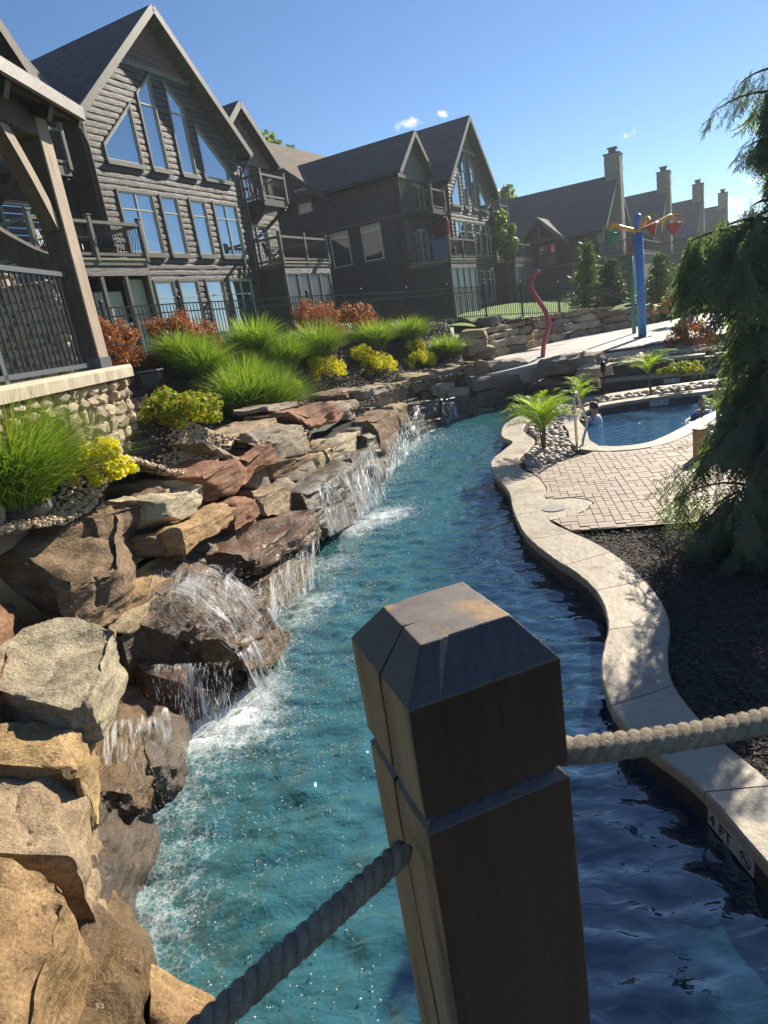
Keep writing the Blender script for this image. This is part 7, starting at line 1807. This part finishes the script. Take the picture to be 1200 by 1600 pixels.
# ------------------------------------------------------------------ bathers
pmat('skin', (.46, .25, .17), (.5, .28, .2), scale=8, rough=.55); pmat('hair', (.03, .02, .015), (.05, .035, .025), scale=20, rough=.6); pmat('white shirt', (.55, .6, .72), (.62, .67, .78), scale=8, rough=.8); pmat('blue shirt', (.02, .09, .34), (.03, .12, .42), scale=6, rough=.8)
def bather(loc, rz, label, shirt, arm_pose, seed):
    root = empty('person', loc, rz); tag(root, label, 'person')
    # skeleton: hips under water, spine, shoulders, arms with hand, neck, head
    J = [(0, 0, -.42), (0, 0, -.15), (0, .01, .1), (0, .02, .2), (-.14, .01, .14), (.14, .01, .14)]; Rd = [.12, .11, .12, .055, .06, .06]; E = [(0, 1), (1, 2), (2, 3), (2, 4), (2, 5)]
    for sgn, start in ((-1, 4), (1, 5)):
        el, hd = arm_pose[0 if sgn < 0 else 1]; J += [el, hd]; Rd += [.042, .032]; n = len(J); E += [(start, n - 2), (n - 2, n - 1)]
        h = Vector(hd); f = (Vector(hd) - Vector(el)).normalized(); sd = f.cross(Vector((0, 0, 1))).normalized()
        for k in range(4):
            a = h + f * .05 + sd * (k - 1.5) * .018; b = a + f * (.055 + .012 * (1.5 - abs(k - 1.5))) + Vector((0, 0, -.015)); J += [tuple(a), tuple(b)]; Rd += [.0105, .008]; nn_ = len(J); E += [(n - 1, nn_ - 2), (nn_ - 2, nn_ - 1)]
        a = h + sd * .035 * sgn + f * .02; b = a + f * .04 + sd * .02 * sgn; J += [tuple(a), tuple(b)]; Rd += [.011, .009]; nn_ = len(J); E += [(n - 1, nn_ - 2), (nn_ - 2, nn_ - 1)]
    J += [(0, .03, .27), (0, .045, .36)]; Rd += [.05, .088]; n = len(J); E += [(3, n - 2), (n - 2, n - 1)]
    me = bpy.data.meshes.new('body'); me.from_pydata(J, E, []); o = link('body', me, m['skin'], root)
    md = o.modifiers.new('skin', 'SKIN'); md.use_smooth_shade = True
    for i, v_ in enumerate(me.skin_vertices[0].data): v_.radius = (Rd[i], Rd[i]); v_.use_root = (i == 0)
    sb = o.modifiers.new('sub', 'SUBSURF'); sb.levels = sb.render_levels = 2
    hd = MB(); hd.sphere((0, .055, .37), .092, 14, 12, (.84, 1.0, 1.18)); hd.sphere((0, .15, .36), .018, 8, 6, (.8, 1, 1.3))
    for sgn in (-1, 1): hd.sphere((sgn * .08, .05, .365), .022, 8, 6, (.45, 1, 1.4))
    hd.build('head', m['skin'], root)
    fc = MB()
    for sgn in (-1, 1): fc.sphere((sgn * .032, .135, .385), .011, 8, 6)
    fc.box((0, .141, .322), (.04, .01, .008)); fc.build('face', m['hair'], root)
    mb = MB(); mb.sphere((0, .035, .405), .1, 14, 10, (.9, 1.02, .92)); mb.build('hair', m['hair'], root)
    mb = MB(); mb.tube([(0, 0, -.4), (0, 0, -.15), (0, .005, .08), (0, .012, .15), (0, .018, .19)], [.13, .135, .15, .12, .06], 14); o = mb.build('shirt', m[shirt], root); o.scale = (1.08, .8, 1)
    mb = MB()
    for sgn, k in ((-1, 0), (1, 1)): s0_ = Vector((sgn * .12, .01, .13)); e_ = Vector(arm_pose[k][0]); mb.tube([s0_, s0_.lerp(e_, .5), s0_.lerp(e_, .85)], [.07, .062, .055], 10)
    mb.build('sleeves', m[shirt], root)
p = at(931, 650, z=.2)
bather((p.x, p.y, .03), R(35), 'dark haired child in a pale shirt holding the edge of the small pool', 'white shirt', (((-.2, .15, .06), (-.22, .34, .16)), ((.19, .14, .02), (.12, .36, .12))), 1)
p = at(1100, 642, z=.2)
bather((p.x, p.y, .03), R(120), 'bather in a blue shirt half hidden behind the conifer', 'blue shirt', (((-.22, .12, .02), (-.18, .34, .02)), ((.22, .1, .02), (.2, .33, .0))), 2)

# ------------------------------------------------------------------ rope post of the bridge, right in front
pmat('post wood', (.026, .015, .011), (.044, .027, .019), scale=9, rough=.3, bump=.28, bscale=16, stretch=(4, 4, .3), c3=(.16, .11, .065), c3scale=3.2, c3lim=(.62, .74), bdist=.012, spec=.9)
zc_, zn, zt = 2.578, 2.424, 2.632
ang = R(-16.5)
ax, ay = Vector((math.cos(R(16.5)), math.sin(R(16.5)), 0)), None
C0 = Vector((-.0079, .6423, 0))               # front corner of the post
ux = Vector((math.cos(R(18)), math.sin(R(18)), 0)); uy = Vector((-ux.y, ux.x, 0)) * 1.06; S_ = .202
po_ = empty('rope_post', (0, 0, 0)); tag(po_, 'dark square wooden post with chamfered top and rope groove in the foreground', 'post')
def ring(d, z): return [C0 + ux * d + uy * d + Vector((0, 0, z)), C0 + ux * (S_ - d) + uy * d + Vector((0, 0, z)), C0 + ux * (S_ - d) + uy * (S_ - d) + Vector((0, 0, z)), C0 + ux * d + uy * (S_ - d) + Vector((0, 0, z))]
RG = [ring(0, 1.35), ring(0, zn - .018), ring(.013, zn - .004), ring(.013, zn + .001), ring(0, zn + .004), ring(0, zc_), ring(.04, zt)]
FR = [0, .1, .2, .3, .4, .455, .485, .5, .515, .545, .6, .7, .8, .9]
def sub_ring(r): return [r[k].lerp(r[(k + 1) % 4], t) for k in range(4) for t in FR]
mb = MB(); vs = []; n4 = 4 * len(FR)
zsplit = []
for a, b in zip(RG[:-1], RG[1:]):
    zsplit.append(a)
    if (b[0] - a[0]).length > .1:
        K = 14 if (b[0] - a[0]).length > .5 else 8
        for q in range(1, K): zsplit.append([a[k].lerp(b[k], q / K) for k in range(4)])
zsplit.append(RG[-1])
for r_ in zsplit: vs += sub_ring(r_)
nv = []
for p in vs: nv.append(p)
fs = [(i * n4 + k, i * n4 + (k + 1) % n4, (i + 1) * n4 + (k + 1) % n4, (i + 1) * n4 + k) for i in range(len(zsplit) - 1) for k in range(n4)] + [tuple((len(zsplit) - 1) * n4 + k for k in range(n4))]
# a drying check runs down the left face
mb.add(nv, fs); pbody = mb.build('post_body', m['post wood'], po_)
bm = bmesh.new(); bm.from_mesh(pbody.data)
for v_ in bm.verts:
    q = v_.co - C0; a = q.dot(ux); b = q.dot(uy)
    wob_ = .012 * math.sin(v_.co.z * 9) + .006 * gnoise(np.array([[v_.co.z * 14, 3., 0]]))[0]
    if a < .07: v_.co += uy * wob_ * max(0, 1 - abs(b / (S_ * 1.12) - .5) * 2)
    if a < .07 and abs(b / (S_ * 1.1236) - .5) < .008: v_.co += ux * .014
    v_.co += Vector((1, 0, 0)) * .0015 * gnoise(np.array([[v_.co.x * 30, v_.co.y * 30, v_.co.z * 8]]))[0] + ux * .0
bmesh.ops.recalc_face_normals(bm, faces=bm.faces[:]); bm.to_mesh(pbody.data); bm.free()
pmat('post worn wood', (.34, .22, .11), (.2, .125, .065), scale=7, rough=.6, bump=.4, bscale=22, stretch=(3, 3, .3), c3=(.035, .024, .018), c3scale=3.5, c3lim=(.52, .66), bdist=.01)  # lighter wood for the left face, the light on it painted in
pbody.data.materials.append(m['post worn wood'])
pmat('post cap', (.13, .11, .09), (.2, .17, .14), scale=14, rough=.5, bump=.25, bscale=40, c3=(.42, .26, .1), c3scale=9, c3lim=(.5, .66), bdist=.006)  # pale top and warm patch: sky sheen and sunlight put into the colour
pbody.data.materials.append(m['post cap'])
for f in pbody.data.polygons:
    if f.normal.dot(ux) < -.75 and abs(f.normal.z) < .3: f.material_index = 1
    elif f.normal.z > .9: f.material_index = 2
bv = pbody.modifiers.new('bevel', 'BEVEL'); bv.width = .0035; bv.segments = 2; bv.limit_method = 'ANGLE'; bv.angle_limit = R(25)
# the check as a thin dark cleft
# ropes: three twisted strands
pmat('rope', (.2, .165, .12), (.34, .285, .21), scale=45, rough=.95, bump=1.0, bscale=150, bdist=.006, stretch=(1, 1, 1))
def rope(p0, p1, sag, rad, turns, label, n=260):
    root = empty('rope', p0); tag(root, label, 'rope', 'ropes strung from the bridge post'); p0, p1 = Vector(p0), Vector(p1)
    ctr = []
    for i in range(n + 1): t = i / n; q = p0.lerp(p1, t); q.z -= sag * 4 * t * (1 - t); ctr.append(q - p0)
    d0 = (p1 - p0).normalized(); s1 = d0.cross(Vector((0, 0, 1))).normalized(); s2 = s1.cross(d0)
    for s in range(3):
        pts = []
        for i, c_ in enumerate(ctr): a = 2 * math.pi * (turns * i / n + s / 3); pts.append(c_ + (s1 * math.cos(a) + s2 * math.sin(a)) * rad * .5)
        mb = MB(); mb.tube(pts, rad * .6, 10); mb.build('strand', m['rope'], root)
    # frayed fibres
    rgf = np.random.default_rng(3); mb = MB()
    for _ in range(420):
        i = rgf.integers(0, n); a = rgf.uniform(0, 6.28); p = ctr[i] + (s1 * math.cos(a) + s2 * math.sin(a)) * rad * .95; d = (s1 * math.cos(a) + s2 * math.sin(a)) * rgf.uniform(.002, .006) + d0 * rgf.normal(0, .008)
        mb.tube([p, p + d * .9], [.0005, .0002], 3, cap=False)
    mb.build('fibres', m['rope'], root)['kind'] = 'stuff'
# near end of the left rope runs back past the camera, the right rope goes to the next post out of view
pr0 = C0 + ux * (S_ - .004) + uy * .06 + Vector((0, 0, zn - .022)); 
vr_ = ray(1215, 1112).normalized(); pr1 = Vector((0, 0, HC)) + vr_ * 1.22; e_ = pr0.lerp(pr1, 1.35)
rope(pr0, e_, .015, .0185, 8.5, 'grey twisted rope running right from the post')
pl0 = Vector((0, 0, HC)) + ray(632, 1328).normalized() * ((C0 + uy * .05 + Vector((0, 0, zn - .07)) - Vector((0, 0, HC))).length * 1.0); pl1 = Vector((0, 0, HC)) + ray(330, 1598).normalized() * .84; e_ = pl0.lerp(pl1, 1.45)
rope(pl0, e_, -.0, .0145, 8, 'dark twisted rope running left from the post')
# bridge deck that carries the post (below the picture)
br = empty('bridge', (0, 0, 0)); tag(br, 'wooden foot bridge carrying the rope post', 'bridge')
for k in range(9):
    mb = MB(); mb.box((0, .78 - k * .2, 1.36), (4.2, .19, .05), None, .006); mb.build('plank', m['dark wood'], br)
mb = MB(); mb.box((0, .72, 1.22), (4.4, .1, .22)); mb.box((0, -.7, 1.22), (4.4, .1, .22)); mb.build('girder', m['dark wood'], br)

# ------------------------------------------------------------------ thin haze volume added to lift the darks, standing in for lens glare
mb = MB(); mb.bb(-345, 345, -345, 345, -2.5, 17.5)
hm = bpy.data.materials.new('haze'); hm.use_nodes = True; t = hm.node_tree; t.nodes.clear()
vo_ = t.nodes.new('ShaderNodeVolumePrincipled'); vo_.inputs['Color'].default_value = (.84, .91, 1, 1); vo_.inputs['Density'].default_value = .0006; vo_.inputs['Anisotropy'].default_value = .45
om = t.nodes.new('ShaderNodeOutputMaterial'); t.links.new(vo_.outputs[0], om.inputs['Volume'])
o = mb.build('haze', hm); o['kind'] = 'stuff'; o['label'] = 'faint haze added over the garden and the lodges in place of lens glare'
